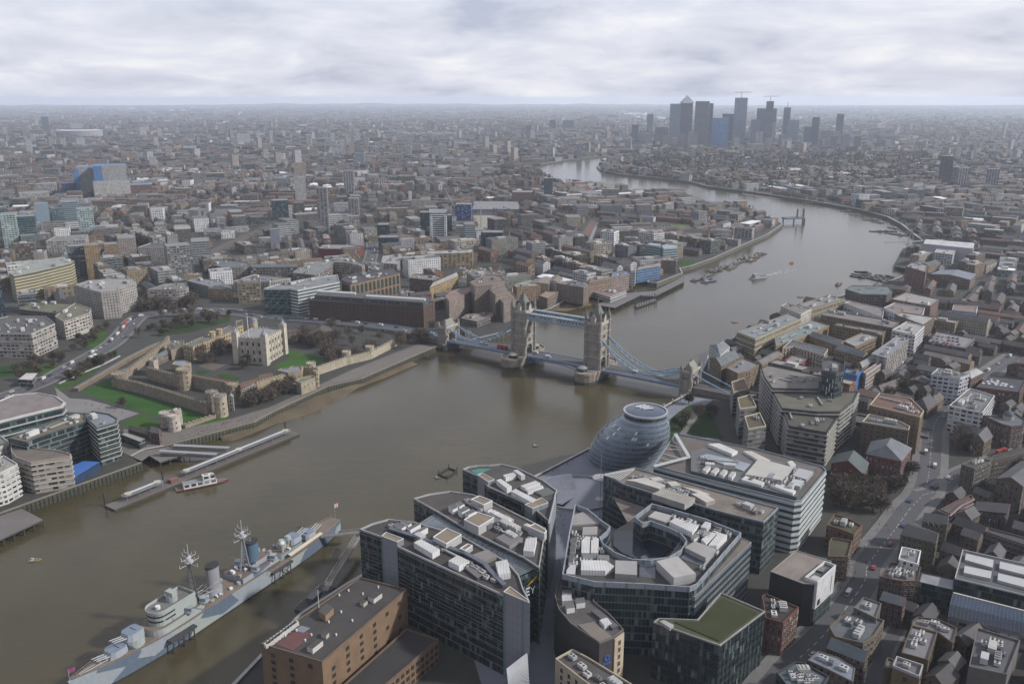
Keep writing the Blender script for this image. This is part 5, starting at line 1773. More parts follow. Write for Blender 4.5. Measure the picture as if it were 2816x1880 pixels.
for nm,q,h,c,t in (('air_handling_unit',[(428,845),(505,842),(515,885),(432,892)],2.5,PALE,(0.5,0.5,0.52)),('chiller',[(455,912),(525,898),(535,945),(470,955)],2.5,WHITE,(0.15,0.15,0.15)),('chiller',[(540,870),(612,860),(620,905),(548,915)],2.5,WHITE,(0.15,0.15,0.15)),('chiller',[(432,800),(505,795),(510,830),(435,835)],2.5,WHITE,(0.15,0.15,0.15)),
     (PL,[(550,700),(690,705),(690,790),(545,785)],1.2,(0.2,0.16,0.13),(0.2,0.165,0.12)),('air_handling_unit',[(735,1045),(795,1025),(835,1070),(775,1090)],2,WHITE,(0.6,0.6,0.6)),(PL,[(560,1085),(690,1060),(845,1185),(735,1230)],0.8,(0.2,0.17,0.15),(0.21,0.18,0.155)),(PL,[(668,970),(730,960),(890,1090),(840,1110)],1.5,DGREY,(0.12,0.12,0.13))):
 item(E1,nm,ZN5(q,G + 27 + h),G + 27,h,'paint',c,t)
E2,_,_ = block('hotel_building','cream rendered hotel wing with small square windows at the bottom edge','hotel',ZN5([(375,1372),(515,1295),(640,1360),(1000,1580),(930,1760),(800,1700)],G + 21),21,'concrete',(0.5,0.43,0.32),(0.09,0.08,0.08),w=dict(bay=4.5,floor=3.3,w=1.3,h=1.9,frame=(0.3,0.26,0.2)),p=6)
# --- long slim office and white banded office
L1,_,_ = block('office_building','long slim dark glass office block with louvred end and cluttered white roof plant','office building',[U(1659.8,1305.5,G + 30),U(1745,1288,G + 30),U(2140,1399,G + 30),U(2100,1438,G + 30),U(1971,1406,G + 30),U(1897,1384,G + 30),U(1794,1358,G + 30),U(1714,1333,G + 30)],30,'curtain',(0.10,0.12,0.13),(0.2,0.17,0.14),parc=(0.3,0.33,0.36),b=(3.7,0.15,0.3,(0.16,0.18,0.19),'steel'),wname='glass_facade')
for q,h,t in (([(1530,790),(1680,770),(1850,830),(1800,860),(1600,800)],2.5,(0.55,0.52,0.47)),([(1720,770),(1800,765),(1840,790),(1760,800)],2.5,(0.5,0.5,0.5)),([(1860,805),(1930,800),(1975,830),(1900,840)],2.5,(0.55,0.54,0.5)),([(1740,900),(1840,860),(2090,935),(2005,985)],3.5,(0.34,0.31,0.27)),
    ([(2060,900),(2150,890),(2250,950),(2180,970)],2.5,(0.6,0.56,0.5)),([(1980,840),(2120,870),(2210,905),(2160,915)],2,(0.5,0.5,0.48))):
 item(L1,'air_handling_unit',ZN7(q,G + 30 + h),G + 30,h,'paint',PALE,t)
plant(L1,xy(ZN5([(1690,80),(1900,90),(2150,190),(2060,240)],G + 30)),G + 30,9,4)
tp = MB()
q = ZN7([(1352,750),(1600,702),(1620,730),(1480,790)],G + 31.2)
for i in range(9):
 tp.bar(lerp(q[0],q[1],i / 8),lerp(q[0],q[3],i / 8) if i else q[3],0.3,0.3,'steel',WHITE)
tp.bar(q[0],q[1],0.5,0.4,'steel',WHITE)
tp.build('sun_louvres',L1)
W1,_,_ = block('office_building','big white banded glass office block with a pointed prow roof beside the egg shaped hall','office building',[U(1857.4,1193,G + 31),U(1797.8,1281.6,G + 31),U(1960,1325,G + 31),U(2185,1381,G + 31),U(2205,1378,G + 31),U(2272,1296,G + 31),U(2262,1284,G + 31),U(2080,1236,G + 31)],31,'stripes',(0.5,0.53,0.54),(0.2,0.17,0.15),parc=(0.26,0.3,0.34),b=(3.75,0.35,0.9,(0.5,0.53,0.54),'paint'),wname='glass_facade')
item(W1,'upper_roof',ZB([(0,880),(130,830),(560,930),(880,985),(745,1195),(440,1120),(0,1010)],G + 33),G + 31,2,'paint',(0.09,0.115,0.14),(0.13,0.13,0.13))
for nm,q,h,c,t in ((PL,[(382,1035),(478,922),(722,985),(640,1075)],2,(0.55,0.54,0.5),(0.5,0.49,0.45)),(PL,[(715,1040),(760,990),(865,1015),(815,1070)],2,PALE,(0.45,0.45,0.46)),(PL,[(700,1105),(720,1065),(800,1080),(770,1120)],2,PALE,(0.5,0.53,0.56)),('air_handling_unit',[(355,1070),(385,1045),(520,1090),(500,1112)],1.5,WHITE,(0.66,0.66,0.64)),
     ('air_handling_unit',[(560,1110),(640,1100),(740,1150),(720,1168)],1.5,WHITE,(0.62,0.61,0.6)),('air_handling_unit',[(120,820),(200,815),(330,870),(290,890)],2,WHITE,(0.66,0.66,0.66)),('air_handling_unit',[(80,1000),(115,970),(140,980),(110,1015)],2,WHITE,(0.5,0.5,0.47)),('air_handling_unit',[(140,1015),(175,985),(200,992),(170,1030)],2,WHITE,(0.5,0.5,0.47)),
     ('air_handling_unit',[(200,1030),(232,998),(258,1006),(230,1045)],2,WHITE,(0.5,0.5,0.47)),('air_handling_unit',[(262,1045),(292,1012),(318,1020),(290,1060)],2,WHITE,(0.5,0.5,0.47)),('air_handling_unit',[(370,870),(430,870),(560,935),(500,950)],1.5,WHITE,(0.55,0.52,0.48)),('air_handling_unit',[(680,945),(715,938),(740,965),(700,975)],2,WHITE,(0.66,0.64,0.62)),
     ('skylight',[(60,905),(120,890),(420,960),(370,1010)],0.8,PALE,(0.3,0.34,0.38))):
 item(W1,nm,ZB(q,G + 33 + h),G + 33,h,'paint',c,t,'glazing' if nm == 'skylight' else None)
plant(W1,xy(ZB([(440,960),(880,1000),(740,1180),(330,1090)],G + 33)),G + 33,24,33)
plant(W1,xy(ZB([(20,890),(400,920),(330,1030),(0,1000)],G + 33)),G + 33,6,34)
plant(L1,xy(ZN7([(1480,760),(1700,740),(2200,930),(2000,970)],G + 30)),G + 30,26,35)
cp = MB()
q = ZN7([(1930,420),(2040,605),(1755,680),(1985,560)],G + 34)
for a,b in ((0,1),(1,2)):
 d_ = (q[b] - q[a])
 cp.bar(q[a],q[b],2.2,0.6,'paint',(0.5,0.53,0.53))
for i in range(7):
 a = lerp(ZN7([(1925,440)],G + 31)[0],ZN7([(1770,670)],G + 31)[0],i / 6.5)
 b = lerp(q[0],q[1],0.55 + 0.05 * i) if i < 4 else lerp(q[1],q[2],0.1 * (i - 3) * 2)
 cp.bar(a,b,0.3,0.3,'paint',WHITE)
cp.build('prow_canopy',W1)
for o_,pl,h in ((A,ap_,39),(B_,bp_,39),(C3,cp_,39)):
 add_fins(o_,pl,G,G + h,6.0,0.25,0.1,(0.07,0.08,0.08))
add_fins(D1,dp_,G,G + 31,1.5,0.2,0.08,(0.3,0.32,0.34))
add_fins(D2,gp_,G,G + 27,3.0,0.2,0.1,(0.05,0.055,0.06))
# --- black box theatre with white tower
J1,_,_ = block('theatre_building','black box theatre building with a stained flat roof and a white overhanging tower','theatre',ZN6([(203,655),(412,483),(700,572),(560,760),(470,755)],G + 23),23,'concrete',(0.03,0.035,0.04),(0.34,0.29,0.26),par=0.4,parc=(0.3,0.28,0.26))
w4 = ZN6([(482,702),(588,742),(737,606),(645,572)],G + 24.5)
jm = MB()
jm.prism(xy(w4),G + 10,G + 23.5,'concrete',(0.6,0.6,0.62),'roofing',(0.1,0.1,0.1),bottom=True)
jm.build('white_tower',J1)
jm = MB()
jm.ring(xy(w4),G + 23.4,G + 25.0,0.4,'paint',(0.72,0.72,0.74))
jm.build('parapet',J1)
jm = MB()
jm.prism(inset(ccw(xy(w4)),0.6),G,G + 10,'curtain',(0.06,0.08,0.09))
jm.build('glazed_base',J1)
item(J1,'chiller',ZN6([(525,700),(560,680),(612,700),(580,722)],G + 25),G + 23.5,1.5,'paint',WHITE,(0.5,0.5,0.5))
item(J1,'duct',ZN6([(580,640),(620,610),(660,620),(630,655)],G + 24.5),G + 23.5,1.0,'paint',DGREY,(0.2,0.19,0.18))
a,b = w4[1],w4[2]
jd = Vector((b.x - a.x,b.y - a.y,0)).normalized()
jo = Vector((jd.y,-jd.x,0)) * 0.06
for s,wd,z0_,z1_ in ((0.8,0.5,12,21),(0.1,3.0,11,14)):
 jm = MB()
 p = lerp(Vector((a.x,a.y,0)),Vector((b.x,b.y,0)),s) + jo
 jm.face([p + Vector((0,0,G + z0_)),p + jd * wd + Vector((0,0,G + z0_)),p + jd * wd + Vector((0,0,G + z1_)),p + Vector((0,0,G + z1_))],'glazing',(0.03,0.035,0.04))
 jm.build('window',J1)
# --- brown brick block at the bottom edge
K1,kp,kz = block('hospital_building','big brown brick block with a dark stained flat roof beside the small pontoon','brick building',ZN4([(50,1242),(545,1387),(1232,800),(850,702)],G + 26),26,'brick',(0.21,0.135,0.08),(0.055,0.05,0.048),par=0.8,parc=(0.16,0.11,0.075),w=dict(bay=9.2,floor=3.5,w=0.9,h=1.7,n=2,sill=1.2,frame=(0.12,0.08,0.05),skip=0.12))
for nm,q,h,c,t in ((PL,[(915,850),(980,808),(1030,822),(962,872)],2.2,(0.6,0.58,0.55),(0.06,0.055,0.055)),(PL,[(850,890),(880,870),(912,882),(880,908)],1.8,(0.5,0.46,0.4),(0.06,0.055,0.055)),(PL,[(422,1252),(510,1188),(552,1205),(468,1272)],2.4,(0.6,0.58,0.55),(0.06,0.055,0.055)),
     (PL,[(538,1150),(565,1125),(602,1140),(578,1165)],1.8,(0.5,0.46,0.4),(0.06,0.055,0.055)),(PL,[(515,965),(580,905),(638,940),(572,1005)],3,(0.3,0.2,0.12),(0.08,0.07,0.06)),('roof_deck',[(170,1232),(350,1115),(480,1150),(310,1285)],0.12,(0.14,0.05,0.045),(0.14,0.05,0.045)),
     ('roof_deck',[(318,1120),(375,1082),(450,1102),(395,1140)],0.16,(0.22,0.24,0.28),(0.22,0.24,0.28))):
 item(K1,nm,ZN4(q,G + 26 + h),G + 26,h,'paint',c,t)
for i in range(10):
 t = i / 9
 p = lerp(ZN4([(105,1235)],G + 27)[0],ZN4([(330,1065)],G + 27)[0],t if t < 0.5 else t * 0.96 + 0.04)
 mb = MB()
 mb.box(p.x,p.y,G + 26,2.4,2.2,1.6,'paint',(0.62,0.6,0.56),0.7)
 mb.cyl(p.x,p.y,G + 27.6,G + 27.8,0.7,'paint',(0.05,0.05,0.05),8)
 mb.build('condenser_unit',ROOFOF[K1.name])
for x,y in ((460,1165),(340,1130),(685,845),(760,808),(875,835),(790,1050),(600,1060),(970,900),(700,980),(410,1210),(660,1165),(250,1170),(1000,780)):
 p = ZN4([(x,y)],G + 26)[0]
 mb = MB()
 mb.cyl(p.x,p.y,G + 26,G + 27,0.35,'paint',WHITE,8)
 mb.build('roof_vent',ROOFOF[K1.name])
mb = MB()
p = ZN4([(520,940)],G + 26)[0]
mb.rod((p.x,p.y,G + 26),(p.x,p.y,G + 35),0.12,'paint',WHITE)
mb.build('flagpole',ROOFOF[K1.name])
K2,_,_ = block('hospital_wing','low brown brick wing with a black flat roof against the brown block','brick building',ZN4([(1228,1118),(1487,1205),(1000,1620),(640,1640)],G + 11),11,'brick',(0.2,0.12,0.065),(0.035,0.033,0.033),parc=(0.15,0.1,0.07),w=dict(bay=3.3,floor=3.5,w=0.9,h=1.8,n=2,frame=(0.1,0.07,0.05)))
lv = thing('louvred_pavilion','small white louvred glass prow roof beside the silver stair tower','pavilion',ZN4([(2130,1450)],G)[0])
q = ZN4([(2035,1415),(2203,1305),(2222,1600),(2050,1560)],G + 18)
mb = MB()
mb.prism(xy(q),G,G + 16.5,'curtain',(0.05,0.06,0.065))
mb.build('glass_wall',lv)
mb = MB()
for i in range(26):
 t = i / 25
 mb.bar(lerp(q[0],q[3],t) + Vector((0,0,-1.2)),lerp(q[1],q[2],t),0.35,0.25,'paint',(0.6,0.61,0.63))
mb.build('louvred_roof',lv)
occupy(xy(q))
# --- sunken amphitheatre in the plaza
am = thing('amphitheatre','oval sunken amphitheatre with curved stone steps in front of the egg shaped hall','amphitheatre',ZN7([(1130,900)],G)[0])
cc = ZN7([(1140,900)],G)[0]
for k in range(9):
 mb = MB()
 r0,r1 = 26 - k * 2.2,26 - (k + 1) * 2.2
 for i in range(16):
  a,b = R(95) + R(150) * i / 16,R(95) + R(150) * (i + 1) / 16
  P = lambda r,q: (cc.x + r * math.cos(q),cc.y + 0.9 * r * math.sin(q),G + 0.3 + 0.34 * (8 - k))
  mb.face([P(r1,a),P(r0,a),P(r0,b),P(r1,b)][::-1],'concrete',(0.19,0.205,0.25))
  mb.face([P(r1,a),P(r1,b),(P(r1,b)[0],P(r1,b)[1],G),(P(r1,a)[0],P(r1,a)[1],G)],'concrete',(0.13,0.14,0.17))
 mb.build('step',am)
mb = MB()
for i in range(30):
 a,b = R(-150) + R(255) * i / 30,R(-150) + R(255) * (i + 1) / 30
 P = lambda q,z: (cc.x + 27 * math.cos(q),cc.y + 0.9 * 27 * math.sin(q),z)
 mb.bar(P(a,G + 0.9),P(b,G + 0.9),0.7,1.8,'concrete',(0.42,0.43,0.46))
mb.build('curved_wall',am)
# street mast with round platforms
mm = thing('disc_mast','slim plaza mast carrying two round discs','mast',ZN7([(1318,1095)],G)[0])
p = ZN7([(1318,1095)],G)[0]
mb = MB()
mb.rod((p.x,p.y,G),(p.x,p.y,G + 44),0.28,'steel',PALE,6,0.1)
mb.build('pole',mm)
for z,r in ((12,3),(26,5)):
 mb = MB()
 mb.cyl(p.x,p.y,G + z,G + z + 0.5,r,'paint',(0.4,0.38,0.38),16)
 mb.build('disc',mm)
# ================================================================ flats and warehouses along the right bank
SLAB = (3.2,0.9,0.35,(0.42,0.40,0.36))
GB = (0.06,0.07,0.075)
GRN = (0.13,0.105,0.05)
AP,WB,OB,HB = 'apartment_building','warehouse_building','office_building','brick_house'
many([
 (AP,'rear stepped apartment block with balcony bands and roof terraces behind the dark glass tower','apartment block',ZB,[(497,290),(540,268),(915,345),(900,440),(575,435),(515,350)],33,'balconies',GB,(0.2,0.19,0.17),dict(b=SLAB,p=7)),
 (AP,'middle stepped apartment block with balcony bands and a planted terrace roof','apartment block',ZB,[(572,447),(905,470),(1182,455),(1150,520),(1050,600),(890,600),(640,575)],30,'balconies',GB,(0.13,0.12,0.09),dict(b=SLAB,p=5)),
 (AP,'front stepped apartment block with zigzag white balcony bands nearest the school','apartment block',ZB,[(645,580),(890,612),(1030,645),(960,748),(690,700)],27,'balconies',GB,(0.12,0.11,0.09),dict(b=SLAB,p=5)),
 (AP,'slim dark glass apartment tower with lit strips rising from the stepped flats','tower',ZB,[(922,236),(1010,228),(1087,256),(1078,332),(1020,350),(925,322)],47,'curtain',(0.075,0.085,0.095),(0.1,0.1,0.1),dict(par=2.5,p=4,b=(11.5,0.1,0.4,(0.12,0.13,0.14),'steel'))),
 (AP,'leaning slab of flats with a red brown roof, nearest the bridge','apartment block',ZB,[(285,388),(375,362),(415,437),(300,462)],20,'balconies',(0.2,0.19,0.18),(0.16,0.09,0.06),dict(parc=CREAM,b=(3.2,.3,.3,(0.3,0.29,0.27)))),
 (AP,'leaning slab of flats with a mossy roof, middle of three','apartment block',ZB,[(328,502),(420,476),(462,562),(346,580)],23,'balconies',(0.2,0.19,0.18),GRN,dict(parc=CREAM,b=(3.2,.3,.3,(0.3,0.29,0.27)))),
 (AP,'leaning slab of flats with a mossy roof and solar hatch, nearest the white banded office','apartment block',ZB,[(378,632),(485,605),(530,700),(405,722)],26,'balconies',(0.2,0.19,0.18),GRN,dict(parc=CREAM,b=(3.2,.3,.3,(0.3,0.29,0.27)),p=2)),
 (AP,'tall brown brick apartment block with a red decked roof and glazed top floor','apartment block',ZQ,[(410,962),(530,815),(915,880),(1078,1040),(1030,1112)],28,'brick',(0.2,0.145,0.09),(0.16,0.085,0.06),dict(parc=CREAM,w=dict(bay=4.0,floor=3.2,w=1.1,h=1.7,frame=(0.3,0.24,0.17)),p=6)),
 (AP,'lower brown brick apartment block with a glazed penthouse beside the red school','apartment block',ZQ,[(318,1172),(400,1075),(752,1152),(905,1228),(890,1272)],23,'brick',(0.19,0.14,0.09),(0.15,0.15,0.15),dict(parc=CREAM,w=dict(bay=4.0,floor=3.2,w=1.1,h=1.7,frame=(0.3,0.24,0.17)),p=4)),
 (HB,'red brick Victorian school with steep grey roofs and stone bands','school',ZR,[(370,215),(430,60),(930,140),(800,305)],15,'georgian',(0.2,0.055,0.04),(0.22,0.24,0.27),dict(g=7,hip=0.2,w=dict(bay=4,floor=4.2,w=1.4,h=2.2,frame=(0.6,0.58,0.55)))),
 (HB,'red brick school hall with a green slate gable roof and arched windows','school',ZR,[(-60,330),(10,215),(400,320),(335,470)],12,'georgian',(0.2,0.06,0.04),(0.12,0.15,0.15),dict(g=6,w=dict(bay=5,floor=4.6,w=1.8,h=2.8,frame=(0.6,0.58,0.55)))),
 (OB,'white rendered block with sawtooth roof terraces at the street corner','office building',ZQ,[(1390,972),(1610,775),(1650,760),(1950,850),(1800,1060),(1460,992)],20,'wide_windows',(0.6,0.6,0.63),(0.16,0.16,0.17),dict(p=9)),
 (HB,'dark brick corner building with white bands and a small dome','corner building',ZQ,[(1800,1092),(2060,1110),(2200,1060),(2330,1150),(2310,1215),(2150,1230),(2040,1200)],17,'georgian',(0.12,0.075,0.06),(0.12,0.13,0.15),dict(w=dict(bay=3.4,floor=3.8,w=1.2,h=2.0,frame=(0.55,0.53,0.5)))),
 (HB,'small brown brick hall with stone gables beside the road junction','hall',ZQ,[(1655,1380),(1760,1250),(1925,1340),(1820,1420)],11,'georgian',(0.17,0.11,0.07),(0.12,0.12,0.13),dict(g=5,w=dict(bay=3.6,floor=4.5,w=1.2,h=2.6,frame=(0.4,0.36,0.3)))),
 (WB,'wide black roofed brick building dotted with white skylights','warehouse',ZQ,[(1720,745),(1890,595),(2340,650),(2260,810)],15,'georgian',(0.14,0.06,0.045),(0.045,0.05,0.065),dict(w=dict(bay=4,floor=4,w=1.4,h=2.4,frame=(0.4,0.36,0.3)),p=0)),
 (OB,'white and black modern block with a projecting flat roof','office building',ZQ,[(1165,585),(1250,512),(1640,590),(1525,632)],21,'wide_windows',(0.55,0.57,0.62),(0.15,0.15,0.16),dict(p=5)),
 (WB,'brick block under a wide pale hipped roof on the narrow lane','warehouse',ZQ,[(1530,572),(1720,500),(1812,552),(1660,626)],18,'punched',(0.16,0.105,0.075),(0.42,0.42,0.42),dict(g=2.5,hip=0.25)),
 ('car_park','two level concrete car park with parked cars on its roof deck','car park',ZQ,[(1130,182),(1240,60),(1705,145),(1580,262)],11,'ribbon',(0.2,0.19,0.19),(0.24,0.235,0.24),dict(par=1.0)),
 (OB,'white concrete office block with rows of broad dark windows','office building',ZP,[(1355,488),(1540,380),(1757,440),(1640,552)],21,'wide_windows',(0.62,0.62,0.65),(0.38,0.37,0.36),dict(p=4,b=(3.4,0.12,0.7,(0.62,0.62,0.66),'concrete'))),
 (AP,'pale flats with blue grey roof boxes stepping along the street','apartment block',ZP,[(1100,782),(1425,555),(1565,600),(1285,830)],21,'balconies',(0.34,0.31,0.29),(0.25,0.27,0.31),dict(p=8)),
 (WB,'brick warehouse with a plain grey pitched roof beside the pale arcaded front','warehouse',ZP,[(930,892),(1125,788),(1185,832),(992,945)],15,'punched',(0.24,0.165,0.09),(0.25,0.26,0.29),dict(g=3)),
 (HB,'pale pink fronted terrace with round arches at street level','terrace',ZP,[(1040,1030),(1232,900),(1190,880),(1000,1005)],15,'georgian',(0.5,0.42,0.38),(0.2,0.19,0.19),dict(w=dict(bay=2.6,floor=3.6,w=1.0,h=2.2,frame=(0.55,0.48,0.44)))),
 (OB,'building with a bright blue gable wall behind the dark glass tower','office building',ZP,[(770,1010),(800,965),(1000,990),(925,1050)],15,'paint',(0.06,0.2,0.5),(0.2,0.2,0.2),dict(p=4)),
 (HB,'brick block with a row of red framed dormers and a grey roof','brick building',ZP,[(0,885),(240,725),(420,770),(190,932)],13,'wide_windows',(0.3,0.07,0.06),(0.26,0.24,0.23),dict(p=2)),
 (WB,'long cream arcaded warehouse with dark roof and square arches','warehouse',ZP,[(8,705),(120,608),(570,722),(520,800),(150,690)],19,'punched',(0.52,0.44,0.36),(0.09,0.10,0.12),dict(w=dict(bay=3.6,floor=3.7,w=1.9,h=2.0,frame=(0.5,0.43,0.35),arch=True))),
 (WB,'yellow brick warehouse flats with a pale mansard roof walk','warehouse',ZP,[(755,625),(1015,508),(1212,560),(905,695)],18,'punched',(0.25,0.185,0.10),(0.28,0.27,0.27),dict(p=3,w=dict(bay=3.0,floor=3.3,w=1.1,h=1.8,frame=(0.3,0.24,0.15)))),
 (WB,'dark slate roofed warehouse range behind the cream arcades','warehouse',ZP,[(335,545),(420,520),(790,620),(700,680)],18,'punched',(0.2,0.15,0.09),(0.085,0.09,0.10),dict(g=3)),
 (WB,'slate roofed warehouse end range beside the whale backed ventilator','warehouse',ZP,[(650,720),(760,655),(1065,770),(1000,815)],16,'punched',(0.24,0.17,0.09),(0.07,0.08,0.095),dict(g=3.5)),
 (WB,'brown yellow brick flats with recessed balconies in front of the long grey range','warehouse',ZP,[(640,428),(700,405),(1278,500),(1240,560),(1130,520)],20,'punched',(0.2,0.145,0.07),(0.17,0.16,0.16),dict(p=4)),
 (WB,'very long brown warehouse range with a flat grey roof and chimneys','warehouse',ZP,[(478,300),(560,240),(1445,385),(1375,465)],20,'punched',(0.17,0.125,0.075),(0.2,0.19,0.185),dict(p=5)),
 (OB,'low white museum like block with a strip of green windows','gallery',ZP,[(765,150),(840,130),(1265,225),(1240,330)],16,'concrete',(0.6,0.6,0.63),(0.23,0.2,0.19),dict(w=dict(bay=6,floor=14,w=4,h=2,sill=9,frame=(0.5,0.5,0.5),bars=2))),
 (OB,'white gridded block with a brown roof and open roof court','office building',ZP,[(1255,212),(1390,150),(1760,215),(1735,300),(1480,310)],18,'wide_windows',(0.62,0.62,0.66),(0.23,0.19,0.17),dict(p=3)),
 (WB,'brown block under a broad pale monopitch roof','warehouse',ZP,[(1400,300),(1470,265),(1885,330),(1745,425)],19,'punched',(0.16,0.12,0.085),(0.38,0.37,0.355),dict(p=2)),
 (WB,'cream riverside wharf block with a parapet pediment','warehouse',ZP,[(-10,190),(60,155),(365,225),(235,295)],21,'punched',(0.56,0.53,0.47),(0.2,0.19,0.18),dict(p=3)),
 (AP,'long riverside wharf flats with a pale stepped glass attic, farthest from the bridge','apartment block',ZP,[(190,172),(565,62),(775,98),(362,222)],19,'punched',(0.26,0.2,0.12),(0.24,0.24,0.25),dict(p=9,b=(6.0,0.8,0.3,(0.45,0.5,0.5)))),
 (AP,'long riverside wharf flats with sea green balconies next to the white brewery tower','apartment block',ZA,[(325,1062),(690,932),(775,968),(455,1112)],20,'punched',(0.30,0.24,0.14),(0.22,0.25,0.26),dict(p=9,b=(5.0,0.9,0.35,(0.5,0.53,0.48)))),
 (AP,'teal glass roofed wharf flats behind the sea green balconies','apartment block',ZA,[(590,1105),(850,975),(975,1015),(760,1110),(600,1160)],17,'punched',(0.3,0.22,0.11),(0.2,0.24,0.25),dict(p=7)),
 (WB,'white and brick old brewery with a cupola beside the bridge','brewery',ZA,[(130,1150),(200,1115),(275,1160),(205,1225)],24,'punched',(0.55,0.55,0.57),(0.2,0.21,0.23),dict(g=4,hip=0.2)),
 (WB,'tall brown brick brewery range with a slate roof and white oriel','brewery',ZA,[(135,1240),(270,1195),(345,1235),(215,1300)],19,'punched',(0.2,0.15,0.085),(0.14,0.155,0.17),dict(g=4)),
 (WB,'grey roofed gabled warehouse above the bridge approach','warehouse',ZB,[(250,290),(370,220),(480,265),(420,310),(330,330)],17,'punched',(0.2,0.145,0.085),(0.2,0.2,0.21),dict(p=2)),
 (WB,'narrow yellow brick warehouse with a rooflight ridge','warehouse',ZB,[(450,245),(600,165),(645,185),(500,262)],14,'punched',(0.3,0.22,0.12),(0.17,0.165,0.16),dict(g=2)),
 (OB,'green glazed top floor over a long brown riverside block','apartment block',ZA,[(1090,760),(1130,735),(1400,740),(1420,775),(1380,800),(1200,795)],20,'punched',(0.14,0.105,0.08),(0.14,0.18,0.18),dict(b=(6.6,0.5,0.4,(0.10,0.14,0.14)),p=3)),
 (OB,'brown brick flats with white roof boxes behind the green glazed block','apartment block',ZA,[(1410,830),(1520,780),(1750,830),(1690,880)],19,'punched',(0.2,0.12,0.085),(0.32,0.3,0.29),dict(p=6)),
 (OB,'white box framed building with two storeys of glass','office building',ZA,[(1842,905),(1850,872),(2022,880),(2012,922)],20,'curtain',(0.62,0.64,0.66),(0.22,0.16,0.13),dict(b=(9,.3,.8,(0.65,0.66,0.68)))),
 (AP,'red brown brick riverside block at the head of the inlet','apartment block',ZA,[(1515,600),(1560,570),(1670,590),(1655,640)],26,'punched',(0.19,0.09,0.075),(0.28,0.27,0.27),dict(p=3)),
 (WB,'long grey roofed terrace along the inlet with a blue roof light strip','terrace',ZA,[(1690,650),(1760,620),(2010,650),(1970,690)],14,'punched',(0.2,0.15,0.11),(0.2,0.22,0.27),dict(g=3)),
 (WB,'long white gabled roof warehouse with a blank pale wall behind the gantry wharf','warehouse',ZA,[(1640,435),(1660,405),(2000,432),(1990,470)],22,'paint',(0.42,0.42,0.46),(0.55,0.55,0.58),dict(g=3)),
 (OB,'white ribbed shed block in front of the white roof warehouse','office building',ZA,[(1715,500),(1735,475),(1865,485),(1845,515)],17,'wide_windows',(0.55,0.55,0.58),(0.4,0.4,0.42),dict(p=2)),
])
o_ = [x for x in COL.objects if x.get('label','').startswith('wide black roofed')][0]
for i in range(16):
 p = lerp(lerp(ZQ([(1790,700)],G + 15)[0],ZQ([(2240,760)],G + 15)[0],(i % 6) / 5.5),ZQ([(1960,640)],G + 15)[0],0.15 + 0.3 * (i // 6)) + Vector((random.uniform(-1,1),random.uniform(-1,1),0))
 mb = MB()
 mb.box(p.x,p.y,G + 15,2.6,1.8,0.7,'paint',(0.7,0.7,0.72),0.2)
 mb.build('skylight',ROOFOF[o_.name])
o_ = [x for x in COL.objects if x.get('label','').startswith('dark brick corner')][0]
p = ZQ([(2115,1130)],G + 17)[0]
mb = MB()
mb.cyl(p.x,p.y,G + 17,G + 20,3.6,'stone',PORT,12)
mb.dome(p.x,p.y,G + 20,3.6,'roofing',(0.10,0.12,0.14),12,4)
mb.rod((p.x,p.y,G + 23),(p.x,p.y,G + 27),0.6,'stone',PORT)
mb.build('dome',ROOFOF[o_.name])
o_ = [x for x in COL.objects if x.get('label','').startswith('slim dark glass')][0]
t4 = ZB([(925,322),(1020,350)],G + 47)
for k in (0.42,0.62,0.82):
 mb = MB()
 p = lerp(t4[0],t4[1],k)
 dd_ = (t4[1] - t4[0]).normalized()
 nn_ = Vector((dd_.y,-dd_.x,0)) * 0.15
 for f in range(13):
  if (f * 7 + int(k * 10)) % 3:
   z = G + 2 + f * 3.3
   q = p + nn_
   mb.face([(q.x,q.y,z),(q.x + dd_.x * 0.8,q.y + dd_.y * 0.8,z),(q.x + dd_.x * 0.8,q.y + dd_.y * 0.8,z + 2.6),(q.x,q.y,z + 2.6)],'paint',(0.62,0.64,0.66))
 mb.build('window_strip',o_)
# bottom right
many([
 (HB,'long low brick school range with a brown pitched roof behind the pink terrace','school',ZQ,[(470,745),(760,640),(825,690),(560,795)],7,'georgian',(0.2,0.15,0.1),(0.14,0.12,0.115),dict(g=4,w=dict(bay=3,floor=3.4,w=1.1,h=1.9))),
 (HB,'brick school hall under a dark hipped roof near the pink terrace','school',ZQ,[(670,600),(800,520),(930,590),(800,660)],8,'georgian',(0.19,0.14,0.1),(0.075,0.075,0.08),dict(g=5,hip=0.2)),
 (HB,'old brick block with white sashes in the middle of the school yard','school',ZQ,[(850,660),(960,610),(1150,640),(1090,700)],11,'georgian',(0.14,0.085,0.07),(0.09,0.09,0.095),dict(g=3,w=dict(bay=3,floor=3.6,w=1.1,h=2.0))),
 (HB,'gabled brick block with steep slate roof beside the tall brown flats','school',ZQ,[(930,930),(1090,860),(1240,930),(1120,1010)],9,'georgian',(0.16,0.1,0.075),(0.085,0.085,0.095),dict(g=6,hip=0.15)),
 (HB,'small hipped slate house at the corner of the school yard','school',ZQ,[(360,800),(470,760),(560,810),(450,860)],7,'georgian',(0.15,0.1,0.08),(0.07,0.075,0.08),dict(g=4,hip=0.3)),
 (HB,'brick house with a brown hipped roof on the junction side of the yard','school',ZQ,[(1110,880),(1250,820),(1330,860),(1220,950)],8,'georgian',(0.16,0.11,0.08),(0.13,0.11,0.105),dict(g=4,hip=0.2)),
])
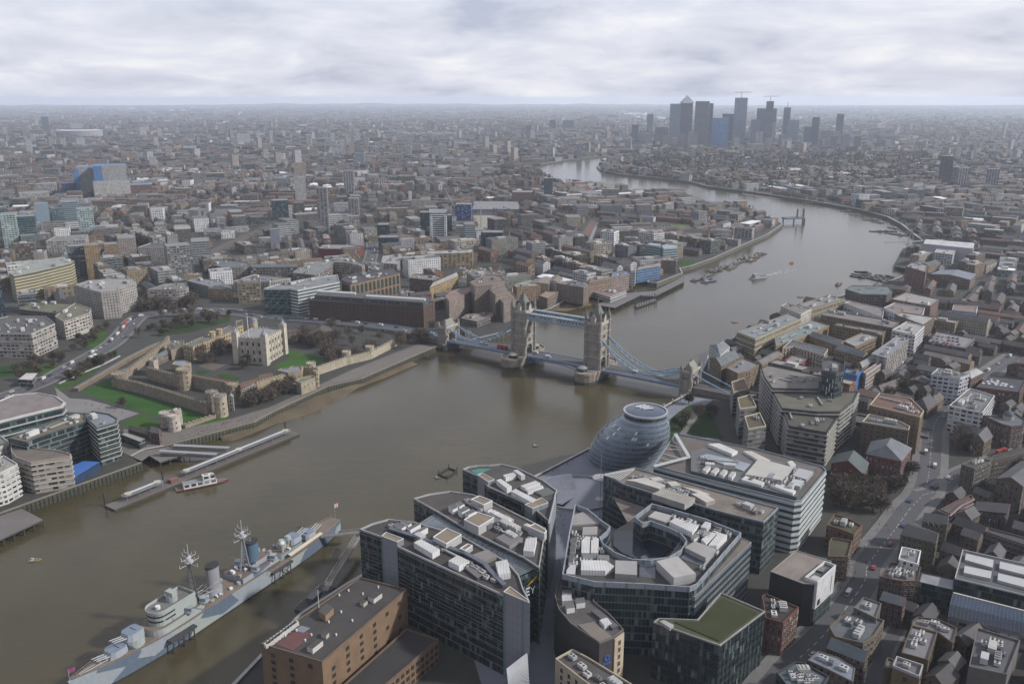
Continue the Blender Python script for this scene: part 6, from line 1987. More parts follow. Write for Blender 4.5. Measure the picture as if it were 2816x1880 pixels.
many([
 (HB,'narrow red brick gabled house with a striped front beside the black theatre','brick house',ZS,[(960,500),(1010,470),(1420,640),(1225,830),(1010,770)],17,'georgian',(0.2,0.075,0.05),(0.06,0.04,0.035),dict(w=dict(bay=2.4,floor=3.1,w=1.0,h=1.9,frame=(0.5,0.4,0.33)),p=6)),
 (HB,'low brick building with a mossy flat roof and small skylight gable beside the street','brick building',ZN6,[(680,420),(700,385),(870,415),(835,545),(672,540)],14,'punched',(0.2,0.13,0.09),(0.085,0.08,0.035),dict(w=dict(bay=3,floor=3.4,w=1.2,h=1.8))),
 (HB,'brick building with a mossy roof terrace and terracotta street front','brick building',ZN6,[(660,285),(720,195),(810,215),(950,290),(880,360),(750,310)],14,'punched',(0.25,0.13,0.085),(0.08,0.08,0.035),dict(p=3,w=dict(bay=3,floor=3.4,w=1.2,h=1.8))),
 (WB,'brick building under a curved lead roof, rear wing of two','brick building',ZD,[(935,800),(1000,755),(1250,780),(1487,895),(1432,1085),(1245,945),(925,860)],13,'brick',(0.15,0.105,0.06),(0.27,0.26,0.28),dict(w=dict(bay=4.5,floor=3.3,w=1.3,h=1.6,frame=(0.2,0.15,0.1)),p=4)),
 (WB,'brick building under a curved lead roof, front wing of two','brick building',ZD,[(925,862),(1243,947),(1132,1292),(798,1198)],13.6,'brick',(0.17,0.12,0.07),(0.28,0.27,0.29),dict(w=dict(bay=4,floor=3.3,w=1.2,h=1.6,frame=(0.2,0.15,0.1)),p=5)),
 (WB,'brown block with a grey box roof and long skylight at the bottom edge','brick building',ZD,[(690,1365),(738,1248),(1068,1355),(1022,1500)],17,'brick',(0.2,0.14,0.075),(0.2,0.19,0.2),dict(par=1.2,parc=(0.4,0.4,0.42),p=2,w=dict(bay=5,floor=4,w=1.6,h=1.8,frame=(0.2,0.15,0.1)))),
 (WB,'low brown annexe beside the box roofed block','brick building',ZD,[(580,1385),(625,1255),(720,1290),(690,1390)],13,'brick',(0.18,0.125,0.07),(0.2,0.2,0.2),{}),
 (HB,'grey hipped roof building with roof terraces near the corner','brick building',ZD,[(1628,1372),(1730,890),(2262,1050),(2100,1470)],13,'brick',(0.2,0.18,0.17),(0.14,0.14,0.155),dict(p=10,par=1.0)),
 (OB,'dark office with a grey penthouse roof beside the street','office building',ZD,[(215,640),(330,510),(555,590),(490,775)],16,'punched',(0.2,0.18,0.16),(0.27,0.28,0.29),dict(par=0.8,p=3)),
 (OB,'broad blue grey flat roof with one white hatch beside the street','office building',ZD,[(-90,880),(60,740),(250,690),(590,800),(470,985),(330,1080),(-20,1000)],14,'punched',(0.22,0.17,0.12),(0.15,0.17,0.19),dict(p=5,w=dict(bay=2.8,floor=3.3,w=1.1,h=1.9))),
 (HB,'brick range with a slate blue pitched roof beside the narrow lane','brick building',ZD,[(-120,1120),(-30,1020),(400,1200),(340,1300)],13,'punched',(0.13,0.07,0.055),(0.13,0.16,0.19),dict(g=3.5,w=dict(bay=2.8,floor=3.3,w=1.1,h=1.9))),
 (OB,'brown block with a rounded pale blue roof at the bottom edge','office building',ZS,[(1525,1275),(1655,1165),(1900,1240),(2115,1375),(2085,1545),(1800,1400)],13,'punched',(0.2,0.16,0.13),(0.28,0.32,0.39),dict(p=4,par=0.3)),
 (OB,'teal grey flat roofed block cluttered with white units at the bottom edge','office building',ZS,[(1140,1440),(1370,1310),(1480,1320),(1790,1490),(1700,1640),(1300,1640)],12,'curtain',(0.06,0.07,0.08),(0.14,0.18,0.2),dict(p=12)),
 (OB,'white walled office with a pale square roof beside the brown terrace','office building',ZN6,[(1243,560),(1270,460),(1428,492),(1402,602)],19,'punched',(0.5,0.5,0.5),(0.27,0.275,0.29),dict(par=0.8,parc=WHITE,p=2)),
 (HB,'brown brick office with a broad littered terrace roof beside the street','office building',ZN6,[(1090,705),(1175,590),(1390,605),(1425,630),(1405,742),(1270,742)],15,'punched',(0.17,0.09,0.07),(0.19,0.175,0.155),dict(p=9,w=dict(bay=3,floor=3.5,w=1.3,h=2))),
 (OB,'low block under a pale ribbed barrel roof next to the big glass roofed hall','office building',ZN6,[(1408,740),(1432,665),(1700,720),(1690,805)],14,'curtain',(0.06,0.08,0.08),(0.4,0.41,0.44),dict(par=0.3)),
 (HB,'red brick house with white sash windows below the roof terrace','brick house',ZN6,[(1090,880),(1140,830),(1310,880),(1280,935)],13,'georgian',(0.15,0.06,0.045),(0.12,0.13,0.15),dict(g=3,w=dict(bay=2.6,floor=3.4,w=1.0,h=2.0,frame=(0.55,0.52,0.48)))),
 (AP,'old yellow brick tenement with dark slate roof, nearest the street cars','tenement',ZR,[(790,1205),(900,1060),(1265,1190),(1228,1310)],17,'georgian',(0.2,0.165,0.105),(0.045,0.05,0.055),dict(g=3,w=dict(bay=2.6,floor=3.3,w=1.1,h=2.0,frame=(0.5,0.47,0.4)))),
 (AP,'old yellow brick tenement with dark slate roof, behind the nearer one','tenement',ZR,[(1060,1040),(1085,950),(1390,985),(1365,1080)],17,'georgian',(0.18,0.15,0.1),(0.05,0.055,0.065),dict(g=3,w=dict(bay=2.6,floor=3.3,w=1.1,h=2.0,frame=(0.5,0.47,0.4)))),
 (AP,'dark brick estate block with a grey gridded end wall facing the side street','apartment block',ZR,[(1538,352),(1730,268),(1912,310),(1705,412)],16,'georgian',(0.2,0.17,0.13),(0.08,0.08,0.085),dict(w=dict(bay=2.7,floor=3.1,w=1.2,h=1.7,frame=(0.45,0.43,0.4)),p=3)),
 (AP,'long dark brick estate range running off to the right','apartment block',ZR,[(1905,310),(1925,245),(2420,120),(2440,190)],15,'georgian',(0.14,0.11,0.08),(0.07,0.07,0.075),dict(w=dict(bay=2.7,floor=3.1,w=1.2,h=1.7,frame=(0.4,0.38,0.35)))),
 (AP,'curved block of flats with a broad brown roof and busy red balconies','apartment block',ZR,[(1275,910),(1480,800),(1660,725),(1690,770),(1540,840),(1400,965)],9,'balconies',(0.22,0.1,0.085),(0.14,0.12,0.12),dict(b=(3,0.7,0.25,(0.4,0.36,0.36)))),
 (AP,'dark brick court of flats with white windows behind the curved block','apartment block',ZR,[(1690,900),(1740,800),(2150,830),(2100,940)],11,'georgian',(0.10,0.06,0.055),(0.055,0.055,0.065),dict(g=3,w=dict(bay=2.8,floor=3.2,w=1.2,h=1.6,frame=(0.45,0.43,0.42)))),
 (AP,'long low pale banded flats along the right edge','apartment block',ZR,[(1765,1160),(1780,1110),(2420,1280),(2400,1370)],9,'georgian',(0.17,0.14,0.15),(0.08,0.08,0.09),dict(b=(3,0.15,0.25,(0.32,0.31,0.33)),w=dict(bay=2.8,floor=3.0,w=1.2,h=1.5,frame=(0.45,0.43,0.42)))),
])
# big hall with white roof panels and a curved glass front
hh,hp,hzt = block('office_building','big hall with pale roof panels and a curved dark glass front at the right edge','hall',ZN6([(1700,715),(1765,483),(2420,630),(2420,890)],G + 18),18,'curtain',(0.07,0.08,0.09),(0.13,0.14,0.16),par=0.8,parc=(0.42,0.42,0.42))
for q in ([(1785,555),(1795,505),(2020,558),(2012,620)],[(1775,660),(1785,605),(2005,650),(1995,708)],[(2065,625),(2072,570),(2420,650),(2420,715)],[(2050,720),(2058,665),(2420,750),(2420,820)]):
 item(hh,'roof_panel',ZN6(q,G + 19.5),G + 18,1.5,'paint',PALE,(0.5,0.5,0.52))
fr = MB()
q0,q1,q2 = ZN6([(1690,825),(2420,1010)],G + 15),ZN6([(1665,920),(2420,1105)],G + 12.5),ZN6([(1650,1015),(2420,1200)],G + 8)
fr.face([q1[0],q1[1],q0[1],q0[0]],'glazing',(0.05,0.075,0.12))
fr.face([q2[0],q2[1],q1[1],q1[0]],'glazing',(0.04,0.06,0.10))
fr.build('curved_glass_front',hh)
fr = MB()
for i in range(25):
 t = i / 24
 a,b,c = lerp(q0[0],q0[1],t),lerp(q1[0],q1[1],t),lerp(q2[0],q2[1],t)
 up_ = Vector((0,0,0.12))
 fr.bar(a + up_,b + up_,0.15,0.15,'steel',(0.2,0.24,0.3))
 fr.bar(b + up_,c + up_,0.15,0.15,'steel',(0.2,0.24,0.3))
fr.bar(q0[0],q0[1],0.9,0.5,'paint',(0.55,0.52,0.47))
fr.build('glazing_bars',hh)
bs = MB()
dn = (q2[1] - q2[0]).normalized()
bs.prism(xy([q2[0],q2[1],q0[1],q0[0]]),G,G + 8,'wide_windows',(0.22,0.22,0.23))
bs.build('base_storeys',hh)
occupy(xy([q2[0],q2[1],q0[1],q0[0]]))
# ================================================================ old fortress on the far bank
TL,TW = (0.29,0.245,0.18),(0.42,0.37,0.28)
def curtain(label,pts,h,w=2.2,col=TL,name='fortress_wall',z0=G,merlon=True):
 pts = [Vector((p[0],p[1],0)) for p in pts]
 o = thing(name,label,'wall',pts[len(pts) // 2])
 m,c = MB(),MB()
 for a,b in zip(pts[:-1],pts[1:]):
  d = b - a
  L = d.length
  d.normalize()
  n = Vector((-d.y,d.x,0)) * w / 2
  m.prism(xy([a + n,b + n,b - n,a - n]),z0,z0 + h,'stone',col,'stone',(0.2,0.185,0.16))
  if merlon:
   k = max(1,int(L / 3.2))
   for i in range(k):
    for s in (n * 0.86,-n * 0.86):
     p = a + d * (L * (i + 0.5) / k) + s
     c.box(p.x,p.y,z0 + h,1.8,0.5,0.9,'stone',col,math.atan2(d.y,d.x))
 m.build('wall',o)
 if merlon:
  c.build('battlement',o)
 occ_line(pts,w + 3)
 return o
def battlement(o,poly,z,col=TL,n=0.9,step=2.6):
 mb = MB()
 poly = ccw(poly)
 for i in range(len(poly)):
  a,b = Vector((*poly[i],0)),Vector((*poly[(i + 1) % len(poly)],0))
  L = (b - a).length
  k = max(1,int(L / step))
  for j in range(k):
   p = lerp(a,b,(j + 0.5) / k)
   mb.box(p.x,p.y,z,L / k * 0.55,0.6,n,'stone',col,math.atan2((b - a).y,(b - a).x))
 mb.build('battlement',o)
def drum(label,zf,x,y,r,h,col=TL,cap=None,n=14,name='round_tower',cat='tower',w=0):
 p = zf([(x,y)])[0]
 p += Vector((p.x,p.y,0)).normalized() * r
 o = thing(name,label,cat,p)
 m = MB()
 m.cyl(p.x,p.y,G,G + h,r,'stone',col,n,r * 0.95)
 m.cyl(p.x,p.y,G + h - 1.2,G + h - 0.7,r * 1.03,'stone',jit(col,0.1),n)
 m.build('wall',o)
 ring = [(p.x + r * 0.93 * math.cos(2 * PI * i / n),p.y + r * 0.93 * math.sin(2 * PI * i / n)) for i in range(n)]
 if cap:
  m = MB()
  m.cyl(p.x,p.y,G + h + 0.02,G + h + cap,r * 0.85,'roofing',LEAD,n,0.3)
  m.build('roof',o)
 battlement(o,ring,G + h,col,0.8,r * 0.9)
 me = window_mesh(0.7,1.6,1,col)
 for f in range(int(h // 4.5)):
  for a in (-2.2,-1.5,-0.8):
   put_window(o,me,(p.x + r * 1.0 * math.cos(a),p.y + r * 1.0 * math.sin(a),G + 2.4 + f * 4.2),a + PI / 2)
 occupy(rect(p.x,p.y,2 * r,2 * r))
 return o
kq = ZT([(1165,365),(1535,392),(1775,258),(1405,240)],G + 25)
KW = dict(bay=6.0,floor=7.6,w=1.7,h=3.4,sill=2.6,arch=True,frame=TW)
keep,kpoly,kzt = block('castle_keep','square pale stone keep with four corner turrets in the middle of the fortress','castle keep',kq,25,'stone',(0.52,0.475,0.395),(0.28,0.28,0.29),par=0,w=KW)
battlement(keep,inset(kpoly,0.4),kzt,(0.52,0.475,0.395),1.3,3.4)
mb = MB()
for i in range(4):
 a,b = Vector((*kpoly[i],0)),Vector((*kpoly[(i + 1) % 4],0))
 L = (b - a).length
 k = int((L - .6) // 6.0)
 for j in range(k + 1):
  p = lerp(a,b,((L - k * 6.0) / 2 + 6.0 * j) / L)
  mb.box(p.x,p.y,G,1.1,1.0,23.5,'stone',(0.52,0.475,0.395),math.atan2((b - a).y,(b - a).x))
mb.build('buttress',keep)
far = max(range(4),key=lambda i: kpoly[i][1])
for i in range(4):
 m = MB()
 x,y = kpoly[i]
 if i == far:
  m.cyl(x,y,G,G + 32,3.6,'stone',TW,14)
  m.dome(x,y,G + 32,3.4,'roofing',(0.26,0.28,0.33),14,4)
  m.rod((x,y,G + 35),(x,y,G + 40),0.2,'paint',(0.4,0.28,0.08))
 else:
  a = math.atan2(kpoly[1][1] - kpoly[0][1],kpoly[1][0] - kpoly[0][0])
  m.box(x,y,G,5.4,5.4,30.5,'stone',(0.55,0.505,0.42),a)
  m.cyl(x,y,G + 30.5,G + 33,3.0,'roofing',(0.28,0.29,0.33),12,1.2)
  m.cyl(x,y,G + 33,G + 36.5,1.2,'roofing',(0.28,0.29,0.33),10,0.1)
 m.build('turret',keep)
m = MB()
p = ZT([(1335,360)],G + 25)[0]
m.rod((p.x,p.y,G + 25),(p.x,p.y,G + 45),0.3,'paint',WHITE)
m.build('flagpole',keep)
YS = (0.42,0.34,0.20)
wb,wp,wz = block('barracks','long yellow stone barracks with battlements and paired gate turrets','barracks',ZT([(485,468),(612,490),(1190,268),(1085,222)],G + 13),13,'stone',YS,(0.15,0.15,0.155),w=dict(bay=3.6,floor=4.1,w=1.3,h=2.2,frame=YS),par=0)
battlement(wb,inset(wp,0.4),wz,YS,1.1,3.2)
for x,y in ((862,300),(955,268)):
 m = MB()
 p = ZT([(x,y)],G + 17.5)[0]
 m.cyl(p.x,p.y,G,G + 18.5,3.2,'stone',YS,8)
 m.build('turret',wb)
many([
 ('castle_block','stone guardhouse at the far end of the barracks','castle building',ZT,[(1165,165),(1255,145),(1262,215),(1180,240)],12,'stone',YS,SLATE,dict(w=dict(bay=3.5,floor=4,w=1.2,h=2))),
 ('castle_block','dark brick armoury with white sash windows beside the keep','castle building',ZT,[(1792,272),(1975,240),(2015,268),(1830,310)],12,'georgian',(0.10,0.06,0.045),SLATE,dict(w=dict(bay=2.6,floor=3.4,w=1.1,h=2.0,frame=(0.5,0.48,0.44)))),
 ('castle_block','brown brick store with dark gabled roof and dormers behind the lawn','castle building',ZT,[(2080,335),(2150,240),(2400,250),(2430,335)],9,'punched',(0.16,0.085,0.06),(0.09,0.07,0.06),dict(g=5)),
 ('castle_block','ragged stone range with chimneys at the barracks corner','castle building',ZT,[(280,460),(330,420),(500,410),(480,500),(330,540)],9,'stone',TL,(0.16,0.135,0.11),dict(p=5)),
 ('castle_block','grey chapel with flat lead roof inside the inner wall','castle building',ZT,[(340,720),(380,680),(520,670),(590,700),(470,745)],8,'stone',(0.33,0.29,0.22),(0.27,0.29,0.34),dict(w=dict(bay=4,floor=6,w=1.4,h=3,arch=True))),
 ('castle_block','pale square tower with a chimney near the moat corner','castle building',ZT,[(40,660),(100,625),(160,650),(105,690)],13,'stone',(0.46,0.39,0.32),(0.2,0.18,0.16),{}),
 ('castle_block','long slate roofed lodging behind the moat wall','castle building',ZT,[(130,650),(160,590),(270,530),(290,570)],7,'georgian',(0.2,0.17,0.13),(0.13,0.14,0.16),dict(g=2.5)),
 ('castle_block','timbered lodging with a deep red roof against the inner wall','castle building',ZT,[(850,930),(890,880),(1100,930),(1070,985)],6,'punched',(0.2,0.05,0.04),(0.17,0.05,0.04),dict(g=3)),
 ('castle_block','dark roofed lodgings along the inner wall','castle building',ZT,[(640,910),(700,860),(860,890),(830,950)],6,'punched',(0.12,0.10,0.08),(0.06,0.05,0.05),dict(g=3)),
 ('castle_block','brick lodging with white framed windows set on the wall corner','castle building',ZT,[(1200,975),(1300,945),(1450,895),(1440,925),(1230,1010)],13,'punched',(0.2,0.115,0.08),(0.13,0.08,0.06),dict(w=dict(bay=4,floor=4,w=1.6,h=1.8,n=2,frame=WHITE))),
 ('castle_block','low dark roofed houses with orange tiles on the south wall','castle building',ZT,[(1460,910),(1480,860),(1640,840),(1640,880)],9,'punched',(0.33,0.28,0.22),(0.13,0.08,0.06),dict(g=3)),
 ('castle_block','stone river gate with green roof and wide arch','castle building',ZT,[(1945,935),(1990,895),(2160,860),(2195,895),(2010,965)],10,'stone',(0.36,0.31,0.23),(0.16,0.2,0.12),dict(w=dict(bay=4.5,floor=8,w=0.8,h=1.4,sill=6))),
 ('castle_block','stone tower with twin lead roofs near the river gate','castle building',ZT,[(1700,800),(1760,770),(1850,770),(1900,740),(2010,740),(2020,790),(1840,830)],11,'stone',TL,(0.2,0.22,0.26),dict(w=dict(bay=4,floor=4,w=0.8,h=1.4))),
 ('timber_house','small black and white timbered house behind the round gate towers','house',ZT,[(1065,1130),(1085,1105),(1135,1110),(1130,1140)],12,'punched',(0.55,0.53,0.5),(0.25,0.27,0.3),dict(g=2)),
])
curtain('long stained outer wall above the grass moat',Z5([(840,640),(850,697),(1000,730),(1190,785),(1350,838),(1500,885)]),9)
curtain('outer wall along the dark side of the moat',Z5([(840,640),(930,610),(1050,520),(1190,410),(1215,370)]),7)
curtain('tall inner wall behind the outer wall walk',ZT([(40,900),(430,1010),(610,1010),(1060,1100),(1140,1190)]),11,2.6)
curtain('sunlit inner south wall facing the river',ZT([(1150,1190),(1350,1120),(1800,985),(2050,880),(2240,900)]),10,2.4,(0.40,0.33,0.22))
curtain('outer river wall east of the water gate',[U(857,1036),U(955,1002),U(1018,987),U(1090,950)],7,2.4,TW)
curtain('low stone causeway wall between the two gate towers',Z5([(1325,985),(1440,945),(1560,905)]),2.5,3)
curtain('tan retaining wall along the outer edge of the moat',Z5([(545,722),(740,610),(940,490),(1100,410),(1190,372)]),3,5,(0.2,0.14,0.09),'retaining_wall',merlon=False)
curtain('white coping wall along the tree lined pavement',Z5([(420,670),(560,605),(720,540),(860,470)]),1.2,1.2,(0.5,0.5,0.5),'retaining_wall',merlon=False)
drum('half round bastion tower on the inner wall',ZT,520,1055,6.5,18,(0.34,0.285,0.21))
drum('round gate tower with lead roof, left of the gate pair',ZT,880,1335,5.2,16,TL,2)
drum('round gate tower with lead roof, right of the gate pair',ZT,990,1405,5.2,17,(0.42,0.36,0.27),2)
drum('slim round turret at the river gate',ZT,2215,1005,2.4,14,(0.40,0.34,0.25))
drum('white drum tower with battlements on the moat lawn, front of pair',Z5,1258,1015,4.8,12,(0.52,0.47,0.41))
drum('white drum tower with battlements on the moat lawn, rear of pair',Z5,1200,985,4.8,11,(0.46,0.42,0.37))
drum('square shouldered pale gate turret behind the white drums',Z5,1285,985,3.8,13.5,(0.5,0.45,0.39),n=4)
drum('corner bastion where the outer wall meets the dark moat',Z5,868,690,7,10.5,(0.28,0.235,0.18))
drum('round wall tower at the end of the inner wall',ZT,1150,1195,5,14,(0.35,0.29,0.2))
for x,y,k in ((857,1034,'left'),(954,1001,'middle'),(1018,986,'right')):
 drum(f'stone tower on the riverside wall, {k} of three',lambda pts: [U(*pts[0])],x,y,4.5,11,TW)
